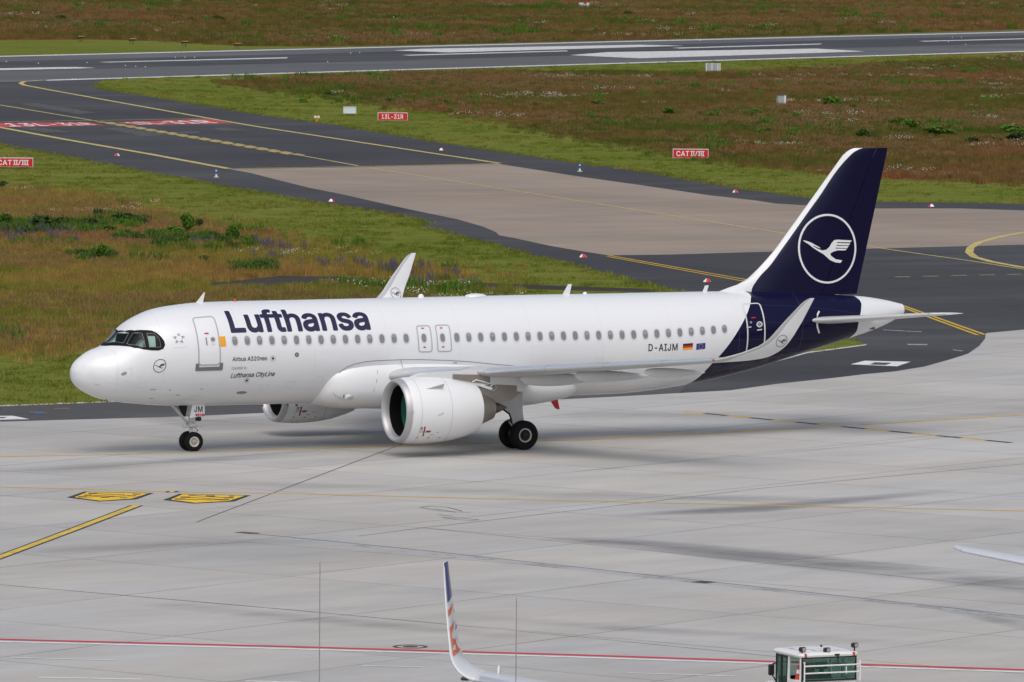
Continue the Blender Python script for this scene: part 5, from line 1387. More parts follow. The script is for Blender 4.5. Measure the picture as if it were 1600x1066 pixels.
def main_gear(sg):
    x, y = 17.71, sg * 3.80
    mb = MB()
    mb.tube([(x, y, 3.0), (x, y, 1.45)], .17, 18)
    mb.tube([(x, y, 1.5), (x, y, .60)], .11, 16)
    mb.tube([(x, y - .62, .585), (x, y + .62, .585)], .09, 14)
    mb.tube([(x, y, 1.7), (x - .05, y - sg * 1.5, 2.5)], .07, 10)
    mb.tube([(x - .12, y, 1.45), (x - .42, y, 1.1), (x - .1, y, .72)], .045, 8)
    mb.tube([(x - .35, y - .2, 1.62), (x - .42, y - .22, 1.3), (x - .28, y - .2, .9)], .03, 8)
    G = mb.build("main_gear", gear_m, AIR, smooth=True)
    for s in (-1, 1):
        wheel("mw", x, y + s * .465, .585, .43, G, .275, rim_pale, hub_dark)
    mb = MB()
    P = [(16.62, 1.86), (17.1, 2.04), (17.5, 2.22), (17.70, 2.22), (17.72, 1.6), (17.80, 1.02), (17.34, 1.02), (17.26, 1.25), (17.05, 1.48), (16.8, 1.64)]
    mb.prism(P, lambda a, b: (a, y + sg * .34, b), lambda a, b: (a, y + sg * .30, b))
    mb.build("gear_door", M("gear_door_grey", (.52, .53, .54), .4), G)
    mb = MB()
    mb.tube([(16.85, y + sg * .36, 1.62), (17.1, y + sg * .4, 1.45), (17.2, y + sg * .4, 1.2)], .035, 8)
    mb.build("hydraulic_hose", black, G)
for sg in (-1, 1): main_gear(sg)

# tail fin
LEPX = [(1124.6, 454.6), (1152.5, 444.7), (1167.3, 436.5), (1185, 419.5), (1208.3, 393.8), (1267.4, 311.8), (1316.7, 242.8), (1326.5, 234.6), (1336.4, 230.9), (1347, 230.4)]
LEF = [(pl(u, v, 1, 0)[2], pl(u, v, 1, 0)[0]) for u, v in LEPX]
LEF = [(5.4, LEF[0][1] - .5)] + LEF
_z = np.array([p[0] for p in LEF]); _x = np.array([p[1] for p in LEF])
TE0 = pl(1338, 461, 1, 0); TE1 = pl(1387, 231, 1, 0)
def fin_le(z): return float(np.interp(z, _z, _x))
def fin_te(z): return float(TE0[0] + (TE1[0] - TE0[0]) * (z - TE0[2]) / (TE1[2] - TE0[2]))
ZTOP = float(TE1[2])
def fin_half(x, z):
    le, te = fin_le(z), fin_te(z)
    ref = fin_le(max(z, 6.9)) - max(0, 6.9 - z) * .78       # thickness follows the true fin, not the dorsal fillet
    ch = te - ref
    c = (x - ref) / ch
    if c <= 0.02: h = yt(.02, .10) * ch * max(0.12, min(1, (x - le) / max(ref + .02 * ch - le, .01)))
    else: h = yt(min(c, 1), .10) * ch
    d = (x - le) / .35
    return max(h * min(1, math.sqrt(max(d, 0))), .006)
def fin_mat():
    m, n, l, b = nt("fin_paint")
    s = n.new("ShaderNodeSeparateXYZ"); l.new(obj_(n), s.inputs[0])
    pts = [(pl(u, v, 1, 0)[2], pl(u, v, 1, 0)[0]) for u, v in [(1171, 456), (1173, 449), (1178.8, 439.8), (1187, 429), (1198.5, 416.8), (1216, 393.8), (1272, 316), (1326.5, 243.2), (1337, 235.2), (1349.5, 230.9)]]
    f = curve_mask(n, l, pts, s.outputs[0], s.outputs[2])
    l.new(mix_(n, l, f, (.80, .81, .82), navy_c), b.inputs['Base Color'])
    b.inputs['Roughness'].default_value = .3; b.inputs['Coat Weight'].default_value = .22; b.inputs['Coat Roughness'].default_value = .08; b.inputs['Specular IOR Level'].default_value = .25
    bp = n.new("ShaderNodeBump"); bp.inputs['Strength'].default_value = .12; bp.inputs['Distance'].default_value = .05
    l.new(noise_(n, l, obj_(n), .8, 3, .6, (1, 1, .35)), bp.inputs['Height']); l.new(bp.outputs[0], b.inputs['Coat Normal'])
    return m
fin_m = fin_mat()
CF = np.concatenate([np.linspace(0, .2, 10) ** 1.4 * (.2 / .2 ** 1.4), np.linspace(.24, 1, 12)])
HIN = .68
def hinge(z): 
    ref = fin_le(max(z, 6.9)) - max(0, 6.9 - z) * .78
    return ref + (fin_te(z) - ref) * HIN
zs_ = np.concatenate([np.linspace(5.0, 6.9, 16), np.linspace(7.2, 11.2, 12), np.linspace(11.3, ZTOP, 8)])
def fin_loft(z, xa, xb):
    xs = [xa + (xb - xa) * c for c in CF]
    return [(x, -fin_half(x, z), z) for x in xs] + [(x, fin_half(x, z), z) for x in xs[::-1]]
mb = MB(); mb.loft([fin_loft(z, fin_le(z), hinge(z) if z > 5.62 else fin_te(z) - .2) for z in zs_])
FIN = mb.build("tail_fin", fin_m, AIR, smooth=True, angle=rad(60))
mb = MB(); zr = [z for z in np.linspace(5.66, ZTOP, 14)]
def rud(z):
    xs = np.linspace(hinge(z) + .025, fin_te(z), 8)
    return [(x, -fin_half(x, z), z) for x in xs] + [(x, fin_half(x, z), z) for x in xs[::-1]]
mb.loft([rud(z) for z in zr])
mb.build("rudder", navy, FIN, smooth=True, angle=rad(40))
def fmap(px, py):
    q = pl(1100 + px * .3283, 210 + py * .3283, 1, -.25)
    return (q[0], -fin_half(q[0], q[2]) - .012, q[2])
CP = [(592 + a * 142, 545 - b * 165) for a, b in CRANE]
decal("fin_emblem", [ring_part(circle(592, 545, 143, 166, 64), circle(592, 545, 134, 156.5, 64)), poly_part(CP)], fmap, M("emblem_white", (.78, .79, .80), .35), FIN, 12, 12)
# tail cone exhaust
mb = MB(); mb.lathe([(-.32, .25), (-.05, .21), (.06, .17), (.06, .12), (-.1, .10)], (37.42, 0, 4.97), 'x', 24)
mb.build("exhaust_outlet", M("outlet_grey", (.30, .30, .31), .4, .6), AIR, smooth=True)
# tailplane
def stab_at(y):
    le = 31.75 + .60 * y; ch = np.interp(y, [0, 6.22], [3.75, 1.30]); z = 4.55 + .100 * y
    return (le, y, z), float(ch)
tail_m = M("tailplane_grey", (.60, .61, .62), .35, coat=.3)
for sg in (-1, 1):
    mb = MB(); rr = []
    for y in (.3, 1, 2, 3.5, 5, 5.8, 6.1, 6.22):
        (lx, yy, z), ch = stab_at(y)
        tip = max(0, (y - 5.8) / .42) ** 2 * .42
        rr.append(foil((lx + tip, sg * yy, z), ch - tip, .10, (0, -sg * .1, .995)))
    mb.loft(rr)
    S = mb.build("tailplane", tail_m, AIR, smooth=True, angle=rad(50))
    mb = MB(); rr = []
    for y in (1.3, 3.5, 5.9):
        (lx, yy, z), ch = stab_at(y)
        h = yt(.7, .10) * ch
        rr.append([(lx + .7 * ch, sg * yy, z + h + .008), (lx + ch * 1.004, sg * yy, z + .01), (lx + ch * 1.004, sg * yy, z - .01), (lx + .7 * ch, sg * yy, z - h * .85 - .008)])
    mb.loft(rr)
    mb.build("elevator", pale_grey, S)
    mb = MB(); rr = []
    for y in (1.35, 3.5, 5.9):
        (lx, yy, z), ch = stab_at(y)
        rr.append(foil((lx, sg * yy, z), ch, .10, (0, -sg * .1, .995), clim=(.07, .07), off=.008))
    mb.loft(rr, cap=False)
    mb.build("leading_edge", M("tail_leading_edge", (.72, .72, .71), .3, .3), S, smooth=True, angle=rad(60))
# trim scale beside the tailplane root
pts = [(1279.5, 487), (1277, 492), (1276, 501), (1276.5, 510), (1279.5, 520)]
mb = MB(); mb.tube([skin(*sk(u, v), .02) for u, v in pts], .04, 6)
mb.build("tailplane_trim_scale", M("trim_scale_white", (.72, .72, .70), .4), AIR)
mb = MB(); x, t = sk(1362, 513); q = skin(x, t, .0)
mb.box(q, (.30, .05, .10), None, .02)
mb.build("tail_vent", dkgrey, AIR)

# ------------------------------------------------------------------ pilot seen through the side window
def skinned(name, verts, edges, radii, mat, root=0, parent=None, sub=2):
    me = bpy.data.meshes.new(name)
    me.from_pydata(verts, edges, [])
    o = bpy.data.objects.new(name, me)
    COL.objects.link(o)
    s = o.modifiers.new("skin", 'SKIN')
    for i, r in enumerate(radii):
        r = r if isinstance(r, tuple) else (r, r)
        me.skin_vertices[0].data[i].radius = r
    me.skin_vertices[0].data[root].use_root = True
    sd = o.modifiers.new("sub", 'SUBSURF'); sd.levels = sub; sd.render_levels = sub
    dg = bpy.context.evaluated_depsgraph_get(); dg.update()
    nm = bpy.data.meshes.new_from_object(o.evaluated_get(dg))
    bpy.data.objects.remove(o)
    for p in nm.polygons: p.use_smooth = True
    nm.name = name
    return link(name, nm, parent, mat)
skin_m = M("skin", (.45, .25, .17), .5)
shirt_m = M("white_shirt", (.70, .72, .75), .8)
px, py, pz = 2.60, -.70, 3.92
PV = [(px, py, pz), (px + .06, py, pz + .20), (px + .10, py, pz + .42), (px + .08, py, pz + .56), (px + .05, py, pz + .64), (px + .02, py, pz + .76), (px + .02, py, pz + .86),
      (px + .08, py - .20, pz + .50), (px - .06, py - .25, pz + .28), (px - .30, py - .20, pz + .34), (px - .42, py - .16, pz + .40),
      (px + .08, py + .20, pz + .50), (px - .06, py + .25, pz + .28), (px - .30, py + .20, pz + .30), (px - .42, py + .16, pz + .34),
      (px - .40, py - .11, pz + .06), (px - .42, py - .11, pz - .34), (px - .40, py + .11, pz + .06), (px - .42, py + .11, pz - .34), (px - .56, py - .11, pz - .38), (px - .56, py + .11, pz - .38)]
PE = [(0, 1), (1, 2), (2, 3), (3, 4), (4, 5), (5, 6), (2, 7), (7, 8), (8, 9), (9, 10), (2, 11), (11, 12), (12, 13), (13, 14), (0, 15), (15, 16), (0, 17), (17, 18), (16, 19), (18, 20)]
PR = [.16, .15, (.17, .13), .06, .06, (.085, .10), (.08, .09), .065, .052, .040, .035, .065, .052, .040, .035, .075, .055, .075, .055, .045, .045]
PR[:3] = [.20, .19, (.215, .16)]
for k in (7, 8, 11, 12): PR[k] = (.082, .082)
PIL = skinned("person", PV, PE, PR, skin_m)
for m_ in (shirt_m, M("dark_trousers", (.02, .022, .03), .8)): PIL.data.materials.append(m_)
for p_ in PIL.data.polygons:
    c_ = p_.center
    if c_.z < pz + .60 and c_.z > pz + .02 and c_.x > px - .26: p_.material_index = 1
    elif c_.z <= pz + .02 or (c_.z < pz + .14 and c_.x < px - .1): p_.material_index = 2
tag(PIL, "pilot in white shirt seated behind the side window of the cockpit", "person")
mb = MB()
mb.lathe([(.0, .098), (.05, .10), (.10, .085), (.135, .04), (.14, .002)], (px + .045, py, pz + .80), 'z', 16)
mb.build("hair", M("dark_hair", (.03, .02, .015), .8), PIL, smooth=True)

# ------------------------------------------------------------------ painted runway designators on the taxiway
def homog(quad):
    """maps the unit square to four surveyed corners (lower left, lower right, upper right, upper left)"""
    P = [g(*q) for q in quad]
    A = []
    for (x, y), p in zip(((0, 0), (1, 0), (1, 1), (0, 1)), P):
        A.append([x, y, 1, 0, 0, 0, -x * p.x, -y * p.x]); A.append([0, 0, 0, x, y, 1, -x * p.y, -y * p.y])
    bvec = [c for p in P for c in (p.x, p.y)]
    h = np.append(np.linalg.solve(np.array(A), np.array(bvec)), 1).reshape(3, 3)
    def f(a, b, z=0.0):
        q = h @ np.array([a, b, 1.0])
        return (q[0] / q[2], q[1] / q[2], z)
    return f
RB = [[(212, 195.2), (362, 192.6), (327, 185.9), (180, 191.0)], [(0, 198.8), (163, 195.6), (138, 191.0), (-14, 192.2)]]
tag(sheet("taxiway_red_panel", [[g(*p) for p in q] for q in RB], -.010, p_red_faded), kind="structure")
V, F, W_, H_ = text_polys("13L-31R", 0, 0, 1.1)
pp = []
for q in RB:
    f = homog(q)
    pp.append(([f(.08 + .84 * p[0] / W_, .12 + .76 * p[1] / H_)[:2] for p in V], F))
tag(decal("taxiway_panel_characters", pp, lambda a, b: (a, b, -.004), p_white, None, None, None), kind="structure")
lines("taxiway_hold_line", [([(-60, 191), (0, 190.4), (150, 188.2), (327, 185.4)], .5)], -.004, p_yellow_pale)

# ------------------------------------------------------------------ signs and field furniture
def facing(p, turn=0.0):
    """heading that turns an object's -Y side towards the terrace, plus a turn"""
    return math.atan2(CAM[0] - p.x, -(CAM[1] - p.y)) * -1 * -1 + turn
sign_red = M("sign_red", (.60, .012, .018), .4)
sign_frame = M("sign_frame", (.60, .58, .55), .5)
def sign(u0, v0, u1, v1, body, label, turn=0.0, roman=False):
    """a mandatory sign: red face between two surveyed corners of its base"""
    uc = (u0 + u1) / 2
    base = g(uc, v1 + 3)
    sc = proj(np.array(base))[2][0] / FPX       # metres per pixel there
    w, h = (u1 - u0) * sc / math.cos(turn), (v1 - v0) * sc
    t = empty("taxiway_sign", base, facing(base, turn))
    tag(t, label, "airfield sign")
    lift = 3 * sc
    mb = MB(); mb.box((0, 0, lift + h / 2), (w, .30, h), None, .02)
    mb.build("cabinet", sign_frame, t)
    mb = MB(); mb.box((0, -.152, lift + h / 2), (w * .96, .02, h * .87))
    fc = mb.build("red_face", sign_red, t)
    parts = []
    hh = h * .56
    if roman:
        V, F, W_, H_ = text_polys("CAT", 0, 0, 1.05)
        x0 = -w * .40
        parts.append(([(x0 + p[0] * w * .36 / W_, lift + h * .22 + p[1] * hh / H_) for p in V], F))
        def bar(x, y0, wd, ht): parts.append(poly_part([(x, y0), (x + wd, y0), (x + wd, y0 + ht), (x, y0 + ht)]))
        b0 = lift + h * .22
        st = w * .026
        for xs, n_ in ((w * .015, 2), (w * .225, 3)):
            step = w * .055
            wd = step * (n_ - 1) + st
            for k in range(n_): bar(xs + k * step, b0, st, hh)
            bar(xs - st * .9, b0, wd + st * 1.8, st * 1.0); bar(xs - st * .9, b0 + hh - st, wd + st * 1.8, st * 1.0)
        parts.append(poly_part([(w * .115, b0), (w * .115 + st, b0), (w * .195, b0 + hh), (w * .195 - st, b0 + hh)]))
    else:
        V, F, W_, H_ = text_polys(body, 0, 0, 1.05)
        parts.append(([(-w * .37 + p[0] * w * .72 / W_, lift + h * .22 + p[1] * hh / H_) for p in V], F))
    decal("sign_lettering", parts, lambda a, b: (a, -.166, b), signwhite, fc, None, None)
    for x in (-w * .38, w * .38):
        mb = MB(); mb.tube([(x, 0, -.03), (x, 0, lift + .02)], .04, 8)
        mb.build("leg", M("sign_leg_grey", (.3, .3, .3), .5, .5), t)
    return t
sign(590, 176, 637, 188.3, "13L-31R", "red sign lettered 13L-31R in the grass beside the taxiway", .05)
sign(1051, 232.7, 1107, 247.2, "CAT", "red CAT II/III sign standing complete in the right field", .03, True)
sign(-10, 246.5, 52, 261.2, "CAT", "red CAT II/III sign cut by the left edge of the view", -.03, True)
def field_box(name, u0, v0, u1, v1, depth, label, cat, mat, turn=0.0, build=None):
    base = g((u0 + u1) / 2, v1)
    sc = proj(np.array(base))[2][0] / FPX
    t = empty(name, base, facing(base, turn))
    tag(t, label, cat)
    build(t, (u1 - u0) * sc, (v1 - v0) * sc)
    return t
def b_board(t, w, h):
    mb = MB(); mb.box((0, 0, h * .56), (w, .08, h * .86), None, .02); mb.build("panel", M("board_pale_blue_white", (.66, .72, .76), .5), t)
    mb = MB(); mb.box((0, -.05, h * .965), (w * 1.02, .06, .05)); mb.box((0, -.05, h * .155), (w * 1.02, .06, .05)); mb.box((-w * .5, -.05, h * .56), (.05, .06, h * .8)); mb.box((w * .5, -.05, h * .56), (.05, .06, h * .8))
    mb.build("panel_frame", M("board_frame_grey", (.45, .47, .50), .5), t)
    for x in (-w * .4, w * .4):
        mb = MB(); mb.tube([(x, .05, -.03), (x, .05, h * .3)], .04, 8); mb.build("leg", M("sign_leg_grey", (.3, .3, .3), .5, .5), t)
field_box("blank_board", 536.5, 166, 556.5, 179.5, .1, "blank pale board on legs in the grass left of the red 13L-31R sign", "board", None, -.05, b_board)
def b_ribbed(t, w, h):
    mb = MB(); mb.box((0, .2, h * .52), (w, .5, h * .96), None, .03); mb.build("cabinet_body", M("cabinet_grey", (.36, .37, .40), .5, .2), t)
    for x in (-w * .46, -w * .08, w * .31, w * .46):
        mb = MB(); mb.box((x, -.07, h * .5), (w * .06, .06, h), None, .01); mb.build("rib", M("rib_white", (.72, .73, .75), .5), t)
field_box("equipment_cabinet", 1102.5, 99, 1126, 112.5, .6, "wide grey cabinet with white ribs beside the runway verge", "cabinet", None, .05, b_ribbed)
def b_small(t, w, h):
    mb = MB(); mb.box((-w * .1, .15, h * .5), (w * .78, .6, h), None, .02); mb.build("cabinet_body", M("cabinet_greenish_grey", (.36, .40, .38), .5), t)
    mb = MB(); mb.box((w * .36, -.12, h * .52), (w * .24, .12, h * .96), None, .01); mb.build("cabinet_door", M("cabinet_white", (.74, .76, .80), .45), t)
    mb = MB(); mb.box((0, .15, h + .03), (w * 1.06, .7, .06)); mb.build("cabinet_roof", M("cabinet_roof_dark", (.10, .09, .10), .6), t)
field_box("junction_cabinet", 1214.5, 149, 1228, 166.5, .6, "small upright pale cabinet with dark lid in the brown meadow", "cabinet", None, .3, b_small)
def b_obst(t, w, h):
    for x in (-w * .27, w * .33):
        mb = MB(); mb.box((x, 0, h * .5), (w * (.42 if x < 0 else .26), .5, h), None, .04); mb.build("concrete_block", M("block_white", (.62, .64, .66), .6), t)
    mb = MB(); mb.box((w * .1, .1, h * .55), (w * .5, .3, h * .5)); mb.build("link_box", pale_grey, t)
    mb = MB(); mb.tube([(w * .17, 0, h * .7), (w * .17, 0, h * 2.3)], .16, 8); mb.build("red_post", red, t)
field_box("obstacle_marker", 904, 4.5, 921.5, 12, .6, "white blocks with a red post in the far meadow beyond the runway", "marker", None, 0, b_obst)
# red and white marker hoods
hood_w, hood_r = M("hood_white", (.80, .80, .80), .45), M("hood_red", (.62, .02, .025), .4)
def marker_hood():
    t = empty("marker_hood")
    for k in range(4):
        mb = MB()
        a0, a1 = PI / 2 * k - .35, PI / 2 * (k + 1) - .35
        rr = []
        for a in np.linspace(a0, a1, 6):
            rr.append([(r * math.cos(a), r * math.sin(a), z) for r, z in ((.50, .0), (.46, .05), (.34, .20), (.20, .34), (.12, .38))])
        mb.loft(rr, cap=False, closed=False)
        mb.build("hood_panel", hood_w if k % 2 == 0 else hood_r, t, smooth=True)
    mb = MB(); mb.lathe([(.36, .12), (.40, .11), (.52, .07), (.56, .002)], (0, 0, 0), 'z', 12)
    mb.build("blue_lamp", M("hood_lamp_blue", (.02, .03, .22), .25), t, smooth=True)
    return t
mh = marker_hood()
HOODS = [(690, 234.5, "on the shoulder below the 13L-31R sign", 1), (1149, 300.5, "on the shoulder right of the CAT sign", 0), (1455, 322.5, "on the shoulder behind the airliner's fin, farthest right", 2),
         (518, 314.5, "at the grass edge above the airliner's far winglet", 1), (911, 401.5, "on the asphalt above the middle of the airliner", 0), (1105, 440, "just above the rear antenna of the airliner", 0), (183, 243, "on the asphalt just right of the cut off CAT sign", 3)]
for i, (u, v, wh, tr) in enumerate(HOODS):
    o = mh if i == 0 else copy_tree(mh)
    o.location = g(u, v, -.02)
    o.scale = (.48, .48, .50)
    o.rotation_euler = (0, 0, tr * .8 - .5)
    tag(o, "red and white marker hood " + wh, "marker", "red and white marker hoods along the taxiway")
def edge_post():
    t = empty("edge_marker_post")
    for z0, z1, mm in ((.10, .32, signwhite), (.32, .62, lamp_blue), (.62, .74, signwhite), (.74, .92, lamp_blue)):
        mb = MB(); mb.lathe([(z0, .001), (z0, .10), (z1, .10), (z1, .001)], (0, 0, 0), 'z', 12); mb.build("post_band", mm, t)
    mb = MB(); mb.lathe([(0, .28), (.05, .28), (.10, .10), (.10, .001)], (0, 0, 0), 'z', 16); mb.build("post_base", M("post_base_pale", (.6, .55, .42), .6), t)
    return t
ep = edge_post()
for i, (u, v, lb) in enumerate(((338, 277, "slim blue and white post at the left corner of the tan concrete"), (906, 268, "slim blue and white post on the shoulder below the right field"))):
    o = ep if i == 0 else copy_tree(ep)
    o.location = g(u, v, -.02)
    o.scale = (.75, .75, .78)
    tag(o, lb, "marker post", "blue marker posts along the taxiway")
# guard light pair
b = g(495, 191)
t = empty("guard_light", b, facing(b))
t.scale = (.72, .72, .72)
tag(t, "pair of round guard lights on an orange post at the taxiway edge", "light")
mb = MB(); mb.box((0, 0, .28), (.30, .2, .60), None, .03); mb.build("post", M("guard_post_orange", (.55, .22, .03), .5), t)
for x in (-.20, .22):
    mb = MB(); mb.lathe([(-.14, .001), (-.14, .15), (-.10, .19), (.10, .16), (.14, .001)], (x, 0, .68), 'y', 16); mb.build("lamp", M("guard_lamp_cream", (.80, .70, .50), .3), t, smooth=True)
mb = MB(); mb.box((0, .03, .68), (.3, .14, .14)); mb.build("bracket", M("guard_post_orange", (.55, .22, .03), .5), t)
# precision approach path lights
def papi():
    t = empty("approach_light_unit")
    mb = MB(); mb.box((0, 0, .62), (1.0, .9, .22), None, .04); mb.box((-.38, -.1, .55), (.3, .7, .16)); mb.build("lamp_box", M("papi_black", (.02, .018, .015), .5), t)
    mb = MB(); mb.box((.06, 0, .76), (.85, .85, .07), None, .02); mb.build("lid", M("papi_orange", (.62, .28, .03), .5), t)
    for x, y in ((.1, -.35), (.1, .35), (-.3, 0)):
        mb = MB(); mb.tube([(x, y, 0), (x, y, .55)], .04, 6); mb.build("leg", M("papi_leg", (.2, .1, .04), .5), t)
    return t
pp_ = papi()
PL = [(126, 65, "farthest left of the four orange topped approach light units beyond the runway"), (207, 69, "second from the left of the four orange topped approach light units"), (289, 73, "third from the left of the four orange topped approach light units"), (371, 76.5, "farthest right of the four orange topped approach light units")]
for i, (u, v, lb) in enumerate(PL):
    o = pp_ if i == 0 else copy_tree(pp_)
    o.location = g(u, v, -.02); o.rotation_euler = (0, 0, facing(o.location, .15))
    tag(o, lb, "approach light", "approach light units beyond the runway")
# runway lights: small pale domes
def rlight():
    mb = MB(); mb.lathe([(0, .16), (.10, .16), (.22, .10), (.26, .001)], (0, 0, 0), 'z', 10)
    return mb.build("runway_light", M("runway_light_pale", (.78, .78, .72), .3), None, smooth=True)
RL = [(113, 124.2, "edge"), (117.5, 124.2, "edge"), (87, 86.5, "edge"), (1236, 90.9, "edge"), (1241, 90.7, "edge"), (1141, 87.3, "edge"), (1371, 87.2, "edge"), (713, 107.0, "edge"), (1516, 52.4, "edge"), (1094, 63.4, "edge"),
      (10, 96.8, "left"), (60, 99.2, "left"), (136, 98.3, "left"), (196, 103, "left"), (212, 104, "left"), (227, 105, "left"), (274, 90, "left"), (289, 90, "left"), (304, 90.2, "left"), (512, 97, "left"), (548, 83.3, "left"), (562, 82.7, "left"), (1488, 58.9, "right"), (1502, 58.5, "right"), (1509, 69.8, "right"), (1482, 66, "right")]
LBL = {"edge": "tiny pale light standing on a white edge line of the runway", "left": "tiny pale light set in the asphalt at the left part of the runway", "right": "tiny pale light set in the asphalt at the right end of the runway"}
r0 = rlight()
for i, (u, v, k) in enumerate(RL):
    o = r0 if i == 0 else r0.copy()
    if i: COL.objects.link(o)
    o.location = g(u, v, -.012)
    o.scale = (.42, .42, .42)
    tag(o, LBL[k], "runway light", {"edge": "lights on the runway edge lines", "left": "inset lights at the left of the runway", "right": "inset lights at the right of the runway"}[k])
# covers in the apron
def cover(u, v, w, h, lab, rust=False):
    c = g(u, v)
    sc = proj(np.array(c))[2][0] / FPX
    t = empty("drain_cover", c, rad(26))
    tag(t, lab, "drain cover")
    mb = MB(); mb.box((0, 0, .006), (w, h, .012)); mb.build("cover_frame", M("cover_frame_dark", (.10, .095, .09), .7), t)
    for k in range(5):
        mb = MB(); mb.box((-w * .4 + w * .2 * k, 0, .014), (w * .12, h * .8, .006)); mb.build("grate_bar", M("cover_rust", (.16, .085, .055), .7) if rust else M("cover_iron", (.06, .06, .06), .6), t)
cover(386.5, 833, .42, .8, "rusty drain cover at the upper end of the pale drain strip", True)
cover(1100, 910, .62, .6, "dark drain cover on the right part of the apron")
c = g(641, 1010.7)
t = empty("manhole_cover", c)
tag(t, "round manhole cover ringed by a painted black circle near the red line", "manhole cover")
mb = MB(); mb.lathe([(.0, .001), (.012, .001), (.012, .22), (0, .22)][::-1], c * 0, 'z', 24); mb.build("lid", M("manhole_lid", (.10, .07, .055), .7), t)
mb = MB(); mb.lathe([(.004, .52), (.008, .52), (.008, .40), (.004, .40)], c * 0, 'z', 40, True); mb.build("painted_ring", M("manhole_ring", (.075, .055, .05), .8), t)

# ------------------------------------------------------------------ shrubs and meadow plants
def leaf_cloud(n, rx, ry, h, size, seed, droop=.5):
    r = np.random.default_rng(seed)
    mb = MB()
    lobes = [(r.uniform(-.55, .55) * rx, r.uniform(-.55, .55) * ry, r.uniform(.35, .75) * h, r.uniform(.35, .6)) for _ in range(7)]
    for i in range(n):
        lx, ly, lz, lr = lobes[r.integers(len(lobes))]
        d = r.normal(size=3); d /= np.linalg.norm(d)
        k = r.uniform(.55, 1.08) * lr
        c = np.array([lx + d[0] * k * rx, ly + d[1] * k * ry, max(.03, lz + d[2] * k * h * .55)])
        a = r.normal(size=3); a[2] = abs(a[2]) * .5; a /= np.linalg.norm(a)
        b = np.cross(a, d + r.normal(size=3) * .4); b /= (np.linalg.norm(b) + 1e-6)
        s = size * r.uniform(.6, 1.4)
        mb.add([c - a * s * .1, c + b * s * .35 + a * s * .4, c + a * s, c - b * s * .35 + a * s * .4], [(0, 1, 2, 3)])
    for i in range(14):
        x, y = r.uniform(-.5, .5) * rx, r.uniform(-.5, .5) * ry
        mb.tube([(x * .4, y * .4, 0), (x, y, h * r.uniform(.5, .95))], .012, 4, False)
    return mb.mesh("shrub")
def leaf_mat(name, a, b_):
    m, n, l, b = nt(name)
    oi = n.new("ShaderNodeObjectInfo")
    f = noise_(n, l, obj_(n), 5, 3)
    c = mix_(n, l, ramp_(n, l, f, [(.35, 0.0), (.65, 1.0)]), a, b_)
    l.new(c, b.inputs['Base Color']); b.inputs['Roughness'].default_value = .6; b.inputs['Specular IOR Level'].default_value = .15
    return m
leaf_d = leaf_mat("dark_leaves", (.034, .066, .014), (.072, .120, .026))
leaf_b = leaf_mat("bright_leaves", (.050, .115, .010), (.105, .190, .022))
SHR = [leaf_cloud(900, .75, .6, .9, .16, 1), leaf_cloud(800, .9, .6, .75, .17, 2), leaf_cloud(1000, .6, .6, 1.1, .16, 3)]
SHRD = []
for me in SHR:
    d = me.copy(); d.materials.append(leaf_d); SHRD.append(d)
    me.materials.append(leaf_b)
def shrub(u, v, w, h, dark, label, group, seed):
    c = g(u, v)
    sc = proj(np.array(c))[2][0] / FPX
    o = bpy.data.objects.new("shrub", (SHRD if dark else SHR)[seed % 3])
    COL.objects.link(o)
    o.location = c
    o.rotation_euler = (0, 0, seed * 1.7)
    o.scale = (w * sc / 1.15, w * sc / 1.15, h * sc / 1.0 * 1.6)
    tag(o, label, "shrub", group)
GL, GR, GF = "shrubs in the near meadow", "green clumps in the right field", "green clumps in the far meadow"
S_ = [(6, 354, 22, 15, 0, "bright green bush cut by the left edge of the near meadow"), (3, 294, 18, 9, 1, "dark bush at the left edge just below the cut off red sign"), (38, 371, 18, 12, 0, "bright yellow green clump below the dark hedge of the near meadow"),
      (70, 361, 44, 18, 1, "widest dark green bush at the left end of the near hedge"), (102, 358, 30, 14, 1, "dark green bush in the middle of the near hedge"), (135, 360, 30, 11, 1, "low dark bush at the right end of the near hedge"),
      (156, 343, 20, 12, 1, "small dark bush left of the larger one on the meadow crest"), (198, 350, 38, 15, 1, "large dark bush high on the crest of the near meadow"), (170, 367, 34, 9, 0, "flat light green patch among the white flowers"),
      (199, 375, 16, 11, 1, "rounded dark bush beside the white flowers"), (126, 405, 28, 13, 1, "spreading dark bush left of the round green bush"), (162, 410, 22, 17, 0, "round bright bush standing alone in mid meadow"),
      (145, 401, 10, 10, 1, "narrow dark bush between two mid meadow bushes"), (268, 370, 30, 14, 0, "bright bush left of the tall one near the crest"), (294, 367, 22, 20, 0, "tall bright bush near the crest, right group"), (310, 358, 12, 12, 1, "dark bush top at the right end of the crest"),
      (285, 384, 22, 13, 0, "bright bush below the tall crest bush"), (362, 379, 20, 16, 0, "loose bright bush above the blue flower spikes"), (390, 382, 26, 9, 0, "low bright clump right of the loose bush"), (320, 409, 22, 8, 1, "low dark clump right of mid meadow"), (396, 424, 40, 9, 1, "wide dark patch above the old asphalt path")]
for i, a in enumerate(S_): shrub(*a[:5], a[5], GL, i)
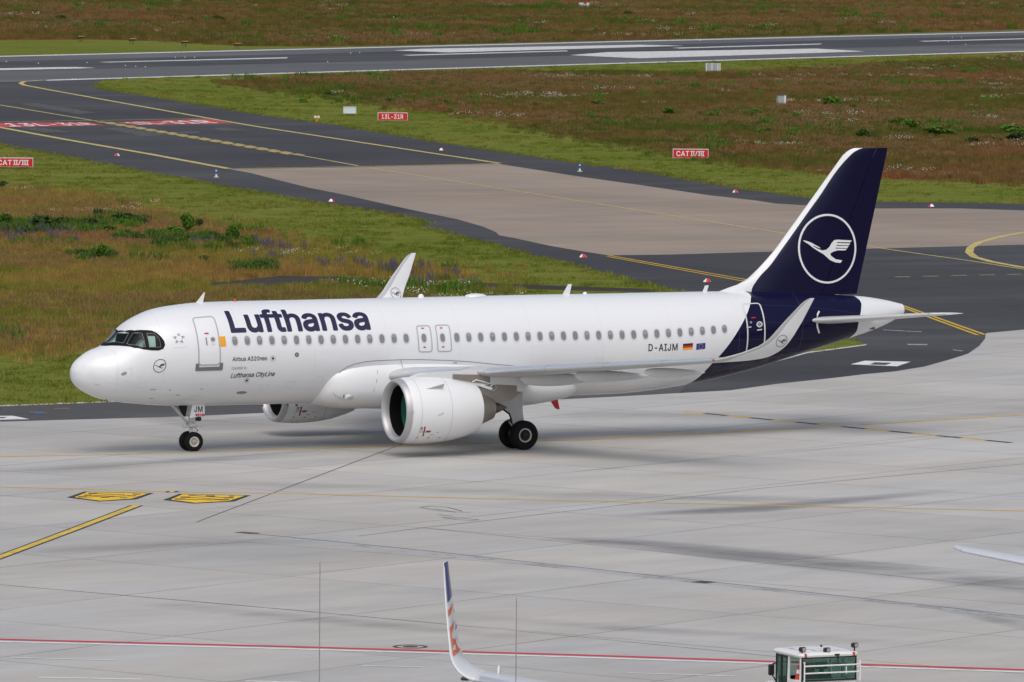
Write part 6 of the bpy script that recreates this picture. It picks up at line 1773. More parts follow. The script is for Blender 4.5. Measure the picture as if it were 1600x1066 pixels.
R_ = [(934, 166, 20, 8, 0, "bright clump left of all the others in the right field"), (1046, 181, 18, 8, 0, "bright clump above the red CAT sign"), (1117, 184, 14, 8, 0, "round clump right of the one above the CAT sign"), (1178, 181, 24, 9, 0, "wide clump below the small pale cabinet"), (1244, 187, 12, 6, 0, "small clump between the pale cabinet and the fin"),
      (1192, 209, 24, 7, 0, "flat clump left below the cabinet"), (1234, 215, 20, 8, 0, "flat bright clump left of the fin tip"), (1300, 167, 34, 9, 0, "pale wide clump high in the right field"), (1332, 173, 12, 7, 1, "dark clump right of the pale wide one"), (1313, 212, 18, 8, 0, "clump just above the fin tip, left"),
      (1347, 217, 20, 9, 1, "dark clump just above the fin tip"), (1362, 219, 14, 7, 1, "dark small clump right above the fin tip"), (1343, 230, 14, 7, 0, "bright tuft touching the top of the fin"), (1400, 198, 22, 8, 0, "bright clump right above the fin"), (1425, 203, 28, 12, 0, "bright clump beside the flowering one"), (1465, 214, 36, 14, 0, "large flowering clump in the right field"),
      (1520, 226, 22, 7, 1, "low dark clump right of the flowering one"), (1558, 220, 14, 6, 0, "small clump left of the right edge"), (1578, 211, 44, 13, 0, "big bright clump at the right edge"), (1592, 223, 34, 10, 1, "dark clump at the right edge, lower"), (1540, 195, 10, 6, 0, "tiny clump above the right edge clumps"), (957, 197, 16, 7, 0, "clump at the left foot of the right field"), (700, 167, 12, 7, 0, "clump right of the red 13L-31R sign"), (605, 162, 12, 7, 0, "clump above the red 13L-31R sign"), (510, 149, 16, 6, 0, "clump above the guard lights")]
for i, a in enumerate(R_): shrub(*a[:5], a[5], GR, i + 40)
F_ = [(95, 32, 20, 5, 1, "dark clump at the left of the far meadow"), (275, 31, 16, 6, 0, "bright clump above the third approach light"), (298, 33, 16, 5, 1, "dark clump above the third approach light"), (338, 32, 14, 5, 1, "clump right of the third approach light"), (350, 32, 12, 5, 0, "bright small clump before the fourth approach light"), (57, 20, 16, 4, 1, "dark clump near the top left corner"), (480, 33, 12, 4, 0, "lone clump in the middle of the far meadow"), (890, 25, 12, 4, 0, "clump below the white obstacle blocks"), (606, 13, 14, 4, 0, "clump high in the middle of the far meadow"), (982, 24, 14, 4, 1, "clump right below the obstacle blocks")]
for i, a in enumerate(F_): shrub(*a[:5], a[5], GF, i + 80)

# grasses: many small tufts of blades, placed by geometry nodes
def tuft_mesh(name, n, rad_, h, wid, seed, mat, head=None, hmat=None, hsize=.03, lean=.25, nh=0):
    r = np.random.default_rng(seed)
    mb = MB()
    for i in range(n):
        a, q = r.uniform(0, 2 * PI), rad_ * math.sqrt(r.uniform(0, 1))
        x, y = q * math.cos(a), q * math.sin(a)
        hh = h * r.uniform(.5, 1.15)
        l, la = r.uniform(0, lean) * hh, r.uniform(0, 2 * PI)
        b = r.uniform(0, PI)
        w = wid * r.uniform(.6, 1.3)
        dx, dy = math.cos(b) * w / 2, math.sin(b) * w / 2
        m = (x + l * .35 * math.cos(la), y + l * .35 * math.sin(la), hh * .6)
        t = (x + l * math.cos(la), y + l * math.sin(la), hh)
        mb.add([(x - dx, y - dy, 0), (x + dx, y + dy, 0), (m[0] + dx * .7, m[1] + dy * .7, m[2]), (m[0] - dx * .7, m[1] - dy * .7, m[2]), t], [(0, 1, 2, 3), (3, 2, 4)])
        if i < nh:
            mb.cur = 1
            if head == 'dot':
                s = hsize * r.uniform(.7, 1.3)
                for bb in (b, b + PI / 2):
                    mb.add([(t[0] + s * math.cos(k * PI / 3) * math.cos(bb), t[1] + s * math.cos(k * PI / 3) * math.sin(bb), t[2] + s * math.sin(k * PI / 3)) for k in range(6)], [(0, 1, 2, 3, 4, 5)])
            else:
                s = hsize
                for bb in (b, b + PI / 2):
                    ex, ey = math.cos(bb) * s, math.sin(bb) * s
                    mb.add([(m[0] - ex * .4, m[1] - ey * .4, m[2]), (m[0] + ex * .4, m[1] + ey * .4, m[2]), ((m[0] + t[0]) / 2 + ex, (m[1] + t[1]) / 2 + ey, (m[2] + t[2]) / 2), (t[0], t[1], t[2] + s), ((m[0] + t[0]) / 2 - ex, (m[1] + t[1]) / 2 - ey, (m[2] + t[2]) / 2)], [(0, 1, 2, 3, 4)])
            mb.cur = 0
    me = mb.mesh(name)
    me.materials.append(mat)
    if hmat: me.materials.append(hmat)
    return bpy.data.objects.new(name, me)
fl_white = M("white_flower", (.72, .72, .66), .7, var=.1)
fl_blue = M("violet_flower", (.10, .088, .185), .7, var=.3, scale=8)
seed_m = M("red_seed_heads", (.24, .14, .062), .8, var=.3, scale=8)
def proto_set(name, mat):
    c = bpy.data.collections.new(name)
    objs = [tuft_mesh("tuft_a", 46, .55, .55, .035, 21, mat), tuft_mesh("tuft_b", 46, .60, .70, .030, 22, mat, lean=.4), tuft_mesh("tuft_c", 40, .60, .62, .030, 23, mat, 'spike', seed_m, .035, .3, 16),
            tuft_mesh("tuft_d", 36, .60, .52, .032, 24, mat, 'dot', fl_white, .042, .25, 9), tuft_mesh("tuft_e", 16, .55, 1.25, .03, 25, leaf_d, 'spike', fl_blue, .036, .14, 9), tuft_mesh("tuft_f", 60, .60, .85, .12, 26, leaf_b, lean=.7), tuft_mesh("tuft_g", 60, .55, .95, .13, 27, leaf_d, lean=.7)]
    for i, o in enumerate(objs):
        o.name = "tuft_%s" % "abcdefg"[i]
        c.objects.link(o)
    return c
def scatter(name, pts, rot, scl, idx, coll, label):
    me = bpy.data.meshes.new(name)
    me.from_pydata([tuple(p) for p in pts], [], [])
    for an, dt, arr in (("rz", 'FLOAT', rot), ("sc", 'FLOAT', scl), ("pick", 'INT', idx)):
        a = me.attributes.new(an, dt, 'POINT')
        a.data.foreach_set("value", np.asarray(arr, dtype=np.int32 if dt == 'INT' else np.float32))
    o = link(name, me)
    tag(o, label, "meadow", kind="stuff")
    ng = bpy.data.node_groups.new(name, 'GeometryNodeTree')
    ng.interface.new_socket("Geometry", in_out='INPUT', socket_type='NodeSocketGeometry')
    ng.interface.new_socket("Geometry", in_out='OUTPUT', socket_type='NodeSocketGeometry')
    N, L_ = ng.nodes, ng.links
    gi, go = N.new("NodeGroupInput"), N.new("NodeGroupOutput")
    ci = N.new("GeometryNodeCollectionInfo"); ci.inputs['Collection'].default_value = coll
    ci.inputs['Separate Children'].default_value = True; ci.inputs['Reset Children'].default_value = True
    ip = N.new("GeometryNodeInstanceOnPoints"); ip.inputs['Pick Instance'].default_value = True
    def attr(nm, dt):
        a = N.new("GeometryNodeInputNamedAttribute"); a.data_type = dt; a.inputs['Name'].default_value = nm
        return a.outputs[0]
    cx = N.new("ShaderNodeCombineXYZ"); L_.new(attr("rz", 'FLOAT'), cx.inputs[2])
    cs = N.new("ShaderNodeCombineXYZ"); sa = attr("sc", 'FLOAT')
    for k in range(3): L_.new(sa, cs.inputs[k])
    L_.new(gi.outputs[0], ip.inputs['Points']); L_.new(ci.outputs[0], ip.inputs['Instance'])
    L_.new(attr("pick", 'INT'), ip.inputs['Instance Index']); L_.new(cx.outputs[0], ip.inputs['Rotation']); L_.new(cs.outputs[0], ip.inputs['Scale'])
    L_.new(ip.outputs[0], go.inputs[0])
    md = o.modifiers.new("tufts", 'NODES'); md.node_group = ng
    return o
def inpoly(x, y, P):
    P = np.array(P); c = np.zeros(len(x), bool); j = len(P) - 1
    for i in range(len(P)):
        xi, yi = P[i]; xj, yj = P[j]
        with np.errstate(divide='ignore', invalid='ignore'):
            c ^= ((yi > y) != (yj > y)) & (x < (xj - xi) * (y - yi) / (yj - yi) + xi)
        j = i
    return c
def lattice_noise(x, y, s, seed):
    r = np.random.default_rng(seed); T = r.random((64, 64))
    fx, fy = x / s, y / s
    ix, iy = np.floor(fx).astype(int), np.floor(fy).astype(int); tx, ty = fx - ix, fy - iy
    tx, ty = tx * tx * (3 - 2 * tx), ty * ty * (3 - 2 * ty)
    G = lambda a, b: T[a % 64, b % 64]
    return (G(ix, iy) * (1 - tx) + G(ix + 1, iy) * tx) * (1 - ty) + (G(ix, iy + 1) * (1 - tx) + G(ix + 1, iy + 1) * tx) * ty
def field_points(poly, dens, seed, excl=(), edge=2.2):
    """random ground points inside a surveyed outline"""
    W = [g(*p) for p in poly]
    x0, x1 = min(p.x for p in W), max(p.x for p in W); y0, y1 = min(p.y for p in W), max(p.y for p in W)
    r = np.random.default_rng(seed)
    n = int((x1 - x0) * (y1 - y0) * dens)
    x, y = r.uniform(x0, x1, n), r.uniform(y0, y1, n)
    jx, jy = r.normal(0, edge, n) * 1.0, r.normal(0, edge, n)
    k = inpoly(x + jx, y + jy, [(p.x, p.y) for p in W])
    x, y = x[k], y[k]
    for e in excl:
        E = [g(*p) for p in e]
        k = ~inpoly(x, y, [(p.x, p.y) for p in E]); x, y = x[k], y[k]
    u, v, w = proj(np.stack([x, y, np.zeros_like(x)], 1))
    k = (u > -620) & (u < 2100) & (v > -40)
    return x[k], y[k], u[k], v[k], r
PATH = [(300, 447.5), (350, 441), (440, 431), (575, 433), (690, 439), (860, 446), (1000, 451), (1040, 454.5), (1000, 456.5), (860, 453), (690, 446.6), (580, 441), (470, 448), (430, 452), (360, 451)]
def weeds(u, v):
    return ((np.abs(v - 359) < 10) & (u < 150)) | ((np.abs(v - 353) < 7) & (np.abs(u - 190) < 40)) | ((np.abs(v - 378 + (u - 300) * .1) < 9) & (np.abs(u - 290) < 45)) | ((np.abs(v - 405) < 6) & (np.abs(u - 140) < 36)) | ((np.abs(v - 376) < 5) & (np.abs(u - 210) < 40)) | ((np.abs(v - 384) < 8) & (np.abs(u - 370) < 30)) | ((np.abs(v - 424) < 5) & (np.abs(u - 396) < 34))
def sow(name, poly, dens, seed, coll, label, sc, white_thr, blue=None, excl=()):
    x, y, u, v, r = field_points(poly, dens, seed, excl)
    n1, n2, n3 = lattice_noise(x, y, 9, seed + 1), lattice_noise(x, y, 22, seed + 2), lattice_noise(x, y, 5, seed + 3)
    idx = np.where(r.random(len(x)) < np.clip((n2 - .35) * 1.1, 0, .5), 2, np.where(r.random(len(x)) < .5, 0, 1))
    idx = np.where((n1 > white_thr) & (r.random(len(x)) < .22), 3, idx)
    if blue is not None:
        idx = np.where(weeds(u, v) & (r.random(len(x)) < .42 * (n1 > .3)), np.where(r.random(len(x)) < .62, 5, 6), idx)
        idx = np.where(blue(u, v, n3, r), 4, idx)
    idx = np.where((n3 > .88) & (r.random(len(x)) < .25), 5, idx)
    s = sc * r.uniform(.65, 1.3, len(x)) * (.75 + .5 * n3)
    scatter(name, np.stack([x, y, np.full(len(x), -.01)], 1), r.uniform(0, 6.28, len(x)), s, idx, coll, label)
    print(name, len(x))
near_set, far_set = proto_set("near_tufts", tuft_l), proto_set("far_tufts", tuft_m)
def blue_near(u, v, n3, r):
    band = ((v > 366) & (v < 386) & (u < 150)) | ((v > 388) & (v < 434) & (u > 395) & (np.abs(v - (392 + (u - 395) * .16)) < 15)) | ((v > 428) & (v < 452) & (u > 640) & (u < 745)) | ((v > 376) & (v < 386) & (u > 295) & (u < 330))
    return band & (r.random(len(u)) < np.where(u < 160, .07, .16) * (n3 > .25))
sow("meadow_grass", LM, 4.2, 101, near_set, "tall tan and green meadow grass with white and violet flowers on the near grass island", .60, .78, blue_near, [PATH])
RM = MEAD_TOP + MEAD_LOW[::-1]
sow("meadow_grass", RM, 1.3, 202, far_set, "brown and green meadow grass of the field between taxiway and runway", .70, .80)
FM = [(-260, -40), (1860, -40), (1860, 40), (1600, 45.5), (1100, 59.5), (800, 66.5), (500, 72.5), (375, 71.5), (250, 63.5), (150, 61.5), (0, 62), (-260, 67)]
sow("meadow_grass", FM, .30, 303, far_set, "reddish brown meadow beyond the runway", 1.1, .88)

def turf_mat():
    m = mown_m.copy(); m.name = "mown_blades"
    n, l = m.node_tree.nodes, m.node_tree.links
    b = n["Principled BSDF"]
    for k in list(b.inputs['Normal'].links): l.remove(k)
    src = b.inputs['Base Color'].links[0].from_socket
    oi = n.new("ShaderNodeObjectInfo")
    l.new(mix_(n, l, 1.0, src, ramp_(n, l, oi.outputs['Random'], [(0.0, (.95, 1.0, .85)), (.6, (1.25, 1.2, 1.1)), (1.0, (1.6, 1.45, 1.4))]), 'MULTIPLY'), b.inputs['Base Color'])
    return m
turf_m = turf_mat()
turf_set = bpy.data.collections.new("turf_tufts")
for i_, (n_, r_, h_, w_) in enumerate(((40, .50, .13, .03), (30, .35, .20, .035), (50, .8, .10, .04))):
    o_ = tuft_mesh("turf_%s" % "abc"[i_], n_, r_, h_, w_, 60 + i_, turf_m, lean=.8)
    o_.name = "turf_%s" % "abc"[i_]
    turf_set.objects.link(o_)
def sow_turf(name, poly, dens, seed, label, excl):
    x, y, u, v, r = field_points(poly, dens, seed, excl, .15)
    n1 = lattice_noise(x, y, 3.5, seed + 5)
    k = n1 > .38
    x, y = x[k], y[k]
    scatter(name, np.stack([x, y, np.full(len(x), -.018)], 1), r.uniform(0, 6.28, len(x)), r.uniform(.6, 1.3, len(x)), r.integers(0, 3, len(x)), turf_set, label)
sow_turf("turf_blades", ISL_TOP + ISL_BOT, 1.1, 404, "short mown turf blades of the near grass island", [LM, PATH])
sow_turf("turf_blades", RW_IN[1:] + [(u, rw_near(u) + 1.2) for u in (500, 1000, 1600, 2000)] + [(2000, 323)] + TAXI_R[:-1][::-1], .5, 405, "short mown turf blades of the verge around the right field", [RM])
fx, fy = [], []
for line in (ISL_TOP[:-1], ISL_BOT[5:], TAXI_R[:-1], MEAD_LOW):
    W_ = [g(*p) for p in line]
    for a_, b_ in zip(W_, W_[1:]):
        n_ = int((b_ - a_).length / .35)
        for k_ in range(n_):
            if RNG.random() < .25: continue
            q_ = a_.lerp(b_, (k_ + RNG.random()) / n_)
            fx.append(q_.x + RNG.normal(0, .16)); fy.append(q_.y + RNG.normal(0, .16))
fx, fy = np.array(fx), np.array(fy)
scatter("grass_fringe", np.stack([fx, fy, np.full(len(fx), -.02)], 1), RNG.uniform(0, 6.28, len(fx)), RNG.uniform(.5, 1.4, len(fx)), RNG.integers(0, 3, len(fx)), turf_set, "ragged grass fringe along the pavement edges")

# ------------------------------------------------------------------ the parked airliner whose wing tip and tailplane tip reach into the view
TH = math.atan2(FW[1], FW[0]) - rad(10)
_b = CAM + ray(709, 1053) * ((4.3 - CAM[2]) / ray(709, 1053)[2])
ox = _b[0] - math.cos(TH) * 21.6 + math.sin(TH) * 16.9
oy = _b[1] - math.sin(TH) * 21.6 - math.cos(TH) * 16.9
PA = empty("parked_airliner", (ox, oy, 0), TH)
tag(PA, "parked airliner of which only an orange and blue winglet and a tailplane tip show", "airliner")
pa_white = M("parked_wing_grey", (.58, .60, .63), .35, 0, .06, .8, coat=.3)
mb = MB()
mb.loft([[(x, w * math.cos(a), zc + h * math.sin(a)) for a in np.linspace(0, 2 * PI, 41)[:-1]] for x, zc, w, h in ((0, 2.9, .05, .05), (.3, 2.95, .55, .6), (1.2, 3.05, 1.15, 1.2), (3, 3.25, 1.7, 1.8), (5.5, 3.3, 1.88, 2.0), (26, 3.3, 1.88, 2.0), (31, 3.75, 1.4, 1.6), (35, 4.35, .8, 1.0), (38, 4.75, .25, .3))])
mb.build("fuselage", M("parked_white_paint", (.78, .79, .80), .3, 0, .03, 1, coat=.4), PA, smooth=True)
def wl_sec(f):
    """blended winglet: f 0..1 up its height -> leading edge x, chord, y, z, cant"""
    z = 4.3 + 2.55 * f
    a = np.interp(f, [0, .05, .12, .22, 1], [rad(6), rad(20), rad(48), rad(74), rad(82)])
    return a
def parked_wing(sg):
    W = MB(); rr = []
    for y in (1, 2, 5, 9, 13, 15.5, 16.3):
        le = 21.3 - .52 * (16.9 - y); ch = 1.75 + (16.9 - y) * .26 if y > 5.8 else 4.64 + (5.8 - y) * .70
        rr.append(foil((le, sg * y, 4.3 - .11 * (16.9 - y)), ch, .11, (0, -sg * .11, .994)))
    W.loft(rr)
    w = W.build("wing", pa_white, PA, smooth=True, angle=rad(50))
    SL = MB(); rr2 = []
    for y in (9.5, 12, 14, 16.2):
        le = 21.3 - .52 * (16.9 - y); ch = 1.75 + (16.9 - y) * .26
        rr2.append(foil((le, sg * y, 4.3 - .11 * (16.9 - y)), ch, .11, (0, -sg * .11, .994), clim=(.16, .04), off=.01))
    SL.loft(rr2, cap=False); SL.build("slat", slat_m, w, smooth=True, angle=rad(60))
    secs = []
    y, z, a, le, ch = 16.3, 4.3 - .11 * .6, rad(6.3), 20.99, 1.90
    N_ = 26
    tot = 2.92
    for i in range(N_ + 1):
        f = i / N_
        secs.append((f, le, ch, y, z, a))
        st = tot / N_
        a = np.interp(f, [0, .30, 1], [rad(6.3), rad(75), rad(79)])
        y += st * math.cos(a); z += st * math.sin(a)
        le += st * np.interp(f, [0, .25, 1], [.52, .70, .80]); ch = np.interp(f, [0, .3, 1], [1.90, 1.25, .50])
    WL = MB()
    WL.loft([foil((l, sg * y, z), c + .02, .09, (0, -sg * math.sin(a), math.cos(a))) for f, l, c, y, z, a in secs])
    wl = WL.build("winglet", M("winglet_white", (.70, .71, .72), .3, 0, .04, 1, coat=.3), w, smooth=True, angle=rad(50))
    S = np.array(secs)
    def face(s_, t, off=.008):
        """inner face of the winglet: s_ 0 at its leading edge to 1 at the trailing edge, t its height 0..1"""
        f = .30 + .70 * t
        if t < 0: f = max(.30 + .7 * t, 0)
        l, c, y, z, a = [np.interp(f, S[:, 0], S[:, k]) for k in range(1, 6)]
        h = yt(min(max(s_, .02), 1), .09) * c + off
        return (l + c * s_, sg * (y - math.sin(a) * h), z + math.cos(a) * h)
    if sg > 0:
        def st_(x, y):
            Lx = np.interp(y, [100, 470, 605, 780, 975], [268, 312, 328, 345, 405]); Rx = np.interp(y, [100, 430, 530, 660, 780, 950], [293, 345, 358, 378, 402, 475])
            return (.06 + .92 * min(max((x - Lx) / (Rx - Lx), 0), 1), 1 - (y - 100) / 860)
        mk_o, mk_b = M("winglet_orange", (.72, .13, .035), .35, coat=.3), M("winglet_blue", (.022, .040, .22), .35, coat=.3)
        def pd(name, P, m):
            decal(name, [poly_part([st_(*p) for p in P])], lambda a, b: face(a, b), m, wl, .12, .05)
        pd("blue_panel", [(268, 102), (294, 102), (320, 270), (346, 430), (330, 452), (313, 472), (290, 280)], mk_b)
        pd("orange_flash", [(318, 545), (350, 503), (353, 520), (340, 570), (327, 606)], mk_o)
        pd("blue_flash", [(361, 560), (368, 548), (370, 582), (361, 598)], mk_b)
        pd("orange_flash", [(334, 705), (366, 655), (362, 700), (350, 760), (356, 800), (386, 840), (394, 808), (400, 860), (440, 925), (474, 952), (404, 978), (368, 920), (346, 800)], mk_o)
        pd("white_flash", [(386, 870), (396, 880), (420, 940), (400, 945), (384, 900)], M("winglet_white", (.70, .71, .72), .3))
        pd("blue_flash", [(374, 755), (390, 690), (401, 742)], mk_b)
        # the blue cap also wraps round the tip
        decal("blue_tip", [poly_part([(.0, .955), (.5, .955), (1.0, .96), (1.0, 1.0), (.0, 1.0)])], lambda a, b: face(a, b, .006), mk_b, wl, .2, .02)
    mb = MB(); mb.box((22.25, sg * 15.95, 4.33), (.30, .05, .20), Matrix.Rotation(.25, 3, 'Y'), .02); mb.build("static_wick_mast", M("parked_white_paint", (.78, .79, .80), .3), w)
    mb = MB(); mb.box((21.2, sg * 16.55, 4.24), (.16, .22, .08), None, .03); mb.build("navigation_light", M("nav_light_dark", (.03, .04, .04), .2), w)
for sg in (1, -1): parked_wing(sg)
for sg in (1, -1):
    mb = MB(); rr = []
    for y in (.3, 2, 4, 6, 6.7, 7.0, 7.17):
        tip = max(0, (y - 6.6) / .57) ** 2 * .35
        rr.append(foil((32.6 + .62 * y + tip, sg * y, 5.25 + .105 * y), 3.9 - .37 * y - tip, .10, (0, -sg * .105, .994)))
    mb.loft(rr)
    tp = mb.build("tailplane", pa_white, PA, smooth=True, angle=rad(50))
    mb = MB(); rr = []
    for y in (1.2, 4, 6.9):
        rr.append(foil((32.6 + .62 * y, sg * y, 5.25 + .105 * y), 3.9 - .37 * y, .10, (0, -sg * .105, .994), clim=(.12, .05), off=.008))
    mb.loft(rr, cap=False); mb.build("leading_edge", M("bare_leading_edge", (.70, .73, .77), .3, .3), tp, smooth=True, angle=rad(60))
mb = MB()
mb.prism([(29, 5.1), (32.5, 6.4), (36.3, 12.4), (39.2, 12.4), (37.6, 5.2)], lambda a, b: (a, -.16, b), lambda a, b: (a, .16, b))
mb.build("tail_fin", M("parked_white_paint", (.78, .79, .80), .3), PA)
for x, y in ((4.2, 0), (19.8, 2.86), (19.8, -2.86)):
    mb = MB(); mb.tube([(x, y, 2.6), (x, y, .5)], .1, 10); gp_ = mb.build("landing_gear", gear_m, PA)
    for d in (-.3, .3):
        mb = MB(); mb.lathe([(-.16, .25), (-.18, .45), (-.1, .55), (.1, .55), (.18, .45), (.16, .25)], (x, y + d, .55), 'y', 24, True); mb.build("tyre", rubber, gp_, smooth=True)

# ------------------------------------------------------------------ the white ground tractor at the lower edge
TG = empty("tow_tractor", (-19.2 + .83, -93.9, 0), rad(-2))
tag(TG, "white tow tractor with glazed cab and red lamps cut by the lower edge", "tractor")
tw = M("tractor_white", (.74, .745, .74), .4, 0, .06, 3)
tb = M("tractor_black", (.012, .012, .013), .5)
mb = MB()
mb.box((0, .95, .95), (1.78, 2.7, .70), None, .06); mb.box((0, 1.92, 1.34), (1.5, .55, .16), None, .06); mb.box((0, .06, 1.46), (1.66, .16, .40), None, .02); mb.box((0, .95, .50), (1.5, 2.4, .25))
mb.build("body", tw, TG)
mb = MB()
for x, y0, y1 in ((-.80, .02, .02), (.80, .02, .02), (-.80, 1.40, 1.52), (.80, 1.40, 1.52), (-.80, .70, .73), (.80, .70, .73)):
    mb.tube([(x, y1, 1.28), (x * .985, y0, 2.24)], .042, 8)
mb.box((-.81, .37, 1.45), (.05, .64, .36)); mb.box((.81, .37, 1.45), (.05, .64, .36)); mb.box((0, .0, 2.235), (1.62, .08, .07))
mb.build("cab_frame", tw, TG)
mb = MB()
rr = []
for z, k in ((2.255, 1.0), (2.30, 1.02), (2.345, .99), (2.365, .93)):
    rr.append([(x * .86 * k, .74 + y * .80 * k, z) for x, y in rrect(-1, -1, 1, 1, .12, 5)])
mb.loft(rr)
RF = mb.build("roof", tw, TG, smooth=True, angle=rad(40))
for x, y, w, d in ((-.15, 1.04, .80, .50), (.15, .50, .72, .32)):
    mb = MB(); mb.box((x, y, 2.385), (w, d, .05), None, .02); mb.build("roof_hatch", M("hatch_grey", (.60, .61, .62), .45), RF)
mb = MB(); mb.tube([(.35, 1.10, 2.36), (.35, 1.10, 2.44)], .03, 8); mb.build("aerial", tb, RF)
mb = MB(); mb.box((0, -.035, 1.93), (1.56, .012, .60)); mb.build("rear_window", cab_glass, TG)
mb = MB()
for c, d in (((0, -.04, 2.235), (1.62, .03, .035)), ((0, -.04, 1.635), (1.62, .03, .04)), ((-.79, -.04, 1.93), (.035, .03, .60)), ((.79, -.04, 1.93), (.035, .03, .60))): mb.box(c, d)
mb.build("rear_window_frame", tb, TG)
mb = MB(); mb.box((0, 1.47, 1.80), (1.5, .012, .80), Matrix.Rotation(-.18, 3, 'X')); mb.build("windscreen", cab_glass, TG)
for y, d in ((.92, .30), (1.25, .28)):
    mb = MB(); mb.box((-.815, y, 1.76), (.012, d, .90)); sp_ = mb.build("side_window", cab_glass, TG)
    mb = MB()
    for c, dd in (((-.82, y - d / 2, 1.76), (.03, .035, .94)), ((-.82, y + d / 2, 1.76), (.03, .035, .94)), ((-.82, y, 2.20), (.03, d, .04)), ((-.82, y, 1.32), (.03, d, .04))): mb.box(c, dd)
    mb.build("side_window_frame", tb, sp_)
for y, d in ((.38, .58), (1.06, .64)):
    mb = MB(); mb.box((.815, y, 1.78), (.012, d, .88)); mb.build("side_window", cab_glass, TG)
mb = MB(); mb.box((0, .74, 1.30), (1.5, 1.3, .05)); mb.box((0, 1.34, 1.45), (1.5, .14, .36)); mb.box((.1, .5, 1.48), (.5, .3, .34), None, .04); mb.box((.12, .62, 1.95), (.36, .12, .18), None, .03); mb.box((.12, .62, 1.72), (.10, .1, .5)); mb.tube([(.3, 1.25, 1.4), (.32, 1.08, 1.75)], .03, 8)
mb.build("cab_interior", tb, TG)
mb = MB(); mb.box((-.42, .62, 1.55), (.46, .42, .16), None, .05); mb.box((-.42, .40, 1.80), (.44, .13, .48), None, .05)
mb.build("seat", M("seat_red", (.22, .018, .02), .7), TG)
for x in (-.70, .72):
    mb = MB(); mb.lathe([(0, .07), (.08, .07), (.10, .04), (.105, .002)], (x, -.01, 2.25), 'z', 16); b_ = mb.build("red_lamp", M("red_lamp_glass", (.50, .03, .008), .25), TG, smooth=True)
    mb = MB(); mb.box((x + (.10 if x < 0 else -.12), -.03, 2.29), (.07, .08, .08), None, .02); mb.build("lamp_bracket", signwhite, b_)
for x, z in ((-.74, 2.46), (-.02, 2.42), (.80, 2.52)):
    mb = MB(); mb.box((x, .05, z), (.19, .12, .13), None, .03); mb.tube([(x, .06, 2.3), (x, .06, z)], .02, 6); wl_ = mb.build("work_lamp", tb, TG)
    mb = MB(); mb.box((x + .02, -.015, z), (.10, .02, .09), None, .01); mb.build("lamp_glass", M("work_lamp_glass", (.35, .35, .34), .2), wl_)
mb = MB()
for z in (2.035, 1.845): mb.tube([(-.78, -.16, z), (.86, -.16, z)], .020, 8)
for x in (-.78, .86):
    mb.tube([(x, -.16, 1.60), (x, -.16, 2.15)], .020, 8)
    for z in (1.64, 2.12): mb.tube([(x, -.16, z), (x * .96, .0, z)], .016, 6)
mb.tube([(.45, -.16, 1.80), (.45, -.16, 1.99)], .016, 6)
mb.build("window_guard_rail", M("rail_white", (.78, .78, .77), .4), TG)
mb = MB(); mb.tube([(.24, -.07, 2.30), (.25, -.08, 2.02)], .016, 6); mb.box((.22, -.06, 2.30), (.14, .05, .05)); mb.build("wiper", tb, TG)
mb = MB(); mb.box((-.98, 1.38, 1.80), (.17, .08, .30), None, .03); mb.tube([(-.82, 1.42, 1.98), (-.96, 1.38, 1.94)], .018, 6); mb.tube([(-.82, 1.42, 1.5), (-.96, 1.38, 1.68)], .018, 6); mb.build("mirror", tb, TG)
mb = MB(); mb.box((-.80, 1.75, 1.30), (.30, .5, .24), None, .08); mb.box((.80, 1.75, 1.30), (.30, .5, .24), None, .08); mb.build("front_wing", tw, TG)
V, F, W_, H_ = text_polys("4228", 0, 0, 1.1)
decal("number_lettering", [([(-.02 + p[0] * .36 / W_, 1.43 + p[1] * .14 / H_) for p in V], F)], lambda a, b: (a, -.026, b), black_text, TG, None, None)
mb = MB(); mb.box((-.32, -.03, 1.53), (.22, .012, .10)); mb.build("yellow_plate", M("tractor_yellow", (.72, .45, .03), .5), TG)
for x in (-.72, .72):
    for y in (.25, 1.75):
        mb = MB(); mb.lathe([(-.14, .24), (-.15, .38), (-.09, .44), (.09, .44), (.15, .38), (.14, .24)], (x * 1.12, y, .44), 'y' if False else 'x', 28, True); wh = mb.build("wheel", rubber, TG, smooth=True)
        mb = MB(); mb.lathe([(-.12, .002), (-.12, .24), (.12, .24), (.12, .002)], (x * 1.12, y, .44), 'x', 20); mb.build("wheel_rim", tw, wh, smooth=True)
CN = empty("traffic_cone", TG.matrix_world.to_translation() if False else (-19.2 + .83 - .72, -93.9 + .32, 1.305))
tag(CN, "red and white striped cone carried in the open side of the tractor cab", "cone")
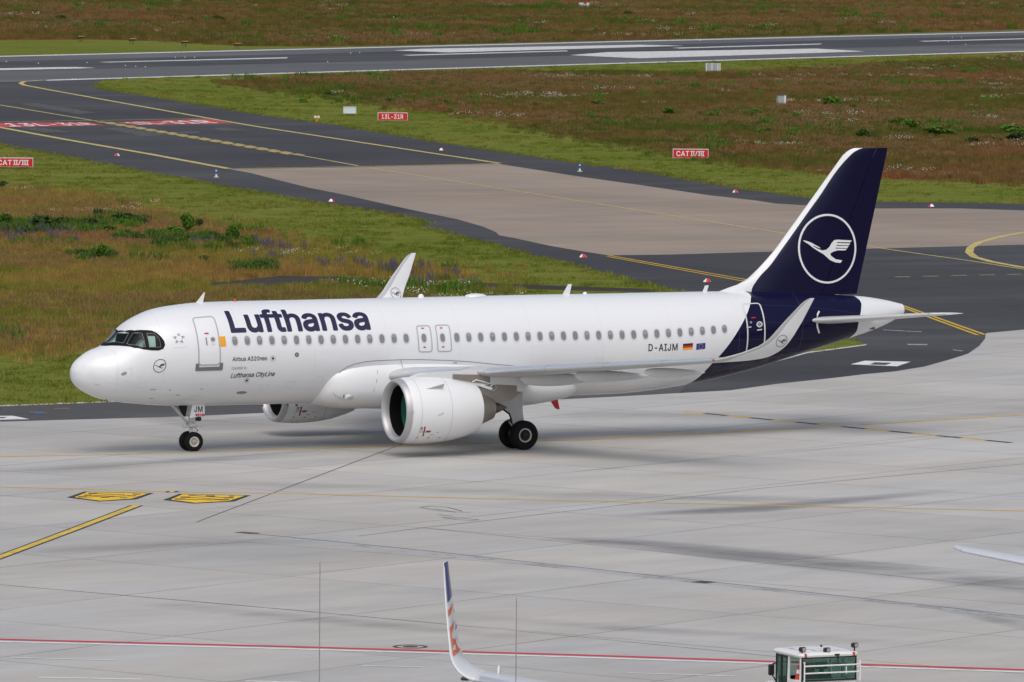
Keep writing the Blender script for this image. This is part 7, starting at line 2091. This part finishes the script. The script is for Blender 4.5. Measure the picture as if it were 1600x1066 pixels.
for z0, z1, r0_, r1_, mm in ((.04, .20, .15, .118, "r"), (.20, .34, .118, .09, "w"), (.34, .50, .09, .058, "r"), (.50, .60, .058, .038, "w"), (.60, .72, .038, .02, "r")):
    mb = MB(); mb.lathe([(z0, .001), (z0, r0_), (z1, r1_), (z1, .001)], (0, 0, 0), 'z', 16)
    mb.build("cone_band", M("cone_red", (.66, .04, .02), .5) if mm == "r" else signwhite, CN, smooth=True)
mb = MB(); mb.box((0, 0, .02), (.34, .34, .04), None, .02); mb.build("cone_base", tb, CN)

# ------------------------------------------------------------------ lower terminal roof in front of the terrace with its two thin rods
def at_dist(u, v, d): return Vector(CAM + ray(u, v) * d)
fh = Vector((FW[0], FW[1], 0)).normalized(); rh = Vector((fh.y, -fh.x, 0))
cc = Vector((CAM[0], CAM[1], 0))
ZR = 17.1
mb = MB()
def rbox(x0, x1, y0, y1, z0, z1):
    P = [cc + rh * x + fh * y for x, y in ((x0, y0), (x1, y0), (x1, y1), (x0, y1))]
    mb.add([(p.x, p.y, z) for z in (z0, z1) for p in P], [(0, 3, 2, 1), (4, 5, 6, 7), (0, 1, 5, 4), (1, 2, 6, 5), (2, 3, 7, 6), (3, 0, 4, 7)])
rbox(-40, 40, 24, 43.2, -.03, ZR - .3)
TB = mb.build("terminal_building", M("terminal_wall", (.42, .42, .41), .7, 0, .1, .5), None)
tag(TB, "low grey terminal block below the terrace that carries the two thin rods", "building")
mb = MB(); rbox(-40.3, 40.3, 23.7, 43.5, ZR - .3, ZR); mb.build("roof", M("terminal_roof_gravel", (.25, .25, .24), .9, 0, .2, 3), TB)
for u, v, lb in ((500, 878, "taller thin grey rod at the lower left in front of the apron"), (807, 935, "shorter thin grey rod beside the orange and blue winglet")):
    top = at_dist(u, v, 42.0)
    mb = MB(); mb.tube([(top.x, top.y, ZR), (top.x, top.y, top.z - .4), (top.x, top.y, top.z)], [.0034, .0034, .0028], 8)
    mb.lathe([(ZR, .001), (ZR, .06), (ZR + .04, .05), (ZR + .06, .001)], (top.x, top.y, 0), 'z', 12)
    tag(mb.build("lightning_rod", M("rod_grey", (.30, .285, .26), .6), None), lb, "rod", "thin rods on the lower roof")
